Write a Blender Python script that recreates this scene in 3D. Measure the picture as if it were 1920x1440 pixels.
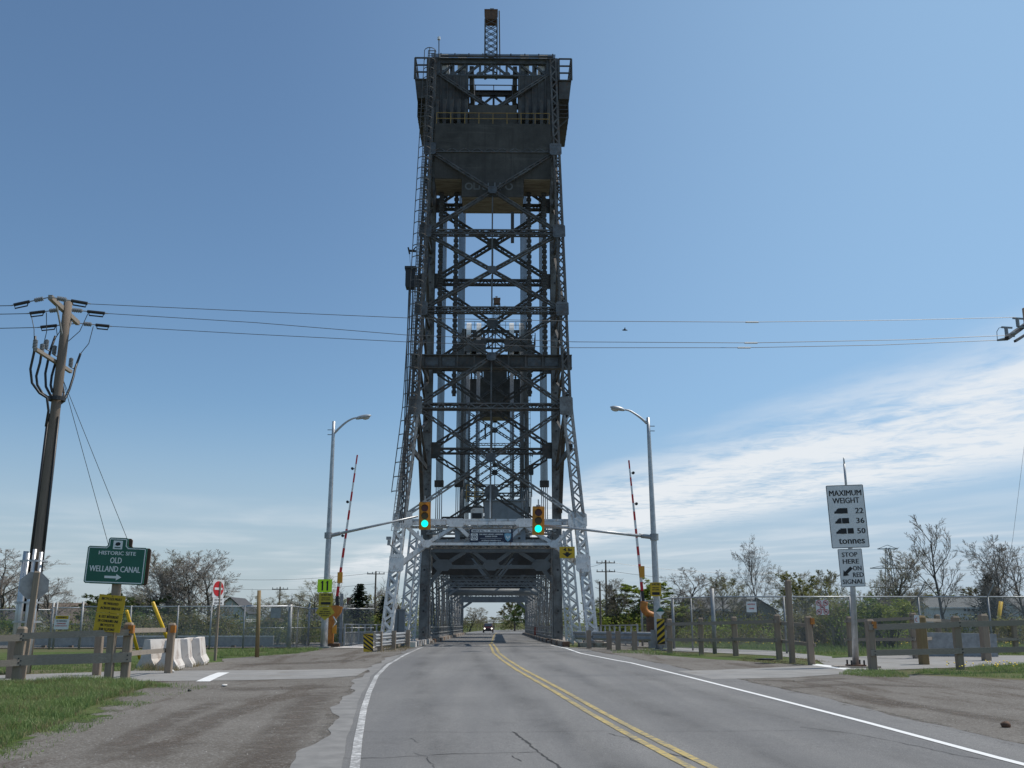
import bpy, math, random
import numpy as np
from mathutils import Vector, Matrix
random.seed(7); np.random.seed(7)
R = math.radians
for o in list(bpy.data.objects): bpy.data.objects.remove(o)
SC = bpy.context.scene
COL = SC.collection

# ---------------------------------------------------------------- camera
CAM = Vector((0.41, 0.0, 1.5)); PITCH = R(13.4); YAW = R(-0.82); F = 1876.0
cd = bpy.data.cameras.new('camera'); cam = bpy.data.objects.new('camera', cd); COL.objects.link(cam)
cam.location = CAM; cam.rotation_euler = (R(90) + PITCH, 0, YAW)
cd.sensor_width = 36; cd.lens = F / 1920 * 36; cd.clip_end = 6000; cd.clip_start = 0.1
SC.camera = cam
CM = cam.rotation_euler.to_matrix()

# ---------------------------------------------------------------- light and sky
SUN_EL, SUN_AZ = R(61), R(68)          # azimuth measured from +Y (view axis) towards +X (right)
sdir = Vector((math.cos(SUN_EL) * math.sin(SUN_AZ), math.cos(SUN_EL) * math.cos(SUN_AZ), math.sin(SUN_EL)))
sl = bpy.data.lights.new('sun', 'SUN'); so = bpy.data.objects.new('sun', sl); COL.objects.link(so)
sl.energy = 3.8; sl.angle = R(0.53); sl.color = (1.0, 0.935, 0.84)
so.rotation_euler = sdir.to_track_quat('Z', 'Y').to_euler(); so.location = (60, 60, 90)

W = bpy.data.worlds.new('World'); SC.world = W; W.use_nodes = True
wt = W.node_tree; wt.nodes.clear()
def wn(t, **k):
    n = wt.nodes.new(t)
    for a, b in k.items(): setattr(n, a, b)
    return n
def wmath(op, a, b=None, c=None):
    n = wn('ShaderNodeMath', operation=op)
    for i, x in enumerate((a, b, c)):
        if x is None: continue
        if isinstance(x, (int, float)): n.inputs[i].default_value = x
        else: wt.links.new(x, n.inputs[i])
    return n.outputs[0]
def wmap(x, a, b, c=0.0, d=1.0):
    n = wn('ShaderNodeMapRange', interpolation_type='SMOOTHSTEP')
    wt.links.new(x, n.inputs[0])
    for i, v in enumerate((a, b, c, d)): n.inputs[i + 1].default_value = v
    return n.outputs[0]
sky = wn('ShaderNodeTexSky', sky_type='NISHITA', sun_disc=False)
sky.sun_elevation = SUN_EL; sky.sun_rotation = SUN_AZ; sky.altitude = 180; sky.air_density = 0.9; sky.dust_density = 0.9; sky.ozone_density = 3.2
geo = wn('ShaderNodeTexCoord')
sep = wn('ShaderNodeSeparateXYZ'); wt.links.new(geo.outputs['Generated'], sep.inputs[0])
dz = wmath('MAXIMUM', sep.outputs[2], 0.03)
u = wmath('DIVIDE', sep.outputs[0], dz); v = wmath('DIVIDE', sep.outputs[1], dz)
# band of high cloud lying along a line that recedes to the right of the bridge: s = distance across the band
s = wmath('ADD', wmath('MULTIPLY', u, 0.95), wmath('MULTIPLY', v, 0.31))
t = wmath('ADD', wmath('MULTIPLY', u, -0.31), wmath('MULTIPLY', v, 0.95))
def wnoise(sx, sy, scale, detail, rough, off=0.0, dist=0.0):
    c = wn('ShaderNodeCombineXYZ')
    wt.links.new(wmath('MULTIPLY', s, sx), c.inputs[0]); wt.links.new(wmath('MULTIPLY', t, sy), c.inputs[1]); c.inputs[2].default_value = off
    n = wn('ShaderNodeTexNoise'); n.inputs['Scale'].default_value = scale; n.inputs['Detail'].default_value = detail
    n.inputs['Roughness'].default_value = rough; n.inputs['Distortion'].default_value = dist
    wt.links.new(c.outputs[0], n.inputs['Vector']); return n.outputs[0]
n1 = wnoise(1.0, 0.42, 1.3, 5, 0.55, 0.0, 0.25)     # long streaks
n2 = wnoise(1.0, 0.8, 6.5, 4, 0.6, 3.0, 0.5)        # ripples
n3 = wnoise(1.0, 1.0, 0.5, 3, 0.5, 7.0)             # large patches
edge = wmath('ADD', s, wmath('MULTIPLY', wmath('SUBTRACT', n1, 0.5), 0.9))
band = wmath('MULTIPLY', wmap(edge, 2.5, 3.5), wmap(edge, 5.9, 4.6))
tex = wmath('ADD', wmath('MULTIPLY', n1, 0.75), wmath('MULTIPLY', n2, 0.6))
band = wmath('MULTIPLY', band, wmap(tex, 0.36, 0.78))
veil = wmath('MULTIPLY', wmath('MULTIPLY', wmap(v, 6.5, 11.0), wmap(n3, 0.38, 0.62)), wmap(n1, 0.3, 0.7, 0.25, 0.75))
second = wmath('MULTIPLY', wmath('MULTIPLY', wmap(s, 5.2, 6.2), wmap(n1, 0.42, 0.7)), 0.12)
mask = wmath('MINIMUM', wmath('ADD', wmath('ADD', wmath('MULTIPLY', band, 0.95), wmath('MULTIPLY', veil, 0.38)), second), 0.92)
haze = wmath('MULTIPLY', wmap(sep.outputs[0], -0.25, 0.5), 0.6)          # brighter, thinly veiled air on the sun's side
mask = wmath('MULTIPLY', mask, wmap(sep.outputs[2], 0.02, 0.07))
mix = wn('ShaderNodeMixRGB'); wt.links.new(mask, mix.inputs[0])
wb = wn('ShaderNodeMixRGB', blend_type='MULTIPLY'); wb.inputs[0].default_value = 1.0; wb.inputs[2].default_value = (0.92, 1.05, 1.04, 1)
wt.links.new(sky.outputs[0], wb.inputs[1])
hz = wn('ShaderNodeMixRGB'); wt.links.new(wmap(sep.outputs[2], 0.22, 0.02, 0.0, 0.7), hz.inputs[0]); hz.inputs[2].default_value = (4.1, 4.75, 5.5, 1)   # pale horizon haze of the sky
hs_ = wn('ShaderNodeMixRGB'); wt.links.new(haze, hs_.inputs[0]); hs_.inputs[2].default_value = (3.2, 5.2, 7.5, 1)
wt.links.new(wb.outputs[0], hs_.inputs[1]); wt.links.new(hs_.outputs[0], hz.inputs[1]); wt.links.new(hz.outputs[0], mix.inputs[1])
mix.inputs[2].default_value = (7.4, 7.7, 8.0, 1)
bg = wn('ShaderNodeBackground'); bg.inputs[1].default_value = 0.112
wt.links.new(mix.outputs[0], bg.inputs[0])
wo = wn('ShaderNodeOutputWorld'); wt.links.new(bg.outputs[0], wo.inputs[0])
SC.view_settings.view_transform = 'Standard'; SC.view_settings.look = 'None'
SC.view_settings.exposure = 0.0; SC.view_settings.gamma = 1.0; SC.view_settings.use_curve_mapping = False
SC.render.engine = 'CYCLES'
SC.cycles.max_bounces = 6; SC.cycles.transparent_max_bounces = 24

# ---------------------------------------------------------------- where things stand
_PY = [-60, 12, 38, 50, 66, 134, 195, 3000]; _PZ = [0, 0, 0.15, 0.28, 0.2, 0.0, -0.45, -0.45]
def prof(y): return float(np.interp(y, _PY, _PZ))
def ray(px, py): return CM @ Vector(((px - 960) / F, -(py - 720) / F, -1.0))
def at(px, py, Y):
    d = ray(px, py); k = (Y - CAM.y) / d.y
    return CAM + d * k
def gnd(px, py, dz=0.0):
    d = ray(px, py); lo, hi = 3.0, 400.0
    if d.z >= 0: return at(px, py, 300)
    f = lambda Y: CAM.z + d.z * Y / d.y - prof(Y)
    for i in range(60):
        m = (lo + hi) / 2
        if f(m) > 0: lo = m
        else: hi = m
    p = at(px, py, lo); p.z = prof(lo) + dz
    return p

# ---------------------------------------------------------------- mesh builder
class MB:
    def __init__(s): s.v = []; s.f = []
    def add(s, vs, fs):
        b = len(s.v); s.v.extend([tuple(x) for x in vs]); s.f.extend([tuple(i + b for i in f) for f in fs]); return s
    def frame(s, p0, p1, up=None):
        p0 = Vector(p0); p1 = Vector(p1); d = (p1 - p0)
        L = d.length; d = d / max(L, 1e-9)
        up = Vector(up) if up is not None else (Vector((0, 0, 1)) if abs(d.z) < 0.95 else Vector((0, 1, 0)))
        a = d.cross(up)
        if a.length < 1e-6: a = d.cross(Vector((1, 0, 0)))
        a.normalize(); b = a.cross(d).normalized()
        return p0, p1, d, a, b
    def beam(s, p0, p1, w, h=None, up=None, w1=None, h1=None):
        """box from p0 to p1; w across, h along 'up'"""
        h = w if h is None else h; w1 = w if w1 is None else w1; h1 = h if h1 is None else h1
        p0, p1, d, a, b = s.frame(p0, p1, up)
        vs = []
        for p, ww, hh in ((p0, w, h), (p1, w1, h1)):
            for i, j in ((-1, -1), (1, -1), (1, 1), (-1, 1)): vs.append(p + a * (i * ww / 2) + b * (j * hh / 2))
        return s.add(vs, [(3, 2, 1, 0), (4, 5, 6, 7), (0, 1, 5, 4), (1, 2, 6, 5), (2, 3, 7, 6), (3, 0, 4, 7)])
    def box(s, c, size, rz=0.0):
        c = Vector(c); m = Matrix.Rotation(rz, 3, 'Z'); x, y, z = (k / 2 for k in size)
        vs = [c + m @ Vector((i * x, j * y, k * z)) for k in (-1, 1) for i, j in ((-1, -1), (1, -1), (1, 1), (-1, 1))]
        return s.add(vs, [(3, 2, 1, 0), (4, 5, 6, 7), (0, 1, 5, 4), (1, 2, 6, 5), (2, 3, 7, 6), (3, 0, 4, 7)])
    def tube(s, pts, r, n=8, r1=None, caps=True):
        pts = [Vector(p) for p in pts]; N = len(pts); vs = []; fs = []
        prev = None
        for i, p in enumerate(pts):
            d = (pts[min(i + 1, N - 1)] - pts[max(i - 1, 0)]).normalized()
            if prev is None:
                a = d.cross(Vector((0, 0, 1)) if abs(d.z) < 0.9 else Vector((0, 1, 0))).normalized()
            else:
                a = (prev - d * prev.dot(d)).normalized()
            prev = a; b = d.cross(a)
            rr = r[i] if isinstance(r, (list, tuple)) else (r if r1 is None else r + (r1 - r) * i / (N - 1))
            for k in range(n):
                t = 2 * math.pi * k / n
                vs.append(p + (a * math.cos(t) + b * math.sin(t)) * rr)
        for i in range(N - 1):
            for k in range(n):
                k2 = (k + 1) % n
                fs.append((i * n + k, i * n + k2, (i + 1) * n + k2, (i + 1) * n + k))
        if caps: fs.append(tuple(range(n - 1, -1, -1))); fs.append(tuple((N - 1) * n + k for k in range(n)))
        return s.add(vs, fs)
    def prism(s, poly, n, thick):
        """flat polygon (3D points, planar) thickened along n by thick (centred)"""
        n = Vector(n).normalized(); k = len(poly); P = [Vector(p) for p in poly]
        nn = (P[1] - P[0]).cross(P[2] - P[1])
        if nn.dot(n) < 0: P = P[::-1]
        vs = [p + n * thick / 2 for p in P] + [p - n * thick / 2 for p in P]
        fs = [tuple(range(k)), tuple(range(2 * k - 1, k - 1, -1))]
        for i in range(k):
            j = (i + 1) % k; fs.append((i, i + k, j + k, j))
        return s.add(vs, fs)
    def disc(s, c, axis, r, thick, n=24): 
        c = Vector(c); axis = Vector(axis).normalized()
        return s.tube([c - axis * thick / 2, c + axis * thick / 2], r, n)
    def ring(s, c, axis, r0, r1, thick, n=24):
        c = Vector(c); d = Vector(axis).normalized()
        a = d.cross(Vector((0, 0, 1)) if abs(d.z) < 0.9 else Vector((1, 0, 0))).normalized(); b = d.cross(a)
        vs = []; fs = []
        for k in range(n):
            t = 2 * math.pi * k / n; e = a * math.cos(t) + b * math.sin(t)
            vs += [c + e * r0 + d * thick / 2, c + e * r1 + d * thick / 2, c + e * r1 - d * thick / 2, c + e * r0 - d * thick / 2]
        for k in range(n):
            i = 4 * k; j = 4 * ((k + 1) % n)
            for q in range(4): fs.append((i + q, i + (q + 1) % 4, j + (q + 1) % 4, j + q))
        return s.add(vs, fs)
    def laced(s, p0, p1, w, d, pitch, bar=0.07, ang=0.09, up=None, faces='wd', x=False, th=0.015):
        """built-up steel member: four corner angles and zigzag lacing bars"""
        p0, p1, dr, a, b = s.frame(p0, p1, up); L = (p1 - p0).length
        for i in (-1, 1):
            for j in (-1, 1):
                o = a * (i * (w - ang) / 2) + b * (j * (d - ang) / 2)
                s.beam(p0 + o, p1 + o, ang, ang, b)
        n = max(2, int(round(L / pitch))); st = L / n
        def face(e, nrm, wid, off):
            for k in range(n):
                sg = 1 if k % 2 else -1
                q0 = p0 + dr * (k * st) + e * (sg * (wid - ang) / 2) + nrm * off
                q1 = p0 + dr * ((k + 1) * st) - e * (sg * (wid - ang) / 2) + nrm * off
                s.beam(q0, q1, bar, th, nrm)
                if x:
                    q0 = p0 + dr * (k * st) - e * (sg * (wid - ang) / 2) + nrm * (off * 0.985)
                    q1 = p0 + dr * ((k + 1) * st) + e * (sg * (wid - ang) / 2) + nrm * (off * 0.985)
                    s.beam(q0, q1, bar, th, nrm)
        if 'w' in faces:
            face(a, b, w, d / 2 - 0.004); face(a, b, w, -d / 2 + 0.004)
        if 'd' in faces:
            face(b, a, d, w / 2 - 0.004); face(b, a, d, -w / 2 + 0.004)
        return s
    def strip(s, A, B):
        n = len(A); vs = [p for ab in zip(A, B) for p in ab]
        return s.add(vs, [(2 * i, 2 * i + 1, 2 * i + 3, 2 * i + 2) for i in range(n - 1)])

ORG = {}
def mesh_of(mb, name, org=(0, 0, 0)):
    me = bpy.data.meshes.new(name)
    ox, oy, oz = org
    me.from_pydata([(x - ox, y - oy, z - oz) for x, y, z in mb.v], [], mb.f); me.update()
    return me
def smooth(o, on=True):
    o.data.polygons.foreach_set('use_smooth', [on] * len(o.data.polygons)); return o
def thing(name, label, cat, loc, group=None):
    o = bpy.data.objects.new(name, None); COL.objects.link(o); o.location = loc; o.empty_display_size = 0.3
    ORG[o] = Vector(loc); tag(o, label, cat, group); return o
def tag(o, label=None, cat=None, group=None, kind=None):
    if label: o['label'] = label
    if cat: o['category'] = cat
    if group: o['group'] = group
    if kind: o['kind'] = kind
    return o
def obj(name, mb, m, parent=None, sm=False, label=None):
    """one mesh object; mesh given in world coordinates, stored relative to its thing's base"""
    if parent is not None: org = ORG[parent]
    else:
        v = np.array(mb.v); org = Vector(((v[:, 0].min() + v[:, 0].max()) / 2, (v[:, 1].min() + v[:, 1].max()) / 2, v[:, 2].min()))
    o = bpy.data.objects.new(name, mesh_of(mb, name, org)); COL.objects.link(o)
    o.data.materials.append(m)
    if parent is not None: o.parent = parent
    else: o.location = org
    ORG[o] = org
    if sm: smooth(o)
    if label: o['label'] = label
    return o
def struct(name, mb, m, parent=None):
    o = obj(name, mb, m, parent)
    if parent is None: o['kind'] = 'structure'
    return o
def copy_tree(o, parent=None, label=None):
    c = o.copy(); COL.objects.link(c); c.parent = parent
    if label: c['label'] = label
    ORG[c] = ORG.get(o)
    for ch in list(o.children): copy_tree(ch, c)
    return c

# ---------------------------------------------------------------- materials
def nodes(name):
    m = bpy.data.materials.new(name); m.use_nodes = True
    nt = m.node_tree; return m, nt, nt.nodes['Principled BSDF']
def lk(nt, a, b): nt.links.new(a, b)
def noise(nt, co, scale, detail=4, rough=0.6, dist=0.0):
    n = nt.nodes.new('ShaderNodeTexNoise'); n.inputs['Scale'].default_value = scale; n.inputs['Detail'].default_value = detail
    n.inputs['Roughness'].default_value = rough; n.inputs['Distortion'].default_value = dist
    if co is not None: lk(nt, co, n.inputs['Vector'])
    return n.outputs[0]
def mapr(nt, x, a, b, c=0.0, d=1.0):
    n = nt.nodes.new('ShaderNodeMapRange'); lk(nt, x, n.inputs[0])
    for i, q in enumerate((a, b, c, d)): n.inputs[i + 1].default_value = q
    return n.outputs[0]
def mth(nt, op, a, b=None):
    n = nt.nodes.new('ShaderNodeMath'); n.operation = op
    for i, q in enumerate((a, b)):
        if q is None: continue
        if isinstance(q, (int, float)): n.inputs[i].default_value = q
        else: lk(nt, q, n.inputs[i])
    return n.outputs[0]
def mixc(nt, fac, a, b):
    n = nt.nodes.new('ShaderNodeMixRGB')
    if isinstance(fac, (int, float)): n.inputs[0].default_value = fac
    else: lk(nt, fac, n.inputs[0])
    for i, q in ((1, a), (2, b)):
        if isinstance(q, (tuple, list)): n.inputs[i].default_value = (*q[:3], 1)
        else: lk(nt, q, n.inputs[i])
    return n.outputs[0]
def coords(nt, kind='obj', scale=None):
    if kind == 'pos': o = nt.nodes.new('ShaderNodeNewGeometry').outputs['Position']
    else: o = nt.nodes.new('ShaderNodeTexCoord').outputs['Object']
    if scale:
        mp = nt.nodes.new('ShaderNodeMapping'); lk(nt, o, mp.inputs[0]); mp.inputs['Scale'].default_value = scale; o = mp.outputs[0]
    return o
def bump(nt, b, h, strength=0.3, dist=0.02):
    n = nt.nodes.new('ShaderNodeBump'); n.inputs['Strength'].default_value = strength; n.inputs['Distance'].default_value = dist
    lk(nt, h, n.inputs['Height']); lk(nt, n.outputs[0], b.inputs['Normal'])
def mat(name, c, rough=0.7, c2=None, scale=3.0, var=(0.35, 0.65), metal=0.0, bmp=0.0, bscale=40.0, stretch=None, spec=None, pos=False, dirt=None, dscale=1.5):
    m, nt, b = nodes(name)
    co = coords(nt, 'pos' if pos else 'obj', stretch)
    if c2 is None: c2 = tuple(x * 0.72 for x in c)
    n = noise(nt, co, scale, 6, 0.65)
    col = mixc(nt, mapr(nt, n, *var), c2, c)
    if dirt is not None:
        n4 = noise(nt, co, dscale, 5, 0.7)
        col = mixc(nt, mapr(nt, n4, 0.52, 0.68), col, dirt)
    lk(nt, col, b.inputs['Base Color'])
    b.inputs['Roughness'].default_value = rough; b.inputs['Metallic'].default_value = metal
    if spec is not None: b.inputs['Specular IOR Level'].default_value = spec
    if bmp: bump(nt, b, noise(nt, co, bscale, 4, 0.6), bmp)
    return m
def plain(name, c, rough=0.6, metal=0.0, emit=None, es=1.0):
    m, nt, b = nodes(name); b.inputs['Base Color'].default_value = (*c, 1); b.inputs['Roughness'].default_value = rough
    b.inputs['Metallic'].default_value = metal
    if emit: b.inputs['Emission Color'].default_value = (*emit, 1); b.inputs['Emission Strength'].default_value = es
    return m

M = {}
def bridge_paint(name, low=True, tint=1.0):
    """silver paint renewed on the lower part of the bridge; old weathered paint with rust above"""
    m, nt, b = nodes(name)
    co = coords(nt, 'pos')
    n = noise(nt, co, 0.9, 6, 0.7); n2 = noise(nt, co, 4.5, 5, 0.7); n3 = noise(nt, coords(nt, 'pos', (6, 6, 0.8)), 1.0, 4, 0.7)
    silver = mixc(nt, mapr(nt, n2, 0.3, 0.7), (0.44, 0.45, 0.45), (0.62, 0.63, 0.63))
    silver = mixc(nt, mapr(nt, n3, 0.56, 0.72), silver, (0.20, 0.12, 0.08))
    old = mixc(nt, mapr(nt, n, 0.35, 0.65), (0.034 * tint, 0.032 * tint, 0.030 * tint), (0.084 * tint, 0.083 * tint, 0.080 * tint))
    old = mixc(nt, mapr(nt, n2, 0.52, 0.66), old, (0.085 * tint, 0.058 * tint, 0.044 * tint))
    if low:
        sp = nt.nodes.new('ShaderNodeSeparateXYZ'); lk(nt, co, sp.inputs[0])
        h = mth(nt, 'ADD', sp.outputs[2], mth(nt, 'MULTIPLY', mth(nt, 'SUBTRACT', n, 0.5), 3.5))
        col = mixc(nt, mapr(nt, h, 6.9, 9.6), silver, old)
    else: col = old
    lk(nt, col, b.inputs['Base Color']); b.inputs['Roughness'].default_value = 0.62; b.inputs['Specular IOR Level'].default_value = 0.3
    bump(nt, b, n2, 0.15, 0.01)
    return m
M['steel'] = bridge_paint('bridge_paint', tint=1.6)
M['steel_old'] = bridge_paint('bridge_paint_old', low=False, tint=1.2)
M['column'] = mat('column_paint', (0.20, 0.20, 0.195), 0.65, (0.10, 0.098, 0.094), 1.5, pos=True, dirt=(0.075, 0.055, 0.045), dscale=2.5)
M['plate'] = mat('gusset_plate_paint', (0.115, 0.125, 0.135), 0.6, (0.05, 0.053, 0.056), 2.2, pos=True, dirt=(0.09, 0.065, 0.05), dscale=3)
M['steel_span'] = mat('span_paint', (0.30, 0.31, 0.31), 0.6, (0.17, 0.172, 0.17), 3.0, pos=True, dirt=(0.15, 0.10, 0.07), dscale=4)
M['span_grey'] = mat('span_grey_plate', (0.20, 0.22, 0.235), 0.6, (0.15, 0.165, 0.175), 1.0, pos=True)
def mat_cw():
    m, nt, b = nodes('counterweight_concrete'); co = coords(nt, 'pos')
    col = mixc(nt, mapr(nt, noise(nt, co, 0.5, 6, 0.7), 0.35, 0.65), (0.042, 0.039, 0.035), (0.088, 0.081, 0.072))
    col = mixc(nt, mapr(nt, noise(nt, coords(nt, 'pos', (3.2, 3.2, 0.16)), 1.0, 5, 0.7), 0.52, 0.66, 0, 0.7), col, (0.045, 0.04, 0.036))
    col = mixc(nt, mapr(nt, noise(nt, coords(nt, 'pos', (0.25, 0.25, 2.6)), 1.0, 4, 0.7), 0.56, 0.70, 0, 0.5), col, (0.115, 0.105, 0.092))
    lk(nt, col, b.inputs['Base Color']); b.inputs['Roughness'].default_value = 0.9; bump(nt, b, noise(nt, co, 8, 4, 0.6), 0.3); return m
M['cw'] = mat_cw()
M['cw_under'] = mat('board_marked_concrete', (0.36, 0.315, 0.25), 0.9, (0.17, 0.135, 0.10), 1.2, pos=True, stretch=(0.6, 5, 1))
M['rope'] = mat('wire_rope', (0.17, 0.19, 0.21), 0.55, (0.11, 0.12, 0.13), 4, metal=0.2)
M['sheave'] = mat('sheave_paint', (0.66, 0.66, 0.64), 0.5, (0.5, 0.5, 0.49), 2)
M['rust'] = mat('rusty_steel', (0.16, 0.085, 0.05), 0.85, (0.08, 0.05, 0.035), 3)
M['dark'] = plain('black_metal', (0.02, 0.02, 0.022), 0.5)
M['black'] = plain('black_print', (0.012, 0.012, 0.013), 0.6)
M['yellow_rail'] = mat('yellow_rail_paint', (0.35, 0.22, 0.05), 0.6, (0.18, 0.11, 0.04))
M['galv'] = mat('galvanised_steel', (0.48, 0.49, 0.50), 0.42, (0.34, 0.35, 0.36), 5, metal=0.45)
M['galv_dull'] = mat('dull_galvanised_steel', (0.34, 0.35, 0.355), 0.55, (0.24, 0.245, 0.25), 5, metal=0.35)
M['alum'] = mat('aluminium', (0.62, 0.63, 0.64), 0.38, (0.5, 0.51, 0.52), 6, metal=0.5)
M['white_p'] = mat('white_sign_sheet', (0.74, 0.74, 0.73), 0.5, (0.66, 0.66, 0.65), 4)
M['white_ink'] = plain('white_print', (0.72, 0.73, 0.72), 0.5)
M['green_p'] = mat('green_sign_sheet', (0.012, 0.115, 0.075), 0.45, (0.01, 0.095, 0.062), 2)
M['yellow_p'] = mat('yellow_sign_sheet', (0.62, 0.40, 0.015), 0.5, (0.52, 0.33, 0.015), 5)
M['olive_p'] = mat('faded_yellow_sheet', (0.48, 0.38, 0.03), 0.55, (0.40, 0.31, 0.03), 5)
M['lime_p'] = plain('fluorescent_lime_sheet', (0.52, 0.80, 0.02), 0.5)
M['red_p'] = plain('red_print', (0.50, 0.015, 0.02), 0.5)
M['navy_p'] = mat('navy_sign_sheet', (0.012, 0.02, 0.05), 0.45, (0.009, 0.015, 0.04), 3)
M['blue_p'] = plain('pale_blue_print', (0.20, 0.40, 0.52), 0.5)
M['signal_y'] = mat('signal_yellow', (0.60, 0.27, 0.025), 0.5, (0.52, 0.23, 0.02), 3)
M['orange_p'] = mat('orange_machine_paint', (0.52, 0.20, 0.03), 0.55, (0.36, 0.12, 0.02), 4, dirt=(0.2, 0.08, 0.03))
M['guy_y'] = mat('yellow_plastic', (0.75, 0.48, 0.02), 0.45, (0.65, 0.40, 0.02), 3)
M['conc'] = mat('pale_concrete', (0.68, 0.64, 0.60), 0.85, (0.56, 0.52, 0.48), 2.5, bmp=0.2, bscale=30, dirt=(0.36, 0.29, 0.25), dscale=1.7)
M['conc_d'] = mat('stained_concrete', (0.38, 0.35, 0.31), 0.9, (0.22, 0.18, 0.14), 2.0, bmp=0.3, bscale=25, dirt=(0.16, 0.10, 0.07), dscale=2.2)
def wood(name, c, c2, axis):
    st = {'z': (14, 14, 0.8), 'x': (0.8, 14, 14)}[axis]
    m, nt, b = nodes(name); co = coords(nt, 'obj', st)
    n = noise(nt, co, 2.2, 6, 0.7); n2 = noise(nt, coords(nt, 'pos'), 1.1, 3)
    col = mixc(nt, mapr(nt, n, 0.3, 0.7), c2, c); col = mixc(nt, mapr(nt, n2, 0.35, 0.7), col, tuple(x * 0.75 for x in c))
    lk(nt, col, b.inputs['Base Color']); b.inputs['Roughness'].default_value = 0.85
    bump(nt, b, n, 0.5, 0.01); return m
M['wood_post'] = wood('weathered_post_wood', (0.36, 0.285, 0.215), (0.20, 0.15, 0.11), 'z')
M['wood_rail'] = wood('weathered_rail_wood', (0.36, 0.305, 0.25), (0.21, 0.175, 0.14), 'x')
M['wood_tan'] = wood('tan_post_wood', (0.30, 0.215, 0.105), (0.19, 0.13, 0.065), 'z')
M['pole'] = wood('utility_pole_wood', (0.235, 0.185, 0.145), (0.11, 0.085, 0.065), 'z')
M['rubber'] = plain('black_cable', (0.015, 0.015, 0.017), 0.45)
M['insul'] = plain('grey_insulator', (0.22, 0.23, 0.24), 0.35)
M['wire'] = plain('wire_metal', (0.10, 0.105, 0.11), 0.45, 0.5)
# ================================================================ the setting
def mat_asphalt():
    m, nt, b = nodes('old_asphalt'); co = coords(nt, 'pos')
    big = noise(nt, co, 0.22, 5, 0.6); mid = noise(nt, co, 2.3, 4, 0.65); fine = noise(nt, co, 60, 3, 0.7)
    lane = noise(nt, coords(nt, 'pos', (0.9, 0.05, 1)), 1.0, 3, 0.6)
    col = mixc(nt, mapr(nt, big, 0.35, 0.65), (0.205, 0.200, 0.194), (0.268, 0.262, 0.252))
    col = mixc(nt, mapr(nt, lane, 0.4, 0.65, 0, 0.7), col, (0.142, 0.142, 0.146))
    col = mixc(nt, mapr(nt, mid, 0.45, 0.75, 0, 0.35), col, (0.215, 0.21, 0.205))
    col = mixc(nt, mapr(nt, noise(nt, co, 14, 5, 0.75), 0.42, 0.68, 0.0, 0.4), col, (0.10, 0.10, 0.10))
    col = mixc(nt, mapr(nt, noise(nt, co, 0.5, 6, 0.75, 0.4), 0.58, 0.68, 0.0, 0.35), col, (0.10, 0.098, 0.097))
    col = mixc(nt, mapr(nt, fine, 0.38, 0.68, 0.0, 0.75), col, (0.07, 0.07, 0.071))
    col = mixc(nt, mapr(nt, noise(nt, co, 95, 2, 0.7), 0.58, 0.70, 0.0, 0.6), col, (0.42, 0.41, 0.40))
    lk(nt, col, b.inputs['Base Color']); b.inputs['Roughness'].default_value = 0.85; b.inputs['Specular IOR Level'].default_value = 0.25
    bump(nt, b, fine, 0.35, 0.008); return m
def mat_gravel():
    m, nt, b = nodes('packed_gravel'); co = coords(nt, 'pos')
    big = noise(nt, co, 0.35, 6, 0.65); trk = noise(nt, coords(nt, 'pos', (1.1, 0.16, 1)), 1.0, 5, 0.65)
    vor = nt.nodes.new('ShaderNodeTexVoronoi'); vor.inputs['Scale'].default_value = 42; lk(nt, co, vor.inputs['Vector'])
    fine = noise(nt, co, 70, 3, 0.7)
    col = mixc(nt, mapr(nt, big, 0.32, 0.68), (0.130, 0.117, 0.102), (0.205, 0.191, 0.173))
    col = mixc(nt, mapr(nt, trk, 0.52, 0.62, 0, 0.8), col, (0.080, 0.062, 0.048))
    col = mixc(nt, mapr(nt, noise(nt, co, 5, 5, 0.75), 0.55, 0.72, 0, 0.6), col, (0.10, 0.085, 0.07))
    vc = nt.nodes.new('ShaderNodeSeparateColor'); lk(nt, vor.outputs['Color'], vc.inputs[0])
    col = mixc(nt, mapr(nt, vc.outputs[0], 0.70, 1.0, 0, 0.6), col, (0.34, 0.33, 0.315))
    col = mixc(nt, mapr(nt, vc.outputs[1], 0.7, 1.0, 0, 0.6), col, (0.075, 0.068, 0.06))
    col = mixc(nt, mapr(nt, fine, 0.4, 0.75, 0, 0.4), col, (0.09, 0.08, 0.07))
    lk(nt, col, b.inputs['Base Color']); b.inputs['Roughness'].default_value = 0.95; b.inputs['Specular IOR Level'].default_value = 0.15
    h = mth(nt, 'ADD', mth(nt, 'MULTIPLY', vor.outputs['Distance'], -0.8), fine)
    bump(nt, b, h, 0.6, 0.015); return m
def mat_turf():
    m, nt, b = nodes('turf_and_soil'); co = coords(nt, 'pos')
    big = noise(nt, co, 0.12, 5, 0.6); mid = noise(nt, co, 1.6, 6, 0.7)
    col = mixc(nt, mapr(nt, mid, 0.35, 0.65), (0.060, 0.088, 0.026), (0.092, 0.125, 0.042))
    col = mixc(nt, mapr(nt, big, 0.46, 0.62), col, (0.13, 0.115, 0.07))
    col = mixc(nt, mapr(nt, noise(nt, co, 18, 4, 0.7), 0.5, 0.75, 0, 0.6), col, (0.03, 0.055, 0.012))
    lk(nt, col, b.inputs['Base Color']); b.inputs['Roughness'].default_value = 1.0; b.inputs['Specular IOR Level'].default_value = 0.1
    bump(nt, b, mid, 0.5, 0.05); return m
M['asphalt'] = mat_asphalt(); M['gravel'] = mat_gravel(); M['turf'] = mat_turf()
M['path'] = mat('path_asphalt', (0.27, 0.262, 0.25), 0.9, (0.21, 0.205, 0.198), 1.2, pos=True, bmp=0.25, bscale=60, dirt=(0.20, 0.185, 0.165), dscale=0.8)
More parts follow.
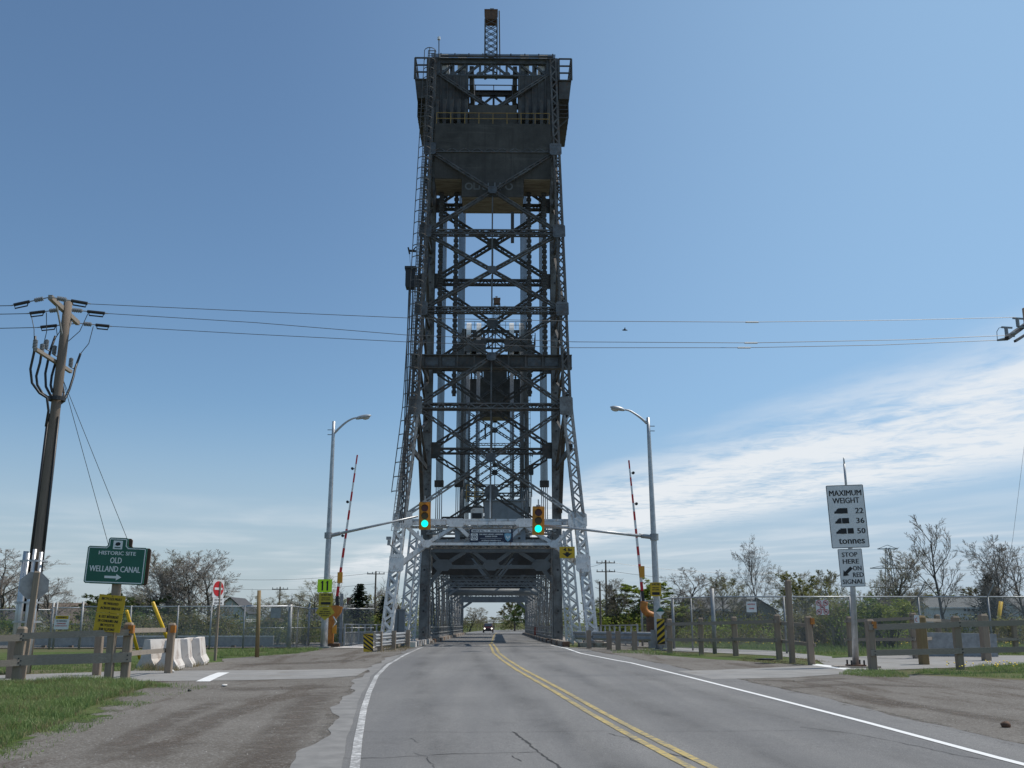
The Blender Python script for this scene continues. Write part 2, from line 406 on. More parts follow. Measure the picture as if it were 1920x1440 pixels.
M['patch'] = mat('dusty_shoulder', (0.235, 0.229, 0.220), 0.9, (0.165, 0.161, 0.156), 2.6, pos=True, bmp=0.3, bscale=70)
def paint(name, c, wear, c2):
    m, nt, b = nodes(name); co = coords(nt, 'pos')
    n = noise(nt, co, 9, 6, 0.8); n2 = noise(nt, co, 0.7, 3)
    k = mth(nt, 'ADD', n, mth(nt, 'MULTIPLY', n2, 0.35))
    lk(nt, mixc(nt, mapr(nt, k, wear, wear + 0.13), c2, c), b.inputs['Base Color']); b.inputs['Roughness'].default_value = 0.7
    return m
M['line_w'] = paint('worn_white_line', (0.58, 0.58, 0.57), 0.64, (0.24, 0.235, 0.23))
M['line_w2'] = paint('white_line', (0.72, 0.72, 0.71), 0.36, (0.30, 0.30, 0.295))
M['line_y'] = paint('worn_yellow_line', (0.46, 0.345, 0.11), 0.60, (0.20, 0.18, 0.13))
M['crack'] = plain('tar_crack', (0.045, 0.043, 0.042), 0.9)

def water_mat():
    m, nt, b = nodes('canal_water'); b.inputs['Base Color'].default_value = (0.03, 0.06, 0.06, 1); b.inputs['Roughness'].default_value = 0.06
    b.inputs['Specular IOR Level'].default_value = 0.6
    bump(nt, b, noise(nt, coords(nt, 'pos'), 1.6, 3, 0.6), 0.12, 0.1); return m
M['water'] = water_mat()

NEAR_EDGE, FAR_EDGE = 70.0, 124.0
def grid_sheet(xs, ys, zf):
    mb = MB(); nx, ny = len(xs), len(ys)
    for y in ys:
        for x in xs: mb.v.append((x, y, zf(x, y)))
    for j in range(ny - 1):
        for i in range(nx - 1):
            a = j * nx + i; mb.f.append((a, a + 1, a + nx + 1, a + nx))
    return mb
xs = [-900, -400, -200, -100, -60, -40, -30, -22, -16, -11, -8, -6, 6, 8, 11, 16, 22, 30, 40, 60, 100, 200, 400, 900]
def near_z(x, y):
    w = min(1, max(0, (abs(x) - 6) / 10))
    return prof(y) - 0.016 - 0.05 * w * (1 if y > 46 else 0)
struct('ground', grid_sheet(xs, [-60, -30, -10, 0, 6, 12, 18, 24, 31, 38, 44, 50, 55, 60, 66, NEAR_EDGE], near_z), M['turf'])
def far_z(x, y):
    if y <= 126: return -2.6
    if y < 142: return -2.6 + (y - 126) / 16 * 2.55
    return max(-0.7, -0.05 - (y - 142) * 0.011)
struct('far_ground', grid_sheet(xs, [FAR_EDGE, 126, 130, 134, 138, 142, 150, 170, 195, 230, 300, 500, 900, 1800, 3500], far_z), M['turf'])
mb = MB(); mb.box((0, (NEAR_EDGE + FAR_EDGE) / 2, -3.35), (1800, FAR_EDGE - NEAR_EDGE + 2, 0.1)); struct('canal_water', mb, M['water'])
mb = MB(); mb.box((0, NEAR_EDGE + 0.3, -2.0), (1800, 0.6, 4.2)); struct('near_canal_wall', mb, M['conc_d'])
mb = MB(); mb.box((0, FAR_EDGE - 0.3, -3.2), (1800, 0.6, 1.4)); struct('far_canal_wall', mb, M['conc_d'])
mb = grid_sheet([-300, -60, -30, -6.2], [52.5, 56, 60, 66, NEAR_EDGE - 0.05], lambda x, y: near_z(x, y) + 0.02); struct('canal_bank_gravel', mb, M['gravel'])
mb = grid_sheet([6.2, 30, 60, 300], [52.5, 56, 60, 66, NEAR_EDGE - 0.05], lambda x, y: near_z(x, y) + 0.02); struct('canal_bank_gravel', mb, M['gravel'])

# ---- lines of the road as curves X(Y)
def curve_of(pix, ext=None):
    P = sorted([(gnd(x, y).y, gnd(x, y).x) for x, y in pix])
    Y = [p[0] for p in P]; X = [p[1] for p in P]
    k = (X[2] - X[0]) / (Y[2] - Y[0])
    Y = [Y[0] - 30] + Y; X = [X[0] - 30 * k] + X
    if ext: Y.append(ext[1]); X.append(ext[0])
    return lambda y: float(np.interp(y, Y, X))
CL = curve_of([(1300, 1432), (1183, 1372), (1113, 1334), (1052, 1298), (1003, 1271), (975.5, 1256), (945, 1236), (930, 1224)], (0.06, 62))
WL = curve_of([(665, 1440), (671, 1390), (682, 1330), (692, 1298), (706, 1268), (728, 1246), (757, 1229)], (-3.3, 58))
WR = curve_of([(1920, 1434), (1621, 1354), (1439, 1307), (1293, 1270), (1183, 1243), (1088, 1225)], (3.3, 62))
EL = curve_of([(560, 1440), (598, 1400), (632, 1345), (655, 1300), (682, 1266), (712, 1242), (748, 1226)], (-3.75, 56))
ER = curve_of([(2060, 1440), (1920, 1398), (1676, 1340), (1453, 1288), (1290, 1255), (1200, 1236), (1120, 1222)], (3.75, 56))
def wob(y, k, a): return a * (math.sin(y * 0.9 + k) * 0.6 + math.sin(y * 2.3 + 2 * k) * 0.35 + math.sin(y * 5.3 + k) * 0.12)
def ysteps(y0, y1, st): return [y0 + (y1 - y0) * i / max(1, round((y1 - y0) / st)) for i in range(max(1, round((y1 - y0) / st)) + 1)]
def road_strip(fa, fb, y0, y1, dz, st=0.2):
    ys = ysteps(y0, y1, st); mb = MB()
    mb.strip([(fa(y), y, prof(y) + dz) for y in ys], [(fb(y), y, prof(y) + dz) for y in ys]); return mb
GL_pix = [(-260, 1440), (0, 1405), (100, 1362), (200, 1312), (285, 1284), (236, 1266), (262, 1254), (400, 1241), (440, 1234), (560, 1223), (600, 1216)]
GLp = sorted([(gnd(*p).y, gnd(*p).x) for p in GL_pix])
GL = lambda y: float(np.interp(y, [-20] + [p[0] for p in GLp], [-14] + [p[1] for p in GLp])) + wob(y * 0.8, 1.0, 0.35)
GR_pix = [(2150, 1300), (1950, 1276), (1700, 1264), (1650, 1256), (1480, 1244), (1260, 1231), (1215, 1219)]
GRp = sorted([(gnd(*p).y, gnd(*p).x) for p in GR_pix])
GR = lambda y: float(np.interp(y, [-20, 15] + [p[0] for p in GRp], [26, 22] + [p[1] for p in GRp])) + wob(y * 0.8, 4.0, 0.3)
struct('gravel_shoulder', road_strip(GL, lambda y: EL(y) + 0.5, -12, 52.5, -0.005), M['gravel'])
struct('gravel_shoulder', road_strip(lambda y: ER(y) - 0.5, GR, -12, 52.5, -0.005), M['gravel'])
struct('road', road_strip(lambda y: EL(y) + wob(y, 0.3, 0.16), lambda y: ER(y) + wob(y, 2.0, 0.10), -12, 63.9, 0.0), M['asphalt'])
struct('road_shoulder', road_strip(lambda y: EL(y) + wob(y, 0.3, 0.16) - 0.06, lambda y: WL(y) - 0.14 + wob(y, 5, 0.02), -12, 42, 0.0025), M['patch'])
def uv_sheet(name, fa, fb, y0, y1, dz, m, st=0.25, dz2=None):
    dz2 = dz if dz2 is None else dz2
    ys = ysteps(y0, y1, st); me = bpy.data.meshes.new(name); vs = []; fs = []; uv = []
    for i, y in enumerate(ys):
        vs += [(fa(y), y, prof(y) + dz), (fb(y), y, prof(y) + dz2)]; uv += [(0, y), (1, y)]
        if i < len(ys) - 1: fs.append((2 * i, 2 * i + 1, 2 * i + 3, 2 * i + 2))
    me.from_pydata(vs, [], fs); ul = me.uv_layers.new()
    for lp in me.loops: ul.data[lp.index].uv = uv[lp.vertex_index]
    me.materials.append(m); o = bpy.data.objects.new(name, me); COL.objects.link(o); o['kind'] = 'structure'; return o
def ragged(name, base, a, b, flip=False, sc=2.6, amp=1.0):
    """copy of a ground material that breaks up into crumbs towards one edge of its strip"""
    m = M[base].copy(); m.name = name; nt = m.node_tree; bs = nt.nodes['Principled BSDF']; co = coords(nt, 'pos')
    sp_ = nt.nodes.new('ShaderNodeSeparateXYZ'); lk(nt, nt.nodes.new('ShaderNodeTexCoord').outputs['UV'], sp_.inputs[0])
    x = mth(nt, 'SUBTRACT', 1.0, sp_.outputs[0]) if flip else sp_.outputs[0]
    n = mth(nt, 'ADD', mth(nt, 'MULTIPLY', noise(nt, co, sc, 6, 0.7), 0.7 * amp), mth(nt, 'MULTIPLY', noise(nt, co, 38, 3, 0.7), 0.3 * amp))
    k = mapr(nt, mth(nt, 'ADD', x, mth(nt, 'SUBTRACT', n, 0.5 * amp)), a, b)
    tr = nt.nodes.new('ShaderNodeBsdfTransparent'); ms = nt.nodes.new('ShaderNodeMixShader'); lk(nt, k, ms.inputs[0]); lk(nt, tr.outputs[0], ms.inputs[1]); lk(nt, bs.outputs[0], ms.inputs[2]); lk(nt, ms.outputs[0], nt.nodes['Material Output'].inputs[0]); return m
M['gravel_spill_r'] = ragged('spilled_gravel_edge_r', 'gravel', 0.42, 0.62, True, 1.6, 1.4); M['gravel_spill_l'] = ragged('spilled_gravel_edge_l', 'gravel', 0.42, 0.62, False, 1.6, 1.4)
M['turf_spill'] = ragged('crumbling_turf_edge', 'turf', 0.5, 0.62, True, 1.8, 1.5)
uv_sheet('gravel_spill', lambda y: EL(y) - 0.55, lambda y: EL(y) + 0.6, -12, 50, -0.008, M['gravel_spill_r'], dz2=0.006)
uv_sheet('gravel_spill', lambda y: ER(y) - 0.55, lambda y: ER(y) + 0.55, -12, 50, 0.006, M['gravel_spill_l'], dz2=-0.008)
uv_sheet('turf_edge', lambda y: GL(y) - 0.6, lambda y: GL(y) + 1.1, 2, 27, -0.0015, M['turf_spill'])
def lane_mat():
    m, nt, b = nodes('lane_wear'); co = coords(nt, 'pos'); b.inputs['Base Color'].default_value = (0.06, 0.059, 0.058, 1); b.inputs['Roughness'].default_value = 0.8
    sp_ = nt.nodes.new('ShaderNodeSeparateXYZ'); lk(nt, nt.nodes.new('ShaderNodeTexCoord').outputs['UV'], sp_.inputs[0])
    e = mapr(nt, mth(nt, 'ABSOLUTE', mth(nt, 'SUBTRACT', sp_.outputs[0], 0.5)), 0.5, 0.05)
    k = mth(nt, 'MULTIPLY', mth(nt, 'MULTIPLY', e, mapr(nt, noise(nt, coords(nt, 'pos', (1, .35, 1)), 0.8, 6, 0.75), 0.38, 0.66)), 0.22)
    tr = nt.nodes.new('ShaderNodeBsdfTransparent'); ms = nt.nodes.new('ShaderNodeMixShader'); lk(nt, k, ms.inputs[0]); lk(nt, tr.outputs[0], ms.inputs[1]); lk(nt, b.outputs[0], ms.inputs[2]); lk(nt, ms.outputs[0], nt.nodes['Material Output'].inputs[0]); return m
M['lane'] = lane_mat()
for f_ in (0.27, 0.75): uv_sheet('lane_wear', lambda y, f_=f_: WL(y) + (CL(y) - WL(y)) * f_ - 0.45, lambda y, f_=f_: WL(y) + (CL(y) - WL(y)) * f_ + 0.45, -10, 60, 0.0015, M['lane'], 0.5)
for f_ in (0.28, 0.74): uv_sheet('lane_wear', lambda y, f_=f_: CL(y) + (WR(y) - CL(y)) * f_ - 0.45, lambda y, f_=f_: CL(y) + (WR(y) - CL(y)) * f_ + 0.45, -10, 60, 0.0015, M['lane'], 0.5)
struct('white_edge_line', road_strip(lambda y: WL(y) - 0.055, lambda y: WL(y) + 0.055, -10, 52, 0.006), M['line_w'])
struct('white_edge_line', road_strip(lambda y: WR(y) - 0.06, lambda y: WR(y) + 0.06, -10, 58, 0.006), M['line_w2'])
struct('yellow_centre_line', road_strip(lambda y: CL(y) - 0.17, lambda y: CL(y) - 0.06, -10, 63.9, 0.006), M['line_y'])
struct('yellow_centre_line', road_strip(lambda y: CL(y) + 0.06, lambda y: CL(y) + 0.17, -10, 63.9, 0.006), M['line_y'])
# stop lines faintly left across the lanes by the bridge
mb = MB(); mb.strip([(-3.1, 52.4, prof(52.4) + .005), (3.2, 52.0, prof(52) + .005)], [(-3.1, 52.7, prof(52.7) + .005), (3.2, 52.3, prof(52.3) + .005)])
struct('stop_line', mb, M['line_w'])
def crack(pix, w):
    pts = []
    G = [gnd(x, y, 0.0045) for x, y in pix]
    for a, b in zip(G[:-1], G[1:]):
        n = max(2, int((b - a).length / 0.12))
        for i in range(n):
            p = a.lerp(b, i / n); pts.append(p + Vector((random.uniform(-1, 1) * 0.02, random.uniform(-1, 1) * 0.03, 0)))
    pts.append(G[-1]); A = []; B = []
    for i, p in enumerate(pts):
        d = (pts[min(i + 1, len(pts) - 1)] - pts[max(0, i - 1)]).normalized(); nrm = Vector((-d.y, d.x, 0))
        ww = w * random.uniform(0.35, 1.2); A.append(p + nrm * ww); B.append(p - nrm * ww)
    mb = MB(); mb.strip(A, B); return mb
for pix, w in (([(962, 1372), (975, 1380), (990, 1394), (1008, 1408), (1028, 1424), (1052, 1440), (1080, 1458)], 0.016),
               ([(640, 1422), (720, 1421), (780, 1418), (850, 1414), (930, 1412), (1008, 1410)], 0.012),
               ([(640, 1372), (800, 1373), (960, 1373), (1130, 1371), (1300, 1372), (1500, 1370), (1600, 1373)], 0.006),
               ([(1140, 1375), (1180, 1385), (1225, 1405), (1290, 1422), (1340, 1440)], 0.011),
               ([(778, 1412), (800, 1420), (815, 1440)], 0.006),
               ([(1500, 1363), (1600, 1376), (1700, 1395), (1790, 1415), (1850, 1425)], 0.008),
               ([(770, 1385), (785, 1393)], 0.006), ([(960, 1418), (978, 1428)], 0.006), ([(1240, 1278), (1420, 1277)], 0.008)):
    struct('road_crack', crack(pix, w), M['crack'])
def rut_mat():
    m, nt, b = nodes('damp_wheel_ruts'); co = coords(nt, 'pos'); b.inputs['Roughness'].default_value = 0.95
    n = noise(nt, co, 2.2, 6, 0.75); n2 = noise(nt, co, 30, 3, 0.7); lk(nt, mixc(nt, mapr(nt, n2, 0.35, 0.7), (0.085, 0.066, 0.052), (0.15, 0.13, 0.11)), b.inputs['Base Color'])
    uv = nt.nodes.new('ShaderNodeTexCoord').outputs['UV']; sp_ = nt.nodes.new('ShaderNodeSeparateXYZ'); lk(nt, uv, sp_.inputs[0])
    edge = mth(nt, 'MULTIPLY', mapr(nt, mth(nt, 'ABSOLUTE', mth(nt, 'SUBTRACT', sp_.outputs[0], 0.5)), 0.5, 0.1), mapr(nt, mth(nt, 'ABSOLUTE', mth(nt, 'SUBTRACT', sp_.outputs[1], 0.5)), 0.5, 0.3))
    k = mth(nt, 'MULTIPLY', mapr(nt, mth(nt, 'ADD', n, mth(nt, 'MULTIPLY', mth(nt, 'SUBTRACT', n2, 0.5), 0.6)), 0.36, 0.62), edge)
    tr = nt.nodes.new('ShaderNodeBsdfTransparent'); ms = nt.nodes.new('ShaderNodeMixShader'); lk(nt, k, ms.inputs[0]); lk(nt, tr.outputs[0], ms.inputs[1]); lk(nt, b.outputs[0], ms.inputs[2]); lk(nt, ms.outputs[0], nt.nodes['Material Output'].inputs[0]); return m
M['rut'] = rut_mat()
def rut(pix, w):
    G = [gnd(x, y, -0.002) for x, y in pix]; n = 24; me = bpy.data.meshes.new('wheel_rut'); vs = []; fs = []; uv = []
    L = [0]
    for a, b in zip(G[:-1], G[1:]): L.append(L[-1] + (b - a).length)
    P = [Vector([np.interp(L[-1] * i / n, L, [g[j] for g in G]) for j in range(3)]) for i in range(n + 1)]
    for i, p in enumerate(P):
        d = (P[min(i + 1, n)] - P[max(i - 1, 0)]).normalized(); q = Vector((-d.y, d.x, 0)) * w / 2
        vs += [tuple(p + q), tuple(p - q)]; uv += [(0, i / n), (1, i / n)]
        if i < n: fs.append((2 * i, 2 * i + 1, 2 * i + 3, 2 * i + 2))
    me.from_pydata(vs, [], fs); ul = me.uv_layers.new()
    for lp in me.loops: ul.data[lp.index].uv = uv[lp.vertex_index]
    me.materials.append(M['rut']); o = bpy.data.objects.new('wheel_rut', me); COL.objects.link(o); o['kind'] = 'structure'
for pix, w in (([(440, 1470), (474, 1435), (530, 1375), (575, 1320), (615, 1290)], 0.85), ([(150, 1432), (219, 1399), (346, 1337), (420, 1312)], 0.6), ([(330, 1380), (405, 1346), (470, 1322)], 0.7), ([(230, 1428), (313, 1399), (350, 1388)], 0.8), ([(400, 1292), (540, 1290), (640, 1285)], 1.6), ([(420, 1246), (560, 1244), (690, 1236)], 1.6), ([(1420, 1292), (1600, 1282), (1800, 1290)], 0.8), ([(1560, 1300), (1760, 1330), (1950, 1362)], 0.7), ([(1380, 1274), (1500, 1277), (1590, 1270)], 0.9)): rut(pix, w)
def poly_strip(near, far, dz):
    """sheet between two pixel polylines, resampled along their length"""
    def rs(pix, n=60):
        P = [gnd(*p) for p in pix]; L = [0]
        for a, b in zip(P[:-1], P[1:]): L.append(L[-1] + (b - a).length)
        out = []
        for i in range(n + 1):
            q = L[-1] * i / n
            out.append(Vector((np.interp(q, L, [p.x for p in P]), np.interp(q, L, [p.y for p in P]), 0)))
        for p in out: p.x += wob(p.x * 2, 1, 0.015); p.y += wob(p.x * 1.5, 3, 0.06); p.z = prof(p.y) + dz
        return out
    mb = MB(); mb.strip(rs(near), rs(far)); return mb
struct('cross_path', poly_strip([(-120, 1292), (0, 1281), (250, 1277), (430, 1276), (600, 1272), (668, 1267)], [(-120, 1272), (0, 1266), (250, 1258), (400, 1257), (560, 1256), (694, 1253)], 0.001), M['path'])
struct('cross_path', poly_strip([(1335, 1273), (1480, 1271), (1600, 1262), (1650, 1256)], [(1270, 1258), (1400, 1254), (1500, 1249), (1590, 1243)], 0.001), M['path'])
struct('canal_path', poly_strip([(1560, 1255), (1640, 1257), (1800, 1251), (1920, 1245), (2150, 1242)], [(1530, 1236), (1640, 1229), (1760, 1228), (1920, 1229), (2150, 1230)], -0.001), M['path'])
struct('canal_path', poly_strip([(1250, 1220), (1350, 1224), (1450, 1229), (1560, 1240)], [(1250, 1214), (1350, 1216), (1450, 1220), (1560, 1231)], -0.0025), M['path'])
struct('path_edge_line', poly_strip([(1520, 1247), (1583, 1256)], [(1532, 1245), (1596, 1253)], 0.005), M['line_w2'])
struct('path_edge_line', poly_strip([(366, 1278), (385, 1270), (398, 1265), (410, 1261)], [(392, 1278), (408, 1270), (420, 1265), (430, 1261)], 0.005), M['line_w2'])
# far road beyond the bridge
def FRc(y): return 0.3 if y < 165 else 0.3 + (y - 165) ** 2 * 0.0009
ys = ysteps(134.2, 300, 4); mb = MB()
mb.strip([(FRc(y) - 5.2 - max(0, (y - 160)) * 0.04, y, prof(y) + 0.06) for y in ys], [(FRc(y) + 5.0, y, prof(y) + 0.06) for y in ys]); struct('far_road', mb, M['asphalt'])
mb = MB(); mb.strip([(FRc(y) - 0.17, y, prof(y) + 0.068) for y in ys], [(FRc(y) - 0.03, y, prof(y) + 0.068) for y in ys]); struct('far_centre_line', mb, M['line_y'])
mb = MB(); mb.box((0, 139, -1.32), (11.0, 10.0, 2.5)); struct('far_abutment', mb, M['conc_d'])

# ---- grass, weeds and loose stones
def inpoly(x, y, P):
    c = False; n = len(P)
    for i in range(n):
        a, b = P[i], P[i - 1]
        if (a[1] > y) != (b[1] > y) and x < (b[0] - a[0]) * (y - a[1]) / (b[1] - a[1] + 1e-12) + a[0]: c = not c
    return c
def mat_blade(name, a, b2, c):
    m, nt, b = nodes(name)
    n = noise(nt, coords(nt, 'pos'), 3.0, 3, 0.6); n2 = noise(nt, coords(nt, 'pos'), 60.0, 1, 0.6)
    col = mixc(nt, mapr(nt, n2, 0.3, 0.7), a, b2); col = mixc(nt, mapr(nt, n, 0.52, 0.72), col, c)
    lk(nt, col, b.inputs['Base Color']); b.inputs['Roughness'].default_value = 0.55; b.inputs['Specular IOR Level'].default_value = 0.25
    tr = nt.nodes.new('ShaderNodeBsdfTranslucent'); lk(nt, col, tr.inputs[0])
    ms = nt.nodes.new('ShaderNodeMixShader'); ms.inputs[0].default_value = 0.4
    out = nt.nodes['Material Output']; lk(nt, b.outputs[0], ms.inputs[1]); lk(nt, tr.outputs[0], ms.inputs[2]); lk(nt, ms.outputs[0], out.inputs[0])
    return m
M['blade'] = mat_blade('grass_blades', (0.12, 0.19, 0.055), (0.28, 0.36, 0.14), (0.33, 0.30, 0.15))
M['straw'] = mat_blade('dry_weeds', (0.24, 0.19, 0.11), (0.32, 0.26, 0.15), (0.12, 0.12, 0.04))
M['dandelion'] = plain('dandelion_yellow', (0.75, 0.55, 0.02), 0.7)
def blades(name, label, pix, n, h, w, m='blade', clump=0.0, world=None, z=None):
    P = world or [(gnd(*p).x, gnd(*p).y) for p in pix]
    x0, x1 = min(p[0] for p in P), max(p[0] for p in P); y0, y1 = min(p[1] for p in P), max(p[1] for p in P)
    mb = MB(); k = 0; tries = 0
    while k < n and tries < n * 12:
        tries += 1
        x = random.uniform(x0, x1); y = random.uniform(y0, y1)
        if not inpoly(x, y, P): continue
        if clump and (math.sin(x * 2.1 + 1.3 * math.sin(y * 1.7)) + math.sin(y * 2.9 + x * 0.7)) * 0.5 < clump * random.random() * 1.6 - 0.5: continue
        k += 1
        zz = (prof(y) if z is None else z(x, y)) - 0.03
        hh = h * random.uniform(0.45, 1.25) * (0.85 + 0.4 * math.sin(x * 1.9 + 2 * math.sin(y * 1.1)) * math.sin(y * 2.3 + x * 0.6)); a = random.uniform(0, 2 * math.pi); b = random.uniform(0, 2 * math.pi); le = hh * random.uniform(0.1, 0.75)
        ww = w * random.uniform(0.6, 1.3); dx, dy = math.cos(a) * ww / 2, math.sin(a) * ww / 2; lx, ly = math.cos(b) * le, math.sin(b) * le
        i = len(mb.v)
        mb.v += [(x - dx, y - dy, zz), (x + dx, y + dy, zz), (x + lx * .35 + dx * .8, y + ly * .35 + dy * .8, zz + hh * .62), (x + lx * .35 - dx * .8, y + ly * .35 - dy * .8, zz + hh * .62), (x + lx, y + ly, zz + hh)]
        mb.f += [(i, i + 1, i + 2, i + 3), (i + 3, i + 2, i + 4)]
    o = obj(name, mb, M[m]); tag(o, label, 'grass', kind='stuff'); return o
blades('roadside_grass', 'long green grass at the edge of the gravel below the green sign', [(-200, 1460), (0, 1402), (100, 1360), (200, 1311), (286, 1286), (240, 1277), (0, 1281), (-160, 1286)], 42000, 0.19, 0.013)
blades('roadside_grass', 'short ragged grass fringe spreading into the gravel', [(-100, 1440), (0, 1418), (110, 1374), (215, 1320), (320, 1287), (280, 1277), (100, 1350), (0, 1395)], 5000, 0.10, 0.012, clump=1.0)
blades('dry_weeds', 'dead straw stems standing in the grass below the green sign', [(-200, 1460), (0, 1406), (110, 1362), (210, 1315), (300, 1287), (240, 1277), (0, 1281), (-160, 1286)], 7000, 0.17, 0.011, 'straw', clump=0.7)
blades('roadside_grass', 'thin scattered tufts straggling onto the left gravel', [(-60, 1470), (60, 1420), (180, 1360), (300, 1312), (390, 1288), (300, 1280), (140, 1345), (0, 1410)], 2600, 0.09, 0.011, clump=1.25)
blades('fence_grass', 'grass behind the wooden rails left of the path', [(-60, 1264), (170, 1261), (335, 1256), (300, 1247), (262, 1240), (-60, 1238)], 9000, 0.15, 0.014, clump=0.7)
blades('fence_grass', 'grass strip along the foot of the chain link gate', [(404, 1234), (480, 1231), (560, 1225), (612, 1217), (540, 1217), (410, 1222)], 5000, 0.16, 0.016, clump=0.3)
blades('fence_grass', 'bright lawn strip behind the right wooden fence', [(1258, 1214), (1400, 1216), (1560, 1229), (1920, 1228), (2000, 1224), (1990, 1206), (1260, 1203)], 30000, 0.20, 0.022)
blades('roadside_grass', 'weedy grass clump around the foot of the weight limit post', [(1572, 1264), (1640, 1270), (1706, 1270), (1668, 1258), (1640, 1255), (1590, 1257)], 2600, 0.13, 0.013)
blades('roadside_grass', 'patchy grass below the near right wooden rails', [(1700, 1262), (1920, 1272), (2050, 1262), (2000, 1244), (1870, 1245), (1790, 1253)], 5200, 0.12, 0.014, clump=0.8)
blades('roadside_grass', 'weeds under the right steel guardrail', [(1150, 1225), (1250, 1229), (1330, 1231), (1300, 1226), (1210, 1219), (1140, 1218)], 1800, 0.14, 0.015, clump=0.5)
blades('dry_weeds', 'dry straw weeds at the foot of the concrete barriers', [(255, 1258), (330, 1259), (392, 1246), (352, 1243), (280, 1252)], 1000, 0.24, 0.010, 'straw', clump=0.4)
blades('dry_weeds', 'dry weeds by the left kerb and guardrail', [(705, 1224), (760, 1221), (772, 1214), (715, 1213)], 700, 0.16, 0.012, 'straw')
blades('dry_weeds', 'dry brown weeds between the path and the wooden rails on the right', [(1380, 1238), (1500, 1246), (1570, 1243), (1500, 1232), (1400, 1229)], 1600, 0.08, 0.012, 'straw', clump=0.6)
blades('bank_grass', 'rough grass on the far canal bank left of the bridge', None, 14000, 0.5, 0.10, world=[(-75, 130), (-6.5, 130), (-6.5, 150), (-75, 150)], z=far_z)
blades('bank_grass', 'rough grass on the far canal bank right of the bridge', None, 14000, 0.5, 0.10, world=[(6.5, 130), (90, 130), (90, 150), (6.5, 150)], z=far_z)
def pebbles(name, label, cat, P, n, r0, r1, m):
    mb = MB(); k = 0
    x0, x1 = min(p[0] for p in P), max(p[0] for p in P); y0, y1 = min(p[1] for p in P), max(p[1] for p in P)
    while k < n:
        x = random.uniform(x0, x1); y = random.uniform(y0, y1)
        if not inpoly(x, y, P): continue
        k += 1; r = r0 + (r1 - r0) * random.random() ** 3; c = Vector((x, y, prof(y) - 0.014 + r * 0.3))
        vs = [c + Vector((d[0] * r * random.uniform(.6, 1.2), d[1] * r * random.uniform(.6, 1.2), d[2] * r * random.uniform(.5, .9))) for d in ((1, 0, 0), (0, 1, 0), (-1, 0, 0), (0, -1, 0), (0, 0, 1), (0, 0, -1))]
        mb.add(vs, [(0, 1, 4), (1, 2, 4), (2, 3, 4), (3, 0, 4), (1, 0, 5), (2, 1, 5), (3, 2, 5), (0, 3, 5)])
    o = obj(name, mb, m); tag(o, label, cat, kind='stuff')
M['stone'] = mat('loose_stone', (0.40, 0.38, 0.35), 0.9, (0.14, 0.125, 0.11), 12, pos=True)
gl = [(GL(y) + 0.3, y) for y in range(8, 50, 2)] + [(EL(y) + 0.1, y) for y in range(48, 7, -2)]
pebbles('loose_gravel', 'loose stones scattered over the left gravel shoulder', 'gravel', gl, 3000, 0.005, 0.022, M['stone'])
gr = [(ER(y), y) for y in range(8, 50, 2)] + [(min(GR(y), 20), y) for y in range(48, 7, -2)]
pebbles('loose_gravel', 'loose stones scattered over the right gravel shoulder', 'gravel', gr, 3000, 0.005, 0.022, M['stone'])
# a rusty brown lump of stone on the right shoulder
def lump(name, label, cat, c, r, m, sq=0.7):
    mb = MB(); n, k = 9, 5; c = Vector(c); vs = []; fs = []
    for j in range(k + 1):
        a = math.pi * j / k
        for i in range(n):
            t = 2 * math.pi * i / n; q = r * random.uniform(0.82, 1.15)
            vs.append(c + Vector((q * math.sin(a) * math.cos(t), q * math.sin(a) * math.sin(t), q * sq * math.cos(a) + r * 0.35)))
    for j in range(k):
        for i in range(n): fs.append((j * n + i, j * n + (i + 1) % n, (j + 1) * n + (i + 1) % n, (j + 1) * n + i))
    mb.add(vs, fs); return tag(obj(name, mb, m, sm=True), label, cat)
M['brown_stone'] = mat('brown_stone', (0.17, 0.09, 0.055), 0.9, (0.08, 0.05, 0.035), 8)
M['litter'] = plain('pale_litter', (0.6, 0.58, 0.55), 0.8)
lump('stone', 'fist sized brown stone lying alone on the right gravel', 'stone', gnd(1886, 1363), 0.075, M['brown_stone'])
lump('stone', 'pale flat stone on the gravel right of the green sign', 'stone', gnd(421, 1287), 0.07, M['litter'], 0.4)
lump('stone', 'small white stone by the foot of the rail post near the barriers', 'stone', gnd(321, 1261), 0.09, M['litter'], 0.6)
lump('stone', 'small dark stone on the gravel in front of the cross path', 'stone', gnd(355, 1296), 0.045, M['dark'], 0.6)
lump('manhole_cover', 'dark round cover in the gravel beside the thin wooden pole', 'cover', gnd(1437, 1243), 0.35, M['dark'], 0.1)
def dandelions(label, pix, n, r):
    P = [(gnd(*p).x, gnd(*p).y) for p in pix]; mb = MB(); k = 0
    x0, x1 = min(p[0] for p in P), max(p[0] for p in P); y0, y1 = min(p[1] for p in P), max(p[1] for p in P)
    while k < n:
        x = random.uniform(x0, x1); y = random.uniform(y0, y1)
        if not inpoly(x, y, P): continue
        k += 1; mb.disc((x, y, prof(y) + 0.17), (random.uniform(-.4, .4), -0.6, 1), r, 0.02, 6)
    tag(obj('dandelions', mb, M['dandelion']), label, 'flowers', kind='stuff')
dandelions('yellow dandelions in the lawn strip behind the right fence', [(1300, 1206), (1920, 1208), (1920, 1222), (1300, 1212)], 120, 0.03)
dandelions('yellow dandelions beside the near right rails', [(1760, 1250), (1900, 1246), (1920, 1262), (1780, 1262)], 26, 0.022)
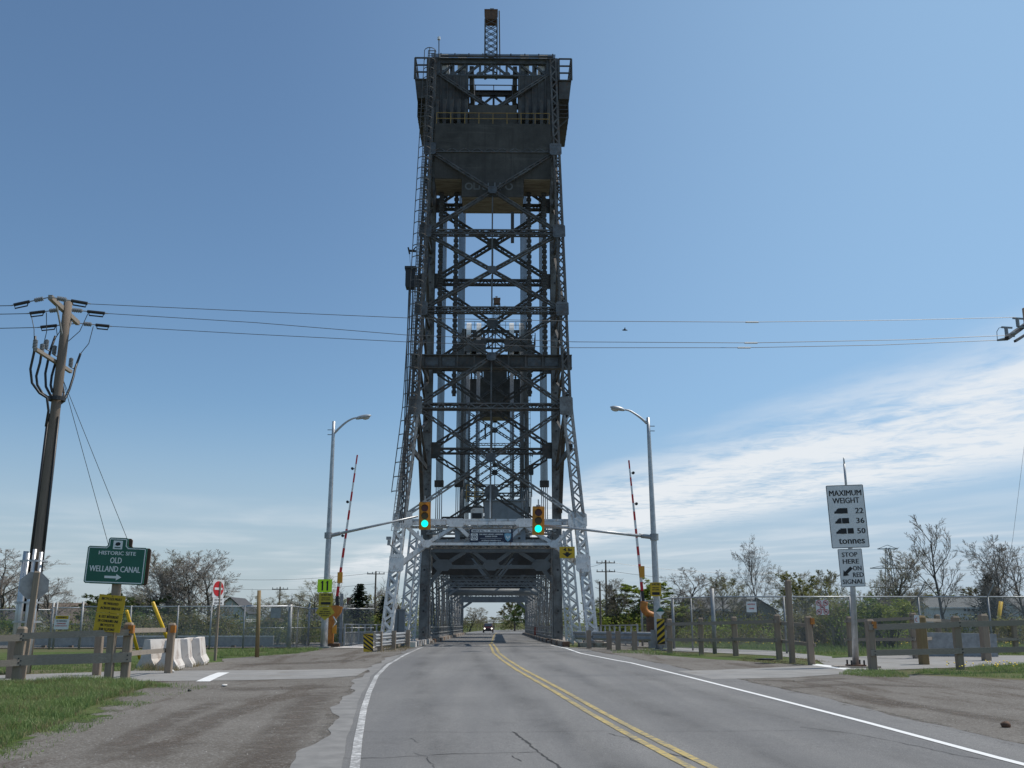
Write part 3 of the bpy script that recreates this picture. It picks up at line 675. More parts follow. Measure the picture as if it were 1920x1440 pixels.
# ================================================================ the lift bridge
def zr(row, Y, px=921): return at(px, row, Y).z
tower = thing('lift_tower', 'near dark steel lift bridge tower with concrete counterweight, spanning the road', 'bridge tower', (0, 66, 0.2), 'lift bridge towers')
TB_Z = 0.25
LB = Vector((5.45, 54.2, TB_Z)); LM = Vector((4.53, 58.2, zr(763, 58.2))); LT = Vector((4.24, 64.3, zr(116, 64.3)))
def legp(z):
    a, b = (LB, LM) if z < LM.z else (LM, LT)
    return a.lerp(b, (z - a.z) / (b.z - a.z))
def legrow(row):
    z = 12.0
    for i in range(30): z = zr(row, legp(z).y)
    return legp(z)
CXX, CYY = 4.3, 66.0
def mem(name, p0, p1, w, d, pitch, m=None, parent=None, up=None, faces='wd', bar=0.07, ang=0.09, x=False, label=None):
    a = MB(); 
    P0, P1, dr, A, B = a.frame(p0, p1, up)
    for i in (-1, 1):
        for j in (-1, 1):
            o = A * (i * (w - ang) / 2) + B * (j * (d - ang) / 2); a.beam(P0 + o, P1 + o, ang, ang, B)
    full = MB(); full.laced(p0, p1, w, d, pitch, bar, ang, up, faces, x)
    lac = MB(); lac.v = full.v[32:]; lac.f = [tuple(i - 32 for i in f) for f in full.f[24:]]
    t = obj(name, a, m or M['steel'], parent or tower, label=label)
    l = obj('lacing', lac, m or M['steel'], t); l['kind'] = 'stuff'
    return t
def plate(name, c, w, h, m=None, parent=None, cut=0.25, n=(0, -1, 0), th=0.03):
    """cut-corner gusset plate facing n"""
    c = Vector(c); n = Vector(n).normalized(); u = Vector((0, 0, 1)).cross(n).normalized(); v = n.cross(u)
    k = min(w, h) * cut
    pts = [(-w/2 + k, -h/2), (w/2 - k, -h/2), (w/2, -h/2 + k), (w/2, h/2 - k), (w/2 - k, h/2), (-w/2 + k, h/2), (-w/2, h/2 - k), (-w/2, -h/2 + k)]
    mb = MB(); mb.prism([c + u * a + v * b for a, b in pts], n, th)
    if w > 0.5 and h > 0.5:      # rivet heads
        for i in range(5):
            for j in (-1, 1):
                q = c + u * ((i - 2) * w * 0.16) + v * (j * h * 0.32) + n * (th / 2 + 0.006); mb.box(q, (0.035, 0.035, 0.035))
    return obj(name, mb, m or M['plate'], parent or tower)

SX = (-1, 1)
NLO = Vector((0, -0.958, 0.287)); NUP = Vector((0, -0.974, 0.228)); VLO = Vector((0, 0.287, 0.958)); VUP = Vector((0, 0.228, 0.974))   # lie of the raking plane
# legs on the approach side, raking towards the road
for s in SX:
    for a, b, nm in ((LB, legrow(975), 'leg_foot_section'), (legrow(975), LM, 'leg_middle_section'), (LM, LT, 'leg_upper_section')):
        A = Vector((s * a.x, a.y, a.z)); B = Vector((s * b.x, b.y, b.z)); low = b.z < 9
        mem(nm, A, B, 0.60 if b.z < LM.z + 1 else 0.50, 0.75, 0.42 if low else 0.55, M['steel_span'] if nm == 'leg_middle_section' else None, None, (0, 1, 0), 'wd', 0.14 if low else 0.09, 0.13 if low else 0.12)
    mb = MB(); mb.box((s * LB.x, LB.y, 0.22), (1.5, 1.6, 0.5)); mb.box((s * LB.x, LB.y, 0.52), (1.0, 1.1, 0.1)); obj('leg_footing', mb, M['conc_d'], tower)
    # inner secondary laced post between leg and column
    mem('inner_post', (s * 4.95, 58.6, 0.3), (s * 4.55, 60.2, legrow(985).z), 0.55, 0.45, 0.40, None, None, (0, 1, 0), 'wd', 0.09, 0.09, x=False)
    mem('inner_post', (s * 4.75, 62.2, 0.3), (s * 4.45, 62.9, legrow(985).z), 0.42, 0.42, 0.40, None, None, (0, 1, 0), 'w', 0.06, 0.07, x=True)
    # plate columns on the canal side
    zt = zr(118, CYY); mb = MB()
    mb.box((s * CXX, CYY - 0.43, (zt + 0.2) / 2), (0.40, 0.04, zt - 0.2)); mb.box((s * CXX, CYY + 0.43, (zt + 0.2) / 2), (0.40, 0.04, zt - 0.2))
    mb.box((s * (CXX - 0.18), CYY, (zt + 0.2) / 2), (0.05, 0.82, zt - 0.2)); mb.box((s * (CXX + 0.18), CYY, (zt + 0.2) / 2), (0.05, 0.82, zt - 0.2))
    for q in (-1, 1):
        mb.box((s * CXX + q * 0.235, CYY - 0.46, (zt + 0.2) / 2), (0.10, 0.05, zt - 0.2)); mb.box((s * CXX + q * 0.235, CYY + 0.46, (zt + 0.2) / 2), (0.10, 0.05, zt - 0.2))
    col = obj('tower_column', mb, M['column'], tower)
    mb = MB()
    for k in range(int(zt / 1.3)):   # hand holes
        z = 0.9 + k * 1.3; mb.disc((s * CXX, CYY - 0.455, z), (0, 1, 0), 0.07, 0.02, 10)
    q = obj('hand_holes', mb, M['dark'], col); q['kind'] = 'stuff'
    mb = MB(); mb.box((s * (CXX + 0.1), CYY, 0.12), (1.5, 1.9, 0.5)); obj('column_footing', mb, M['conc_d'], tower)

# bracing in the raking plane
rows = [134, 284, 437, 582, 763, 972]
P = [legrow(r) for r in rows]
for i, p in enumerate(P):
    if i in (1, 2, 3, 4):
        mem('strut', (-p.x + .3, p.y, p.z), (p.x - .3, p.y, p.z), 0.34, 0.40, 0.42, None, None, VUP, 'wd', 0.06, 0.085)
    for s in SX:
        if i in (1, 2, 3, 4): plate('gusset_plate', (s * (p.x - 0.08), p.y - 0.42, p.z), 0.80 if i < 4 else 0.78, 1.0 if i < 4 else 1.2, M['plate'] if i < 4 else M['column'], cut=0.12, n=NUP)
for i in range(5):
    a, b = P[i], P[i + 1]
    c = Vector((0, (a.y + b.y) / 2, 0)); k = a.x / (a.x + b.x); c = Vector((-a.x, a.y, a.z)).lerp(Vector((b.x, b.y, b.z)), k)
    for s in SX:
        off = Vector((0, 0.03 * s, 0)); A = Vector((s * a.x, a.y, a.z)); B = Vector((-s * b.x, b.y, b.z)); d = (B - A).normalized()
        mem('diagonal_brace', A + d * 0.5 + off, B - d * 0.5 + off, 0.23, 0.26, 0.6, None, None, (0, 1, 0), 'wd', 0.045, 0.07)
    plate('centre_gusset', (c.x, c.y - 0.2, c.z), 0.58, 0.56, cut=0.2, n=NUP)
    mb = MB(); mb.beam((0, c.y, c.z - 0.3), (0, b.y, b.z), 0.09); obj('sag_rod', mb, M['steel'], tower)
    if i in (2, 4):
        mb = MB(); mb.beam((0, c.y, c.z + 0.3), (0, a.y, a.z), 0.09); obj('sag_rod', mb, M['steel'], tower)
# heavy box girder half way up
g = legrow(677); gy = g.y + 0.75
mb = MB(); gz = zr(679, gy); hh = zr(668, gy) - zr(690, gy)
mb.box((0, gy, gz), (2 * g.x + 0.9, 0.12, hh))
for dz2 in (-1, 1): mb.box((0, gy, gz + dz2 * (hh / 2 + 0.03)), (2 * g.x + 0.9, 0.5, 0.06))
for k in range(-4, 5): mb.box((k * 1.05, gy - 0.12, gz), (0.10, 0.12, hh - 0.02))
gird = obj('box_girder', mb, M['steel'], tower)
for k in range(8): plate('web_panel', (-3.67 + k * 1.05, gy - 0.09, gz), 0.8, hh * 0.72, M['plate'] if k in (0, 1, 6, 7) else M['steel_old'], gird, cut=0.1, th=0.02)

# bracing between the columns on the canal side
brow = [238, 389, 530, 688, 846, 1004]
bz = [zr(r, CYY) for r in brow]
for i, z in enumerate(bz):
    if i in (1, 2, 4): mem('strut', (-CXX + .3, CYY, z), (CXX - .3, CYY, z), 0.42, 0.42, 0.5, M['steel_old'], None, (0, 0, 1), 'wd', 0.07, 0.10)
    if i == 3: mem('strut', (-CXX + .3, CYY, z), (CXX - .3, CYY, z), 0.6, 0.5, 0.6, M['steel_old'], None, (0, 0, 1), 'wd', 0.07, 0.12)
    for s in SX:
        if 0 < i < 5: plate('column_gusset', (s * (CXX - 0.50), CYY - 0.3, z), 0.85, 1.1, M['steel_old'], cut=0.3)
for i in range(5):
    za, zb = bz[i], bz[i + 1]; zc = (za + zb) / 2
    for s in SX:
        A = Vector((s * CXX, CYY + 0.05 * s, za)); B = Vector((-s * CXX, CYY + 0.05 * s, zb)); d = (B - A).normalized()
        mem('diagonal_brace', A + d * 0.8, B - d * 0.8, 0.34, 0.34, 0.55, M['steel_old'], None, (0, 1, 0), 'w', 0.055, 0.085)
    plate('centre_gusset', (0, CYY - 0.28, zc), 0.95 if i == 4 else 0.80, 0.95 if i == 4 else 0.75, M['plate'] if i in (2, 4) else M['steel_old'], cut=0.28)
    mb = MB(); mb.beam((0, CYY, zc), (0, CYY, zb), 0.1); obj('sag_rod', mb, M['steel_old'], tower)

# side bracing between each leg and its column
sz = [zr(r, 62) for r in (240, 345, 437, 582, 688, 763, 860)]
for s in SX:
    for i, z in enumerate(sz):
        p = legp(z); a = Vector((s * p.x, p.y, z)); b = Vector((s * CXX, CYY, z))
        mb = MB(); mb.beam(a, b, 0.14, 0.32, (0, 0, 1)); obj('side_strut', mb, M['steel_old'], tower)
        if i + 1 < len(sz):
            z2 = sz[i + 1]; p2 = legp(z2)
            for A, B in ((a, Vector((s * CXX, CYY, z2))), (b, Vector((s * p2.x, p2.y, z2)))):
                mb = MB(); mb.beam(A, B, 0.10, 0.16, (s, 0, 0)); obj('side_diagonal', mb, M['steel_old'], tower)
    # curved bracket below the lowest node, with lacing
    pts = [Vector((s * (4.5 - 0.0 * k), 58.6 + k * 0.62, LM.z - 0.4 - k * k * 0.014 * 3)) for k in range(12)]
    mb = MB()
    for a, b in zip(pts[:-1], pts[1:]): mb.beam(a, b, 0.25, 0.22, (0, 0, 1))
    obj('curved_bracket', mb, M['steel_old'], tower)

# portal over the approach, in silver paint
pt = legrow(980); pb = legrow(1021); pk = legrow(1060)
py = pt.y + 0.02
def pp(px, row): return Vector((at(px, row, py).x, py, at(px, row, py).z))
def ry(z): return legp(z).y + 0.02
hw_t = pt.x - 0.25
zt_, zb_ = pp(921, 981).z, pp(921, 1021).z
mem('portal_top_chord', (-hw_t, py + 0.35, zt_), (hw_t, py + 0.35, zt_), 0.62, 0.34, 0.30, M['steel'], None, VLO, 'w', 0.07, 0.12)
mb = MB(); mb.beam((-hw_t, ry(zt_) - 0.02, zt_), (hw_t, ry(zt_) - 0.02, zt_), 0.03, 0.22, VLO); obj('portal_face_plate', mb, M['steel'], tower)
mem('portal_bottom_chord', (-3.55, py + 0.35 - 0.3, zb_), (3.55, py + 0.35 - 0.3, zb_), 0.62, 0.26, 0.34, M['steel_span'], None, VLO, 'w', 0.07, 0.10)
mb = MB(); mb.beam((-3.5, ry(zb_) - 0.04, zb_), (3.5, ry(zb_) - 0.04, zb_), 0.03, 0.16, VLO); obj('portal_face_plate', mb, M['steel'], tower)
for s in SX:
    n1 = Vector((s * (hw_t + 0.05), ry(zt_ - .05), zt_ - 0.05)); n2 = Vector((s * 3.52, ry(zb_), zb_)); n3 = Vector((s * 1.90, ry(zt_ - .1), zt_ - 0.1)); n4 = Vector((s * 1.2, ry(zb_ + .45), zb_ + 0.45)); kn = Vector((s * (pk.x - 0.2), pk.y, pk.z))
    for a, b in ((n1, n2), (n2, n3), (n3, n4)):
        mb = MB(); mb.beam(a, b, 0.2, 0.05, NLO); mb.beam(a + Vector((0, 0.6, 0)), b + Vector((0, 0.6, 0)), 0.2, 0.05, NLO); mb.beam(a + Vector((0, .08, .09)), b + Vector((0, .08, .09)), 0.03, 0.12, NLO); obj('portal_web', mb, M['steel'], tower)
    mb = MB(); mb.beam(n2, kn, 0.26, 0.06, NLO); mb.beam(n2 + Vector((0, .2, .1)), kn + Vector((0, .2, .1)), 0.04, 0.3, NLO); mb.beam(n2 + Vector((0, .6, 0)), kn + Vector((0, .6, 0)), 0.24, 0.06, NLO); obj('knee_brace', mb, M['steel'], tower)
    plate('portal_gusset', n3 + Vector((0, -0.05, 0.12)), 1.1, 0.5, M['steel'], cut=0.4, n=NLO)
    plate('portal_gusset', n2 + Vector((0, -0.05, 0.0)), 0.62, 0.42, M['steel'], cut=0.4, n=NLO)
    plate('portal_gusset', Vector((s * (hw_t + 0.1), py - 0.34, zt_ + 0.15)), 1.05, 0.95, M['steel'], cut=0.15, n=NLO)
    plate('portal_gusset', Vector((s * (pk.x - 0.1), pk.y - 0.42, pk.z + 0.1)), 0.8, 1.0, M['steel'], cut=0.15, n=NLO)
    plate('portal_end_plate', Vector((s * 1.82, py - 0.06, (zt_ + zb_) / 2 - 0.12)), 0.28, 1.0, M['span_grey'], cut=0.02, n=NLO)
    mb = MB(); mb.beam((s * 2.4, py + 0.1, zb_), (s * 2.4, py + 0.1, zb_ + 0.3), 0.05); obj('hanger', mb, M['steel'], tower)
# second frame of the portal a few metres behind, over the columns
y2 = CYY - 0.6; za2, zb2 = zr(998, y2), zr(1016, y2)
mem('rear_portal_chord', (-4.2, y2, za2), (4.2, y2, za2), 0.5, 0.32, 0.34, M['steel_span'], None, (0, 0, 1), 'wd', 0.07, 0.09)
mem('rear_portal_chord', (-4.2, y2, zb2), (4.2, y2, zb2), 0.5, 0.3, 0.34, M['steel_span'], None, (0, 0, 1), 'wd', 0.07, 0.09)

# ---- tower head
zt, zb = LT.z, zr(147, 64.3); HY0, HY1 = 64.2, 68.6
for Y, m2 in ((HY0, M['plate']), (HY1, M['steel_old'])):
    mb = MB(); mb.box((0, Y, zt - 0.12), (8.6, 0.28, 0.3)); mb.box((0, Y - 0.02, zt + 0.05), (8.8, 0.5, 0.06)); obj('head_top_chord', mb, m2, tower)
    mb = MB(); mb.box((0, Y, zb + 0.1), (8.0, 0.26, 0.16)); mb.box((0, Y - 0.05, zb + 0.02), (8.0, 0.4, 0.05)); obj('head_bottom_chord', mb, m2, tower)
    xsn = [-3.75, -2.85, -1.9, -0.95, 0, 0.95, 1.9, 2.85, 3.75]
    for i, x in enumerate(xsn):
        mb = MB(); mb.beam((x, Y, zb + 0.15), (x, Y, zt - 0.25), 0.16, 0.12); obj('head_vertical', mb, m2, tower)
        if i % 2 == 1: plate('head_gusset', (x, Y - 0.1, zb + 0.2), 0.5, 0.4, m2, cut=0.3, th=0.02)
    for i in range(8):
        x0, x1 = xsn[i], xsn[i + 1]
        up_left = x0 >= 0
        a, b = ((x0, Y, zt - 0.25), (x1, Y, zb + 0.2)) if up_left else ((x0, Y, zb + 0.2), (x1, Y, zt - 0.25))
        mb = MB(); mb.beam(a, b, 0.15, 0.12, (0, 1, 0)); obj('head_diagonal', mb, m2, tower)
    for s in SX: plate('head_end_plate', (s * 4.2, Y - 0.18, (zt + zb) / 2 - 0.1), 0.85, zt - zb + 0.5, m2, cut=0.08, th=0.05)
for s in SX:
    for x in (1.55, 2.95, 4.25):
        mb = MB(); mb.box((s * x, (HY0 + HY1) / 2, zb + 0.25), (0.3, HY1 - HY0 - 0.3, 1.5)); obj('sheave_girder', mb, M['steel_old'], tower)
    mb = MB(); zs0, zs1 = zr(226, 64.0), zb + 0.05; mb.box((s * 3.0, 64.0, (zs0 + zs1) / 2), (2.5, 0.06, zs1 - zs0))
    for k in range(6): mb.box((s * (1.85 + 0.46 * k), 63.93, (zs0 + zs1) / 2), (0.09, 0.12, zs1 - zs0))
    obj('shade_panel', mb, M['steel_old'], tower)  # dark panel added for the shade under the deck, ribs standing for ropes
    mb = MB(); mb.box((s * 2.75, 69.0, zb - 0.9), (3.0, 0.08, 1.6)); obj('shade_panel', mb, M['steel_old'], tower)  # dark panel added behind the sheaves to darken the head
mb = MB()
for k in range(9): mb.box((0, 63.5 + k * 0.12, zt + 0.1), (8.8, 0.03, 0.04))
obj('walkway_grating', mb, M['steel_old'], tower)['kind'] = 'stuff'
def railing(name, pts, h, parent, m, post=1.4, rails=(1.0, 0.5), r=0.03, r_post=0.03):
    pts = [Vector(p) for p in pts]; mb = MB()
    for a, b in zip(pts[:-1], pts[1:]):
        for q in rails: mb.beam(a + Vector((0, 0, h * q)), b + Vector((0, 0, h * q)), r * 2)
        n = max(1, int(round((b - a).length / post)))
        for k in range(n + 1):
            p = a.lerp(b, k / n); mb.beam(p, p + Vector((0, 0, h)), r_post * 2)
    return obj(name, mb, m, parent)
railing('head_railing', [(-3.7, 63.4, zt + 0.1), (4.2, 63.4, zt + 0.1)], zr(106, 63.4) - zt - 0.1, tower, M['steel_old'], 1.0, (1.0,), 0.05, 0.04)
railing('head_railing', [(-4.2, 69.4, zt + 0.1), (4.2, 69.4, zt + 0.1)], 1.0, tower, M['steel_old'], 1.4, (1.0, 0.5), 0.03)
# sheaves and their ropes
SHY, SHR = 66.65, 2.3; SHZ = zt + 1.65 - SHR
for s in SX:
    for x in (3.62, 2.25):
        mb = MB(); mb.ring((s * x, SHY, SHZ), (1, 0, 0), SHR - 0.32, SHR, 0.62, 40); mb.ring((s * x, SHY, SHZ), (1, 0, 0), 0.2, 0.5, 0.7, 20)
        sh = obj('sheave', mb, M['sheave'], tower, sm=False); mb = MB()
        for k in range(8):
            t_ = math.pi * k / 4; d = Vector((0, math.cos(t_), math.sin(t_)))
            mb.beam(Vector((s * x, SHY, SHZ)) + d * 0.4, Vector((s * x, SHY, SHZ)) + d * (SHR - 0.25), 0.3, 0.1, (1, 0, 0))
        obj('spokes', mb, M['sheave'], sh)
        mb = MB()
        for k in range(6):
            xx = s * x + (k - 2.5) * 0.085
            mb.tube([(xx, SHY + SHR, SHZ), (xx, SHY + SHR, zr(907, 68.5))], 0.036, 6); 
        obj('lifting_ropes', mb, M['rope'], tower, sm=True)['kind'] = 'stuff'
        mb = MB()
        for k in range(6):
            xx = s * x + (k - 2.5) * 0.085
            mb.tube([(xx, SHY - SHR, SHZ), (xx, SHY - SHR, zr(225, 63.9))], 0.036, 6)
        obj('counterweight_ropes', mb, M['rope'], tower, sm=True)['kind'] = 'stuff'
        mb = MB(); mb.box((s * x, 68.55, zr(907, 68.5)), (0.62, 0.5, 0.42)); obj('rope_socket_block', mb, M['steel_old'], tower)
        mb = MB()
        for k in range(4):
            xx = s * x + (k - 1.5) * 0.13; mb.tube([(xx, 68.55, zr(910, 68.5)), (xx, 68.55, 7.4)], 0.03, 6)
        obj('hanger_ropes', mb, M['rope'], tower, sm=True)['kind'] = 'stuff'
# platforms at both sides of the head
for s in SX:
    x0, x1 = s * 4.62, s * 5.5
    z1 = zr(156, 64); z2 = zr(190, 64); z3 = zr(222, 64)
    mb = MB(); mb.box(((x0 + x1) / 2, 66, z1), (0.9, 5.0, 0.08)); obj('side_platform', mb, M['steel_old'], tower)
    mb = MB(); zc_, hc_ = (z1 + z2) / 2, z1 - z2
    vs = [(x0, 63.6, z1 - .05), (x1, 63.6, z1 - .05), (x1, 68.4, z1 - .05), (x0, 68.4, z1 - .05), (x0, 63.6, z2), (x1 - s * 0.16, 63.6, z2), (x1 - s * 0.16, 68.4, z2), (x0, 68.4, z2)]
    mb.add(vs, [(0, 1, 2, 3), (7, 6, 5, 4), (0, 4, 5, 1), (1, 5, 6, 2), (2, 6, 7, 3), (3, 7, 4, 0)]); obj('machinery_box', mb, M['steel_old'], tower)
    mb = MB(); mb.box(((x0 + x1) / 2 - s * 0.12, 66, z3), (0.7, 4.4, 0.07)); mb.beam((x0, 64, z3 - 0.6), (x1 - s * 0.25, 64, z3), 0.07); obj('lower_platform', mb, M['steel_old'], tower)
    zz = zr(111, 63.6) - z1
    for xx in (x0 + s * 0.05, x1 - s * 0.03): railing('platform_railing', [(xx, 63.55, z1), (xx, 68.4, z1)], zz, tower, M['steel_old'], 1.6, (1.0, .66, .33), 0.03, 0.03)
    railing('platform_railing', [(x0, 63.5, z1), (x1 + s * .03, 63.5, z1)], zz, tower, M['steel_old'], 0.9, (1.0, 0.66, 0.33), 0.045, 0.05)
    railing('platform_railing', [(x0, 68.4, z1), (x1, 68.4, z1)], zz, tower, M['steel_old'], 0.45, (1.0, 0.8, 0.5, 0.2), 0.02, 0.02)
    railing('platform_railing', [(x0, 63.9, z3), (x1 - s * 0.22, 63.9, z3), (x1 - s * 0.22, 68, z3), (x0, 68, z3)], (z2 - z3), tower, M['steel_old'], 0.8, (1.0, 0.75, 0.5, 0.25), 0.03, 0.03)
# mast on the head
mz0, mz1 = zt + 0.1, zr(25, 66.4); bzm = zr(42, 66.4); mx = -0.2
mast = mem('beacon_mast', (mx, 66.4, mz0), (mx, 66.4, bzm), 0.98, 0.98, 0.52, M['steel_old'], None, (0, 1, 0), 'wd', 0.055, 0.09, x=True)
mb = MB(); mb.box((mx, 66.4, (bzm + mz1) / 2), (0.92, 0.92, mz1 - bzm)); mb.box((mx, 66.4, mz1), (1.0, 1.0, 0.06)); obj('beacon_box', mb, M['rust'], mast)
mb = MB(); mb.tube([(mx, 66.4, mz1), (mx, 66.4, mz1 + 0.25)], 0.06); mb.box((mx + 0.06, 66.4, mz1 + 0.33), (0.3, 0.12, 0.14)); obj('camera_head', mb, M['galv_dull'], mast)
mb = MB(); mb.tube([(mx + 0.68, 66.3, mz0), (mx + 0.6, 66.3, mz1 + 0.15)], 0.045); obj('antenna_pole', mb, M['steel_old'], mast)
mb = MB(); q = at(823, 112, 64); w_ = at(823, 72, 64); mb.tube([q, w_], 0.035); obj('light_pole', mb, M['steel_old'], tower)
mb = MB(); mb.disc(w_, (0, 0, 1), 0.11, 0.2, 10); obj('navigation_light', mb, M['white_p'], tower)

# ladder and safety cage on the left leg, conduits, transformer and hoist
def ladder(z0, z1, xo, m):
    mb = MB(); z = z0
    while z < z1:
        p = legp(z); q = legp(min(z + 0.45, z1)); b = Vector((-p.x + xo, p.y - 0.6, z)); b2 = Vector((-q.x + xo, q.y - 0.6, min(z + 0.45, z1)))
        for e in (-0.22, 0.22): mb.beam(b + Vector((e, 0, 0)), b2 + Vector((e, 0, 0)), 0.05)
        mb.beam(b + Vector((-.22, 0, 0)), b + Vector((.22, 0, 0)), 0.03); m_ = (b + b2) / 2; mb.beam(m_ + Vector((-.22, 0, 0)), m_ + Vector((.22, 0, 0)), 0.03)
        z += 0.45
    return mb
obj('ladder', ladder(6.4, LT.z + 0.6, -0.16, M['steel']), M['steel'], tower)['kind'] = 'stuff'
mb = MB(); z = 8.6; hoops = []
while z < LT.z + 0.8:
    p = legp(min(z, LT.z)); c = Vector((-p.x - 0.16, p.y - 0.6, z)); pts = [c + Vector((-0.08 + 0.42 * math.cos(a), -0.55 * math.sin(a), 0)) for a in [math.pi * k / 8 for k in range(9)]]
    for a, b in zip(pts[:-1], pts[1:]): mb.beam(a, b, 0.02, 0.055, (0, 0, 1))
    hoops.append(pts); z += 0.85
for a, b in zip(hoops[:-1], hoops[1:]):
    for k in (1, 4, 7): mb.beam(a[k], b[k], 0.05, 0.02)
obj('ladder_cage', mb, M['steel'], tower)['kind'] = 'stuff'
for k, px in enumerate((763, 766, 770)):
    mb = MB(); pts = [at(px + 4, 540, 59.8), at(px, 650, 58.6), at(px - 4, 780, 57.2), at(px - 8, 920, 55.6), at(px - 14, 980, 55.0)]; mb.tube(pts, 0.035, 6); obj('conduit', mb, M['dark'], tower)
tc = at(770, 522, 60.0); mb = MB(); mb.box(tc, (0.55, 0.6, 1.35)); mb.box(tc + Vector((0, 0, 0.62)), (0.72, 0.75, 0.16)); mb.box(tc + Vector((0.5, 0.1, -0.15)), (0.55, 0.4, 0.7))
for k in range(4): mb.box(tc + Vector((-0.29, -0.2 + k * 0.14, -0.1)), (0.05, 0.04, 0.9))
obj('transformer_box', mb, M['dark'], tower)
hc = at(780, 471, 60.4); hd = at(767, 470, 60.4); mb = MB(); mb.beam(hc, hd, 0.12); mb.beam(hd + Vector((-.06, 0, .22)), hd + Vector((0.04, 0, -.22)), 0.1); mb.beam(hc + Vector((0, 0, 0.3)), hc.lerp(hd, 0.5), 0.06); obj('hoist_arm', mb, M['steel_old'], tower)
mb = MB(); mb.tube([hd, tc + Vector((0, 0, 0.6))], 0.012, 5); obj('hoist_cable', mb, M['wire'], tower)
sc_ = at(729, 1019, 55.0); mb = MB(); mb.tube([sc_ + Vector((0, 0, -.1)), sc_ + Vector((0.02, 0, .18))], 0.09, 10); mb.box(sc_ + Vector((0.0, -0.05, 0.28)), (0.26, 0.22, 0.16)); mb.beam(sc_, sc_ + Vector((0.35, 0, -0.35)), 0.07); obj('loudspeaker', mb, M['galv_dull'], tower)

# ---- counterweight
cwy0, cwy1 = 62.35, 65.15; zc_b = zr(335, cwy0); zc_c = zr(369, cwy0); zc_t = zr(232, cwy0); zc_tt = zr(192, cwy0)
hx = 3.93; hxc = 2.08
cw = thing('counterweight', 'dark concrete counterweight block hung high in the near bridge tower', 'counterweight', (0, 63.8, zc_c), 'bridge counterweights')
mb = MB(); mb.box((0, (cwy0 + cwy1) / 2, (zc_b + zc_t) / 2), (2 * hx, cwy1 - cwy0, zc_t - zc_b)); mb.box((0, (cwy0 + cwy1) / 2, (zc_c + zc_b) / 2 - 0.002), (2 * hxc, cwy1 - cwy0, zc_b - zc_c)); obj('concrete_block', mb, M['cw'], cw)
mb = MB(); 
nb = 9
for k in range(nb):
    yk = cwy0 + 0.06 + (k + 0.5) * (cwy1 - cwy0 - 0.12) / nb; wd = (cwy1 - cwy0 - 0.12) / nb * 0.93
    mb.box((0, yk, zc_c - 0.02), (2 * hxc - 0.06, wd, 0.04 + 0.02 * (k % 2)))
    for s in SX: mb.box((s * (hx + hxc) / 2, yk, zc_b - 0.02), (hx - hxc - 0.06, wd, 0.04 + 0.02 * (k % 2)))
obj('soffit_boards', mb, M['cw_under'], cw)
mb = MB(); mb.box((0, 63.8, (zc_t + zc_tt) / 2), (3.3, 2.2, zc_tt - zc_t)); obj('hanger_box', mb, M['cw'], cw)
for s in SX:
    for k in range(5):
        mb = MB(); mb.box((s * (1.85 + 0.5 * k), 63.0, (zc_t + zc_tt) / 2 + 0.2), (0.22, 0.4, zc_tt - zc_t + 0.6)); obj('hanger_plate', mb, M['steel_old'], cw)
railing('counterweight_railing', [(-3.85, cwy0 + 0.1, zc_t), (3.85, cwy0 + 0.1, zc_t)], 0.85, cw, M['yellow_rail'], 0.95, (1.0, 0.5), 0.022, 0.025)
M['graffiti'] = plain('pale_spray_paint', (0.15, 0.155, 0.155), 0.8)
mb = MB()          # faded spray paint strokes on the lower front of the block
zz = (zc_b + zc_c) / 2 + 0.1
for x0, sh in ((-1.85, 'O'), (-1.25, 'u'), (-0.65, 'u'), (0.15, 'i'), (0.5, 'I'), (0.85, 'O')):
    if sh == 'O': mb.ring((x0 + 0.25, cwy0 - 0.003, zz), (0, 1, 0), 0.17, 0.27, 0.006, 14)
    elif sh == 'u':
        for e in (0, 0.36): mb.box((x0 + e, cwy0 - 0.003, zz + 0.05), (0.09, 0.006, 0.42))
        mb.box((x0 + 0.18, cwy0 - 0.003, zz - 0.2), (0.4, 0.006, 0.09))
    else: mb.box((x0, cwy0 - 0.003, zz), (0.1, 0.006, 0.55))
obj('spray_paint_marks', mb, M['graffiti'], cw)['kind'] = 'stuff'
for s in SX:
    for x in (3.55, 2.5):
        mb = MB(); z = zc_b; zl = zr(742 if x < 3 else 700, 64.3); k = 0
        while z > zl:
            mb.box((s * x, 64.5, z), (0.34 if k % 2 else 0.24, 0.2, 0.17)); z -= 0.19; k += 1
        obj('balance_chain', mb, M['steel_old'], cw)['kind'] = 'stuff'
mb = MB(); q = at(961, 400, 63); mb.box((q.x, 63.4, (zr(405, 63.4) + zr(448, 63.4)) / 2), (0.22, 0.25, zr(405, 63.4) - zr(448, 63.4) + 0.5)); obj('stop_bar', mb, M['steel_old'], cw)

# ---- the far tower and its counterweight: the same again, turned round
def turned(root, label):
    c = copy_tree(root, None, label); l = root.location; c.location = (-l.x, 2 * 100.0 - l.y, l.z - 0.25); c.rotation_euler = (0, 0, math.pi); return c
ft = turned(tower, 'far lift bridge tower seen through the near tower beyond the span')
mb = MB(); mb.ring((mx - 1.1, 66.9, bzm - 0.7), (0.2, 1, 0), 0.0, 0.3, 0.08, 16); mb.beam((mx - 0.5, 66.5, bzm - 0.7), (mx - 1.1, 66.8, bzm - 0.7), 0.05); dsh = obj('dish_antenna', mb, M['white_p'], tower); dsh.parent = ft
turned(cw, 'smaller looking dark counterweight hung in the far bridge tower')

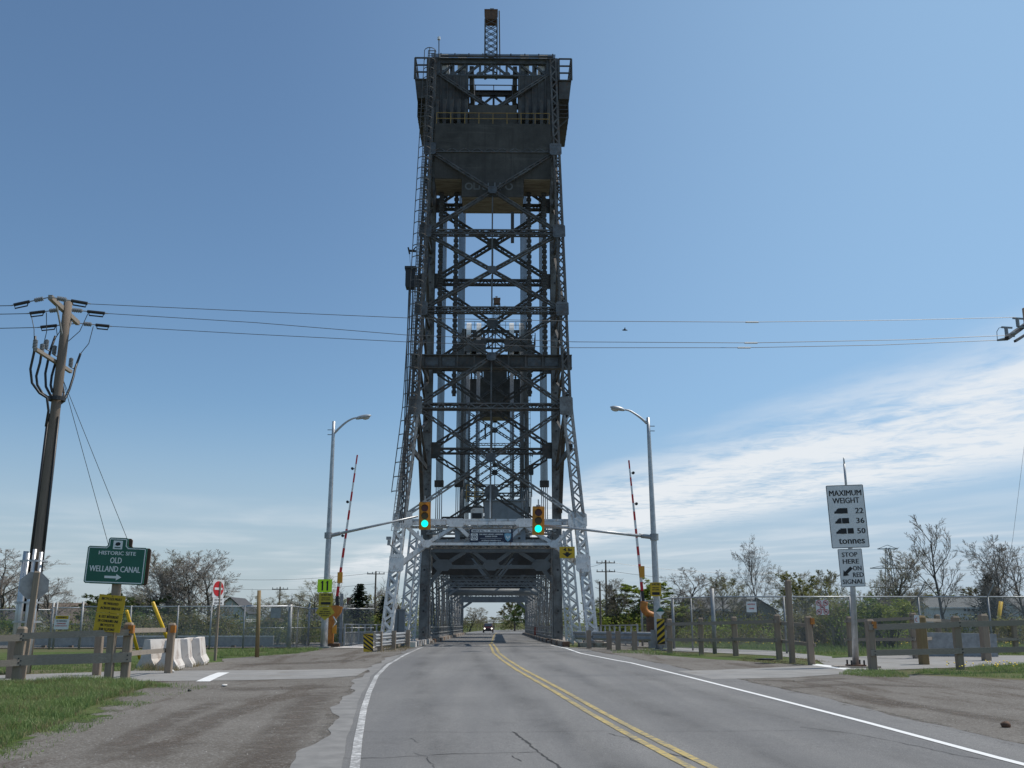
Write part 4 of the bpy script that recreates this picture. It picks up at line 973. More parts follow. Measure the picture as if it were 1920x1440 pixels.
# ---- lift span between the towers
span = thing('lift_span', 'grey steel truss lift span carrying the road across the canal', 'bridge span', (0, 100, 0.1))
SY0, SY1, NP = 68.0, 132.0, 8; TX = 4.25; TZ = 7.3
for s in SX:
    mb = MB(); mb.beam((s * TX, SY0, 0.35), (s * TX, SY1, 0.15), 0.5, 0.5); obj('bottom_chord', mb, M['steel_span'], span)
    mb = MB(); mb.beam((s * TX, SY0, TZ), (s * TX, SY1, TZ - 0.2), 0.55, 0.5); obj('top_chord', mb, M['steel_span'], span)
    for k in range(NP + 1):
        y = SY0 + (SY1 - SY0) * k / NP
        mem('truss_post', (s * TX, y, 0.3), (s * TX, y, TZ), 0.42, 0.36, 0.38, M['steel_span'], span, (0, 1, 0), 'wd', 0.06, 0.08)
        if k < NP:
            y1 = SY0 + (SY1 - SY0) * (k + 1) / NP
            a, b = ((s * TX, y, TZ), (s * TX, y1, 0.4)) if k < NP / 2 else ((s * TX, y, 0.4), (s * TX, y1, TZ))
            mem('truss_diagonal', a, b, 0.3, 0.3, 0.45, M['steel_span'], span, (1, 0, 0), 'wd', 0.05, 0.07)
            ym = (y + y1) / 2
            mem('sub_post', (s * TX, ym, 0.3), (s * TX, ym, TZ / 2 if k not in (0, NP - 1) else TZ), 0.3, 0.28, 0.38, M['steel_span'], span, (0, 1, 0), 'wd', 0.05, 0.06)
    # bottom guard of vertical bars between roadway and truss
    mb = MB(); y = SY0
    while y < SY1: mb.beam((s * 4.0, y, 0.3), (s * 4.0, y, 1.2), 0.05); y += 1.6
    mb.beam((s * 4.0, SY0, 1.2), (s * 4.0, SY1, 1.0), 0.08); mb.beam((s * 4.0, SY0, 0.8), (s * 4.0, SY1, 0.6), 0.08); obj('roadside_railing', mb, M['steel_span'], span)
# portal of the span: W-braced frame with knees
YP = 68.2
def sp(px, row, Y=YP): return at(px, row, Y)
mb = MB(); a, b = sp(800, 1033), sp(1043, 1033); mb.beam(a, b, 0.32, 0.22); obj('portal_beam', mb, M['span_grey'], span)
mb = MB(); mb.beam(sp(826, 1063), sp(1019, 1063), 0.3, 0.24); obj('portal_beam', mb, M['span_grey'], span)
for x0, x1 in ((808, 830), (872, 830), (888, 921), (957, 921), (974, 1015), (1038, 1015)):
    mb = MB(); mb.beam(sp(x0, 1035), sp(x1, 1061), 0.24, 0.24, (0, 1, 0)); obj('portal_web', mb, M['span_grey'], span)
for x, w_, h_ in ((830, 1.3, 0.75), (921, 1.1, 0.7), (1015, 1.3, 0.75)): plate('portal_gusset', sp(x, 1060) + Vector((0, -0.2, 0)), w_, h_, M['span_grey'], span, cut=0.4)
for x0, x1 in ((830, 800), (1015, 1045)):
    mb = MB(); mb.beam(sp(x0, 1063), sp(x1, 1103), 0.26, 0.26, (0, 1, 0)); obj('knee_brace', mb, M['span_grey'], span)
M['span_dark'] = mat('dark_infill_paint', (0.07, 0.065, 0.06), 0.8, (0.045, 0.042, 0.04), 1.0, pos=True)  # dark tone put in to keep the underside of the span dark
for s in SX:
    mb = MB(); mb.box((s * 3.0, 70.6, 6.0), (2.3, 0.08, 2.6)); obj('infill_plate', mb, M['span_dark'], span)
mb = MB(); mb.box((0, 75, 6.95), (8.0, 8.5, 0.12)); obj('shade_floor', mb, M['span_dark'], span)  # floor added for a dark underside, kept short to suit its shadow
for k in range(13):
    mb = MB(); mb.box((0, 81 + 3.9 * k, 6.75), (8.0, 0.09, 0.55)); obj('floor_joist', mb, M['span_dark'], span)  # joists spaced to keep the underside dark from below
for k in range(1, NP):
    y = SY0 + (SY1 - SY0) * k / NP
    zb3 = 4.75 if y < 100 else 4.6
    mem('sway_frame_chord', (-TX + .2, y, zb3), (TX - .2, y, zb3), 0.3, 0.3, 0.4, M['span_grey'], span, (0, 0, 1), 'wd', 0.05, 0.08)
    for s in SX:
        mb = MB(); mb.beam((s * (TX - 0.2), y, zb3 - 0.9), (s * (TX - 1.5), y, zb3), 0.16); obj('knee_brace', mb, M['span_grey'], span)
        for j in range(2):
            mb = MB(); mb.beam((s * (TX - 0.2 - 2.0 * j), y, TZ - .2), (s * (TX - 2.2 - 2.0 * j + 0.05), y, zb3), 0.14); obj('sway_web', mb, M['span_grey'], span)
mb = MB(); q = sp(921, 1110, 93); mb.tube([(-4.1, 93, q.z), (4.1, 93, q.z)], 0.31, 18); obj('drive_shaft_casing', mb, M['span_grey'], span, sm=True)
mb = MB(); mb.box((0, 93.6, (q.z + 6.6) / 2 + 0.15), (8.0, 0.08, 6.6 - q.z - 0.3)); obj('infill_plate', mb, M['span_dark'], span)  # dark wall added above the casing to close bright gaps
mb = MB(); q = sp(921, 1124, 131); mb.beam((-4.1, 131, q.z), (4.1, 131, q.z), 0.4, 0.75, (0, 0, 1)); obj('end_beam', mb, M['span_grey'], span)
for s in SX:
    mb = MB(); mb.beam((s * 4.1, 131, q.z - 1.1), (s * 2.9, 131, q.z - 0.3), 0.3, 0.3, (0, 1, 0)); obj('knee_brace', mb, M['span_grey'], span)
    for k in range(10):
        mb = MB(); y = 71 + k * 6; mb.beam((s * 4, y, TZ), (-s * 4, y + 6, TZ), 0.14); obj('top_lateral', mb, M['span_grey'], span)
# machinery house and its platform
mb = MB(); mb.box((0, 100, 7.75), (7.6, 9, 0.16)); obj('house_platform', mb, M['span_grey'], span)
zh = at(921, 938, 98).z
mb = MB(); mb.box((1.05, 100.5, (7.8 + zh) / 2), (3.9, 5, zh - 7.8)); mb.box((1.05, 100.5, zh), (4.2, 5.3, 0.15)); mb.box((1.3, 97.97, (7.8 + zh) / 2), (0.07, 0.05, zh - 7.9)); obj('machinery_house', mb, M['span_grey'], span)
cab = MB(); qa, qb = at(882, 1000, 97), at(906, 952, 97); cab.box(((qa.x + qb.x) / 2, 98.4, (7.8 + qb.z) / 2), (qb.x - qa.x, 2.4, qb.z - 7.8)); cab = obj('operator_cabin', cab, M['conc'], span)
mb = MB(); mb.box(((qa.x + qb.x) / 2, 97.16, qb.z - 0.75), ((qb.x - qa.x) * 0.78, 0.05, 0.5)); obj('cabin_window', mb, M['dark'], cab)
railing('house_railing', [(-3.7, 95.6, 7.85), (3.7, 95.6, 7.85)], 1.1, span, M['steel_old'], 1.2, (1.0, 0.5), 0.025)
railing('house_railing', [(-2.6, 95.8, zh - 0.4), (-1.0, 95.8, zh - 0.4)], 1.6, span, M['yellow_rail'], 0.8, (1.0, 0.6, 0.3), 0.04, 0.05)
railing('house_railing', [(1.6, 96, zh + 0.1), (3.7, 96, zh + 0.1)], 0.9, span, M['steel_old'], 0.7, (1.0, 0.5), 0.025)
mb = MB(); mb.beam((-3.4, 69, 7.4), (-3.4, 69, 8.5), 0.12); mb.beam((-3.4, 69, 8.5), (-1.9, 69, 8.5), 0.12); obj('lamp_bracket', mb, M['steel_old'], span)
# deck, kerbs, footways
ys = ysteps(63.9, 134.2, 3); mb = MB()
mb.strip([(-3.95, y, prof(y) + 0.002) for y in ys], [(3.95, y, prof(y) + 0.002) for y in ys]); mb.box((0, 101, -0.35), (8.2, 63.5, 0.4)); obj('deck', mb, M['asphalt'], span)
mb = MB(); mb.strip([(-0.02, y, prof(y) + 0.008) for y in ys], [(0.10, y, prof(y) + 0.008) for y in ys]); obj('deck_centre_line', mb, M['line_y'], span)
for s in SX:
    y = 68.2; k = 0
    while y < 131: 
        mb = MB(); mb.box((s * 3.85, y + 0.95, prof(y) + 0.1), (0.32, 1.86, 0.26)); obj('kerb_block', mb, M['conc_d'] if k % 3 else M['rust'], span); y += 1.9; k += 1
    mb = MB(); mb.box((s * 6.2, 100, 0.0), (2.2, 63, 0.16)); obj('footway', mb, M['conc_d'], span)
    mb = MB()
    for k in range(33): mb.beam((s * 4.4, 69 + k * 1.9, -0.15), (s * 7.3, 69 + k * 1.9, -0.12), 0.12, 0.2)
    obj('footway_brackets', mb, M['steel_span'], span)['kind'] = 'stuff'
    railing('footway_railing', [(s * 7.2, 69, 0.08), (s * 7.2, 131, 0.0)], 1.1, span, M['galv'], 2.0, (1.0, 0.6, 0.2), 0.03, 0.04)
# approach kerbs on both sides of the road under the near tower
for s in SX:
    kb = thing('kerb', ('stained concrete kerb beside the left leg of the near tower' if s < 0 else 'rust stained concrete kerb beside the right leg of the near tower'), 'kerb', (s * 4, 58, 0.2))
    y = 53.6; k = 0
    while y < 67.8:
        w_ = 0.9; mb = MB(); mb.box((s * (4.0 + 0.03 * (k % 2)), y + w_ / 2, prof(y) + 0.1), (0.36, w_ - 0.05, 0.30 + 0.02 * (k % 3))); obj('kerb_block', mb, M['conc_d'] if (k % 2 or s > 0 and k % 3) else M['conc'] if s < 0 else M['rust'], kb); y += w_; k += 1
# ================================================================ signs, posts, fences, signals
def basis(yaw=0.0, roll=0.0):
    u = Vector((math.cos(yaw), math.sin(yaw), 0)); n = Vector((math.sin(yaw), -math.cos(yaw), 0)); v = Vector((0, 0, 1))
    if roll: u, v = u * math.cos(roll) + v * math.sin(roll), v * math.cos(roll) - u * math.sin(roll)
    return u, v, n
def rrect(w, h, r, n=4):
    pts = []
    for cx, cy, a0 in ((w/2 - r, h/2 - r, 0), (-w/2 + r, h/2 - r, 90), (-w/2 + r, -h/2 + r, 180), (w/2 - r, -h/2 + r, 270)):
        for k in range(n + 1):
            a = R(a0 + 90 * k / n); pts.append((cx + r * math.cos(a), cy + r * math.sin(a)))
    return pts
def flat(name, parent, c, B, pts, m, z=0.0, th=0.012):
    u, v, n = B; mb = MB(); mb.prism([Vector(c) + u * a + v * b + n * z for a, b in pts], n, th); return obj(name, mb, m, parent)
def txt(parent, s, c, B, x, y, hgt, wid, m, z=0.012, bold=0.009, name='lettering'):
    """printed words: centred at x, y on a sign face, cap height hgt, fitted to width wid"""
    cu = bpy.data.curves.new('t', 'FONT'); cu.body = s; cu.align_x = 'CENTER'; cu.align_y = 'CENTER'; cu.resolution_u = 2
    to = bpy.data.objects.new('t', cu); me = bpy.data.meshes.new_from_object(to)
    co = np.array([v.co[:] for v in me.vertices]); fs = [tuple(p.vertices) for p in me.polygons]
    bpy.data.objects.remove(to); bpy.data.curves.remove(cu); bpy.data.meshes.remove(me)
    lo, hi = co.min(0), co.max(0); sx = wid / (hi[0] - lo[0]); sy = hgt / (hi[1] - lo[1])
    u, v, n = B; mb = MB(); cx, cy = (lo[0] + hi[0]) / 2, (lo[1] + hi[1]) / 2
    for e, dz in ((0, 0), (-1, 0.0006), (1, 0.0012)):     # three overprints make the strokes bold
        mb.add([Vector(c) + u * (x + (q[0] - cx + e * bold * 3.0) * sx) + v * (y + (q[1] - cy) * sy) + n * (z + dz) for q in co], fs)
    return obj(name, mb, m, parent)

def post_mesh(base, top, w, rot=0.0, cham=0.25):
    """square timber post with a chamfered head"""
    base = Vector(base); top = Vector(top); d = (top - base).normalized(); mb = MB()
    e = Vector((math.cos(rot), math.sin(rot), 0)); f = d.cross(e).normalized(); e = f.cross(d).normalized(); vs = []; h = w / 2; k = h * 0.82
    rings = [(base, h), (top - d * w * cham, h), (top, h * 0.72)]
    for p, q in rings:
        c = q * 0.18
        for a, b in ((-q, -q + c), (-q + c, -q), (q - c, -q), (q, -q + c), (q, q - c), (q - c, q), (-q + c, q), (-q, q - c)): vs.append(p + e * a + f * b)
    fs = []
    for j in range(2):
        for i in range(8): fs.append((j * 8 + i, j * 8 + (i + 1) % 8, j * 8 + 8 + (i + 1) % 8, j * 8 + 8 + i))
    fs.append(tuple(range(16, 24))); fs.append(tuple(range(7, -1, -1))); mb.add(vs, fs); return mb

# ---- left: utility pole with its cable risers
YP_ = gnd(45, 1262).y
pb_ = gnd(45, 1262); ptop = at(128, 566, YP_)
pole = thing('utility_pole', 'tall wooden utility pole with black cable risers at the left edge', 'utility pole', pb_)
mb = MB(); pts = [pb_.lerp(ptop, k / 8) - Vector((0, 0, 0.2 if k == 0 else 0)) for k in range(9)]; mb.tube(pts, 0.175, 16, 0.125); obj('pole_shaft', mb, M['pole'], pole, sm=True)
def onpole(row): 
    k = (at(60, row, YP_).z - pb_.z) / (ptop.z - pb_.z); return pb_.lerp(ptop, k)
a1, a2 = at(94, 557, YP_ - 1.1), at(146, 606, YP_ + 1.25)
mb = MB(); mb.beam(a1, a2, 0.12, 0.14); obj('crossarm', mb, M['wood_rail'], pole)
mb = MB(); mb.beam(onpole(640), a1.lerp(a2, 0.2), 0.04, 0.04); mb.beam(onpole(640), a1.lerp(a2, 0.8), 0.04, 0.04); obj('arm_brace', mb, M['galv_dull'], pole)
arms = [a1, a1.lerp(a2, 0.5) + Vector((0, 0, 0.05)), a2]
lefts = [(20, 573), (50, 588), (70, 614)]; rights = [(170, 570), (203, 588), (210, 612)]
wire_end_R = []; wire_end_L = []
for i, c in enumerate(arms):
    for px, row, store in ((*lefts[i], wire_end_L), (*rights[i], wire_end_R)):
        e = at(px, row, c.y + (0.2 if store is wire_end_R else -0.2))
        d = (e - c); L = d.length; dn = d.normalized()
        mb = MB(); mb.tube([c, e], 0.018, 5); mb.tube([c + dn * L * 0.18, c + dn * L * 0.40], 0.055, 8)
        for k in range(5): mb.disc(c + dn * L * (0.19 + 0.045 * k), dn, 0.075, 0.02, 8)
        obj('strain_insulator', mb, M['insul'], pole)
        mb = MB(); mb.tube([c + dn * L * 0.52, c + dn * L * 0.92], 0.05, 8); q = Vector((0, 0, -0.12)); mb.tube([c + dn * L * 0.55, c + dn * L * 0.57 + q, c + dn * L * 0.88 + q, c + dn * L * 0.9], 0.022, 6); obj('dead_end_clamp', mb, M['dark'], pole)
        store.append(e)
# arresters, potheads and black cables
b1, b2 = at(67, 655, YP_ - 1.1), at(133, 697, YP_ + 0.9)
mb = MB(); mb.beam(b1, b2, 0.1, 0.1); obj('equipment_arm', mb, M['wood_rail'], pole)
for k, (px, row) in enumerate(((66, 645), (79, 653), (87, 645), (102, 656), (133, 679))):
    yy = YP_ + (px - 100) / 33.0; p = at(px, row, yy); mb = MB()
    for j in range(6): mb.disc(p + Vector((0, 0, -0.12 + 0.045 * j)), (0, 0, 1), 0.07, 0.022, 10)
    mb.tube([p + Vector((0, 0, -0.16)), p + Vector((0, 0, 0.14))], 0.035, 8); mb.tube([p + Vector((0, 0, -0.16)), p + Vector((0.1, 0.05, -0.2))], 0.02, 6); obj('arrester', mb, M['insul'], pole)
for k, chain in enumerate(([(66, 630), (64, 660), (57, 692), (60, 718), (74, 737), (88, 746), (91, 770), (86, 800)],
                           [(79, 655), (75, 680), (68, 705), (70, 722), (80, 738), (90, 745)],
                           [(104, 630), (95, 655), (90, 676), (85, 700), (86, 725), (94, 740), (101, 745)],
                           [(104, 680), (97, 705), (95, 722), (98, 735)],
                           [(151, 663), (141, 690), (138, 705), (130, 730), (120, 752), (113, 757), (109, 753)],
                           [(116, 718), (120, 738), (118, 752)])):
    dy = (chain[0][0] - 100) / 40.0
    pts = [at(x, y, YP_ + dy * (1 - j / len(chain)) - 0.25 * (j / len(chain))) for j, (x, y) in enumerate(chain)]
    mb = MB(); mb.tube(pts, 0.038, 8); obj('riser_cable', mb, M['rubber'], pole, sm=True)
for k, (fx, tx) in enumerate((((58, 588), (64, 632)), ((87, 586), (82, 645)), ((105, 612), (104, 632)), ((175, 612), (152, 662)), ((165, 588), (128, 640)), ((118, 590), (100, 640)))):
    p, q = at(*fx, YP_), at(*tx, YP_); m_ = (p + q) / 2 + Vector((0.06, 0, -0.12)); mb = MB(); mb.tube([p, m_, q], 0.012, 5); obj('jumper_wire', mb, M['wire'], pole)
for dx, dy, r0, z0, z1 in ((-0.19, -0.06, 0.05, 1.9, 7.6), (0.18, -0.08, 0.04, 1.9, 7.5)):
    mb = MB(); A, B = onpole(1080), onpole(750); t0 = (z1 - A.z) / (B.z - A.z); k0 = Vector((dx, dy, 0)); mb.tube([A + k0 - Vector((0, 0, 1.0)), A.lerp(B, t0) + k0 * 0.85], r0, 8); obj('riser_cable', mb, M['rubber'], pole, sm=True)
for dx, dy, r0, top in ((-0.34, -0.12, 0.075, 1034), (-0.2, -0.26, 0.06, 1038), (0.02, -0.3, 0.055, 1031), (0.2, -0.24, 0.055, 1036), (-0.42, 0.1, 0.07, 1036)):
    A = pb_ + Vector((dx, dy, 0)); B = onpole(top) + Vector((dx * 0.9, dy * 0.9, 0)); mb = MB(); mb.tube([A, B], r0, 10); obj('conduit', mb, M['alum'], pole, sm=True)
for row in (1053, 1130, 1166):
    c = onpole(row) + Vector((-0.05, -0.1, 0)); mb = MB(); mb.ring(c, (0, 0, 1), 0.36, 0.38, 0.05, 20); obj('clamp_band', mb, M['galv'], pole)
mb = MB(); mb.ring(onpole(748), (0, 0, 1), 0.2, 0.25, 0.12, 16); obj('clamp_band', mb, M['dark'], pole)
# guy wires with yellow guards
for (tp, g0, g1, lab) in (((119, 709), (231, 1146), (263, 1238), 'yellow guy wire guard nearest the green sign post'), ((119, 709), (304, 1151), (333, 1245), 'yellow guy wire guard rising behind the concrete barriers')):
    yb = gnd(*g1).y; P1 = gnd(*g1); P0 = onpole(709) + Vector((0.1, 0, 0))
    gw = thing('guy_wire', 'steel ' + lab.replace('yellow guy wire guard', 'guy wire with a yellow guard'), 'guy wire', P1)
    mb = MB(); mb.tube([P0, P1], 0.009, 5); obj('strand', mb, M['wire'], gw)
    d = (P0 - P1).normalized(); k = 2.0; mb = MB(); mb.tube([P1 + d * 0.1, P1 + d * (0.1 + 2.35)], 0.06, 10); obj('guard', mb, M['guy_y'], gw, sm=True)
P1 = gnd(1869, 1205); P0 = at(1930, 760, P1.y - 2)
gw = thing('guy_wire', 'guy wire with a yellow guard behind the right wooden rails', 'guy wire', P1)
mb = MB(); mb.tube([P1, at(1877, 1128, P1.y), at(1899, 1010, P1.y), P0], 0.010, 5); obj('strand', mb, M['wire'], gw)
mb = MB(); a_, b_ = at(1867, 1200, P1.y), at(1877, 1128, P1.y); mb.tube([a_, b_], [0.11, 0.13], 10); obj('guard', mb, M['guy_y'], gw, sm=True)
# right-hand pole just outside the frame, its arm reaching in
YR = 31.0; rb = at(1934, 1200, YR); rb.z = prof(YR); rt = at(1925, 578, YR); rb.x = rt.x
rp = thing('utility_pole', 'utility pole with braced arm and grey insulators cut by the right edge', 'utility pole', rb)
mb = MB(); mb.tube([rb, rt], 0.2, 14, 0.14); obj('pole_shaft', mb, M['pole'], rp, sm=True)
ra, rc = at(1888, 634, YR - 1.0), at(1935, 600, YR + 0.8); mb = MB(); mb.beam(ra, rc, 0.12, 0.12); mb.beam(at(1903, 640, YR - .8), at(1935, 620, YR), 0.07, 0.07); obj('crossarm', mb, M['dark'], rp)
for px, row in ((1887, 622), (1908, 605)):
    p = at(px, row, YR - 0.6); mb = MB(); mb.tube([p + Vector((0, 0, -0.13)), p + Vector((0, 0, 0.13))], 0.055, 10); mb.beam(p + Vector((-.14, 0, 0.15)), p + Vector((.2, 0, 0.13)), 0.05); mb.beam(p + Vector((0, 0, -0.15)), p + Vector((.25, 0, -0.15)), 0.04); obj('cutout_insulator', mb, M['insul'], rp)
for px, row, x2, r2 in ((1870, 638, 1889, 635), (1886, 629, 1903, 624)):
    mb = MB(); mb.tube([at(px, row, YR - .8), at(x2, r2, YR - .8)], [0.03, 0.06], 8); obj('strain_insulator', mb, M['insul'], rp)
mb = MB(); mb.tube([at(1870, 637, YR - .8), at(1869, 622, YR - .7), at(1873, 615, YR - .7), at(1880, 613, YR - .6)], 0.01, 5); obj('jumper_wire', mb, M['wire'], rp)
# the three power lines
ends = [at(1905, 595, YR + 0.5), at(1886, 629, YR - 0.8), at(1870, 638, YR - 0.8)]
mids = [[(480, 584), (760, 596), (1070, 602), (1410, 604), (1700, 600)], [(480, 605), (760, 628), (1075, 641), (1408, 643), (1700, 637)], [(480, 627), (760, 641), (1075, 652), (1395, 652), (1650, 647)]]
for i in range(3):
    A, B = wire_end_R[i], ends[i]; pts = [A]
    for px, row in mids[i]:
        k = (px - 200) / 1690; pts.append(at(px, row, A.y + (B.y - A.y) * k))
    pts.append(B)
    fine = []
    for j in range(len(pts) - 1):
        for q in range(4): fine.append(pts[j].lerp(pts[j + 1], q / 4))
    fine.append(B)
    root = thing('power_line', ['topmost', 'middle', 'lowest'][i] + ' power line crossing in front of the bridge tower', 'power line', fine[0], 'power lines over the road')
    mb = MB(); mb.tube(fine, 0.010, 5); obj('conductor', mb, M['wire'], root)
    sp_px = (1410, 1408, 1395)[i]; sp_row = (604, 643, 652)[i]; k = (sp_px - 200) / 1690; yy = A.y + (B.y - A.y) * k
    mb = MB(); mb.tube([at(sp_px - 12, sp_row, yy), at(sp_px + 12, sp_row, yy)], 0.028, 6); obj('splice_sleeve', mb, M['white_p'], root)
    e = wire_end_L[i]; root = thing('power_line', ['topmost', 'middle', 'lowest'][i] + ' power line running off past the left edge', 'power line', e, 'power lines leaving left')
    mb = MB(); mb.tube([e, e + Vector((-9, -1, -0.55)), e + Vector((-24, -3, -0.9))], 0.013, 5); obj('conductor', mb, M['wire'], root)

# ---- left: stop sign seen from behind on a leaning timber post
sb = gnd(41, 1276); st_ = at(70, 1071, sb.y); ss = thing('stop_sign', 'blank back of an octagonal sign on a leaning timber post', 'road sign', sb)
obj('post', post_mesh(sb - Vector((0, 0, 0.1)), st_, 0.14, 0.3), M['wood_post'], ss)
oc = at(64, 1098, sb.y + 0.12); Bq = basis(R(28)); flat('sign_plate', ss, oc, Bq, [(0.37 * math.cos(R(22.5 + 45 * k)), 0.37 * math.sin(R(22.5 + 45 * k))) for k in range(8)], M['galv_dull'], 0, 0.01)

# ---- left wooden rail fence
def fence_wood(name, label, posts, rails, group=None, m_post='wood_post', w=0.2, face=None, refl=()):
    """posts: (px, base row, top row); rails: list of (i, j, fraction list, depth)"""
    B = []
    for px, r0, r1 in posts:
        g = gnd(px, r0); t_ = at(px + (r0 - r1) * (960 - px) / 7875.0, r1, g.y); B.append((g, t_))
    root = thing(name, label, 'fence', B[0][0], group)
    for (g, t_) in B:
        tt = Vector((g.x + random.uniform(-.03, .03), g.y + random.uniform(-.03, .03), t_.z)); obj('post', post_mesh(g - Vector((0, 0, .2)), tt, w * random.uniform(0.93, 1.05), random.uniform(-.08, .08)), M[m_post], root)
    for i, j, fr, dep in rails:
        a, b = B[i], B[j]; d = (b[0] - a[0]); nn = Vector((d.y, -d.x, 0)).normalized()
        if nn.y > 0: nn = -nn
        for f_ in fr:
            off = nn * (w / 2 + 0.03); A = a[0].lerp(Vector((a[0].x, a[0].y, a[1].z)), f_) + off; C = b[0].lerp(Vector((b[0].x, b[0].y, b[1].z)), f_) + off
            mb = MB(); mb.beam(A - d.normalized() * 0.12, C + d.normalized() * 0.1, 0.055, dep, (0, 0, 1))
            o = obj('rail', mb, M['wood_rail'], root)
            for Q in (A, C):
                mb = MB()
                for q in (-0.05, 0.05): mb.disc(Q + nn * 0.035 + Vector((0, 0, q)), nn, 0.018, 0.02, 6)
                obj('bolts', mb, M['dark'], o)['kind'] = 'stuff'
    for i in refl:
        g, t_ = B[i]; mb = MB(); mb.box(Vector((g.x + w * 0.42, g.y - w * 0.42, t_.z - 0.17)), (0.13, 0.13, 0.2)); obj('reflector', mb, M['orange_p'], root)
    return root
fence_wood('rail_fence', 'grey timber rail fence below the green historic site sign', [(-190, 1290, 1178), (30, 1281, 1175), (234, 1276, 1167), (315, 1262, 1168)],
           [(0, 1, (0.80, 0.36), 0.15), (1, 2, (0.83,), 0.15), (1, 2, (0.40,), 0.24), (2, 3, (0.86, 0.45), 0.12)], refl=(2, 3))
for k, (px, r0, r1, lab) in enumerate(((181, 1266, 1190, 'short timber post just left of the green sign post'), (20, 1272, 1190, 'timber post half hidden behind the leaning sign post'))):
    g = gnd(px, r0); tp = thing('timber_post', lab, 'post', g); obj('shaft', post_mesh(g - Vector((0, 0, .2)), at(px + 6, r1, g.y), 0.2, 0.1), M['wood_post'], tp)

# ---- green historic site sign
hb = gnd(203, 1277); YH = hb.y; hs = thing('historic_sign', 'green historic site sign with white lettering and arrow on timber post', 'sign', hb)
obj('post', post_mesh(hb - Vector((0, 0, .2)), at(222, 1060, YH), 0.19, 0.05), M['wood_post'], hs)
c0 = at(217, 1060, YH - 0.14); mpp = (at(218, 1060, YH - .14) - c0).length; Bh = basis(R(4), R(-2.0)); W_ = 109 * mpp; H_ = 69 * mpp
def sign_outline(s_):
    w, h = W_ / 2 * s_, H_ / 2 * s_; b = 18 * mpp; t_ = h + 17 * mpp; r = 3 * mpp
    return [(-w + r, -h), (w - r, -h), (w, -h + r), (w, h - r), (w - r, h), (b + r, h), (b, h + r), (b, t_ - r), (b - r, t_), (-b + r, t_), (-b, t_ - r), (-b, h + r), (-b - r, h), (-w + r, h), (-w, h - r), (-w, -h + r)]
for nm, zz, ss_, mm in (('back_panel', -0.19, 1.0, M['rust']), ('panel', 0, 1.0, M['green_p'])): 
    u_, v_, n_ = Bh; cc = c0 + u_ * (0.05 if zz else 0)
    mb = MB(); mb.prism([cc + u_ * a + v_ * b + n_ * zz for a, b in sign_outline(ss_)], n_, 0.05); obj(nm, mb, mm, hs)
def outline_band(parent, c, B, pts, inset, wid, m, z, name='border'):
    u, v, n = B; P = [Vector(p) for p in pts]; k = len(P); A = []; C = []
    for i in range(k):
        d0 = (P[i] - P[i - 1]).normalized(); d1 = (P[(i + 1) % k] - P[i]).normalized(); t_ = (d0 + d1)
        t_ = t_.normalized() if t_.length > 1e-6 else d0
        nn = Vector((-t_.y, t_.x)); sc = 1 / max(0.5, nn.dot(Vector((-d0.y, d0.x))))
        A.append(P[i] + nn * inset * sc); C.append(P[i] + nn * (inset + wid) * sc)
    mb = MB(); f = lambda q: Vector(c) + u * q.x + v * q.y + n * z
    mb.strip([f(q) for q in A + A[:1]], [f(q) for q in C + C[:1]]); return obj(name, mb, m, parent)
outline_band(hs, c0, Bh, sign_outline(1.0), 0.025, 0.022, M['white_ink'], 0.028)
txt(hs, 'HISTORIC SITE', c0, Bh, 1 * mpp, 22.5 * mpp, 7 * mpp, 68 * mpp, M['white_ink'], 0.03)
txt(hs, 'OLD', c0, Bh, 0, 9 * mpp, 11 * mpp, 21 * mpp, M['white_ink'], 0.03)
txt(hs, 'WELLAND CANAL', c0, Bh, 0, -7 * mpp, 11 * mpp, 93 * mpp, M['white_ink'], 0.03)
ar = [(-15.5, -2.2), (6, -2.2), (6, -6), (15.5, 0), (6, 6), (6, 2.2), (-15.5, 2.2)]; flat('arrow', hs, c0, Bh, [(a * mpp - 2 * mpp, b * mpp - 22 * mpp) for a, b in ar], M['white_ink'], 0.03, 0.004)
flat('emblem_panel', hs, c0, Bh, [(a, b + 38 * mpp) for a, b in rrect(17 * mpp, 16 * mpp, 0.5 * mpp)], M['white_ink'], 0.03, 0.004)
flat('emblem', hs, c0, Bh, [(-5 * mpp, 38 * mpp), (-1.5 * mpp, 36 * mpp), (3.5 * mpp, 37 * mpp), (5 * mpp, 40.5 * mpp), (1.5 * mpp, 43.5 * mpp), (-3.5 * mpp, 42 * mpp)], M['black'], 0.033, 0.004)
flat('emblem_caption', hs, c0, Bh, [(a, b + 33 * mpp) for a, b in rrect(11 * mpp, 2 * mpp, 0.5 * mpp)], M['green_p'], 0.033, 0.004)
# yellow bicycle notice on the same post
cb = at(205.5, 1150, YH - 0.17); ys_ = thing('bicycle_sign', 'yellow bilingual notice telling cyclists to walk across the bridge', 'sign', cb); Bb = basis(R(2), R(-5)); mp = mpp
for cyy in (16.8, -16.8): flat('panel', ys_, cb, Bb, [(a, b + cyy * mp) for a, b in rrect(49 * mp, 33 * mp, 0.008)], M['yellow_p'], 0, 0.008)
for s_, y_, w_ in (('BICYCLES MUST', 26, 37), ('BE WALKED', 17.5, 27), ('ACROSS BRIDGE', 9, 37), ('IL EST INTERDIT', -6.5, 36), ('DE CONDUIRE UNE', -14, 37), ('BICYCLETTE', -21.5, 25), ('SUR LE PONT', -29, 29)):
    txt(ys_, s_, cb, Bb, 0, y_ * mp, 4.6 * mp, w_ * mp, M['black'], 0.008, 0.02)
for y_ in (31.5, 2, -3, -31.5): flat('bolt', ys_, cb, Bb, [(0.012 * math.cos(R(60 * k)), 0.012 * math.sin(R(60 * k)) + y_ * mp) for k in range(6)], M['dark'], 0.01, 0.012)

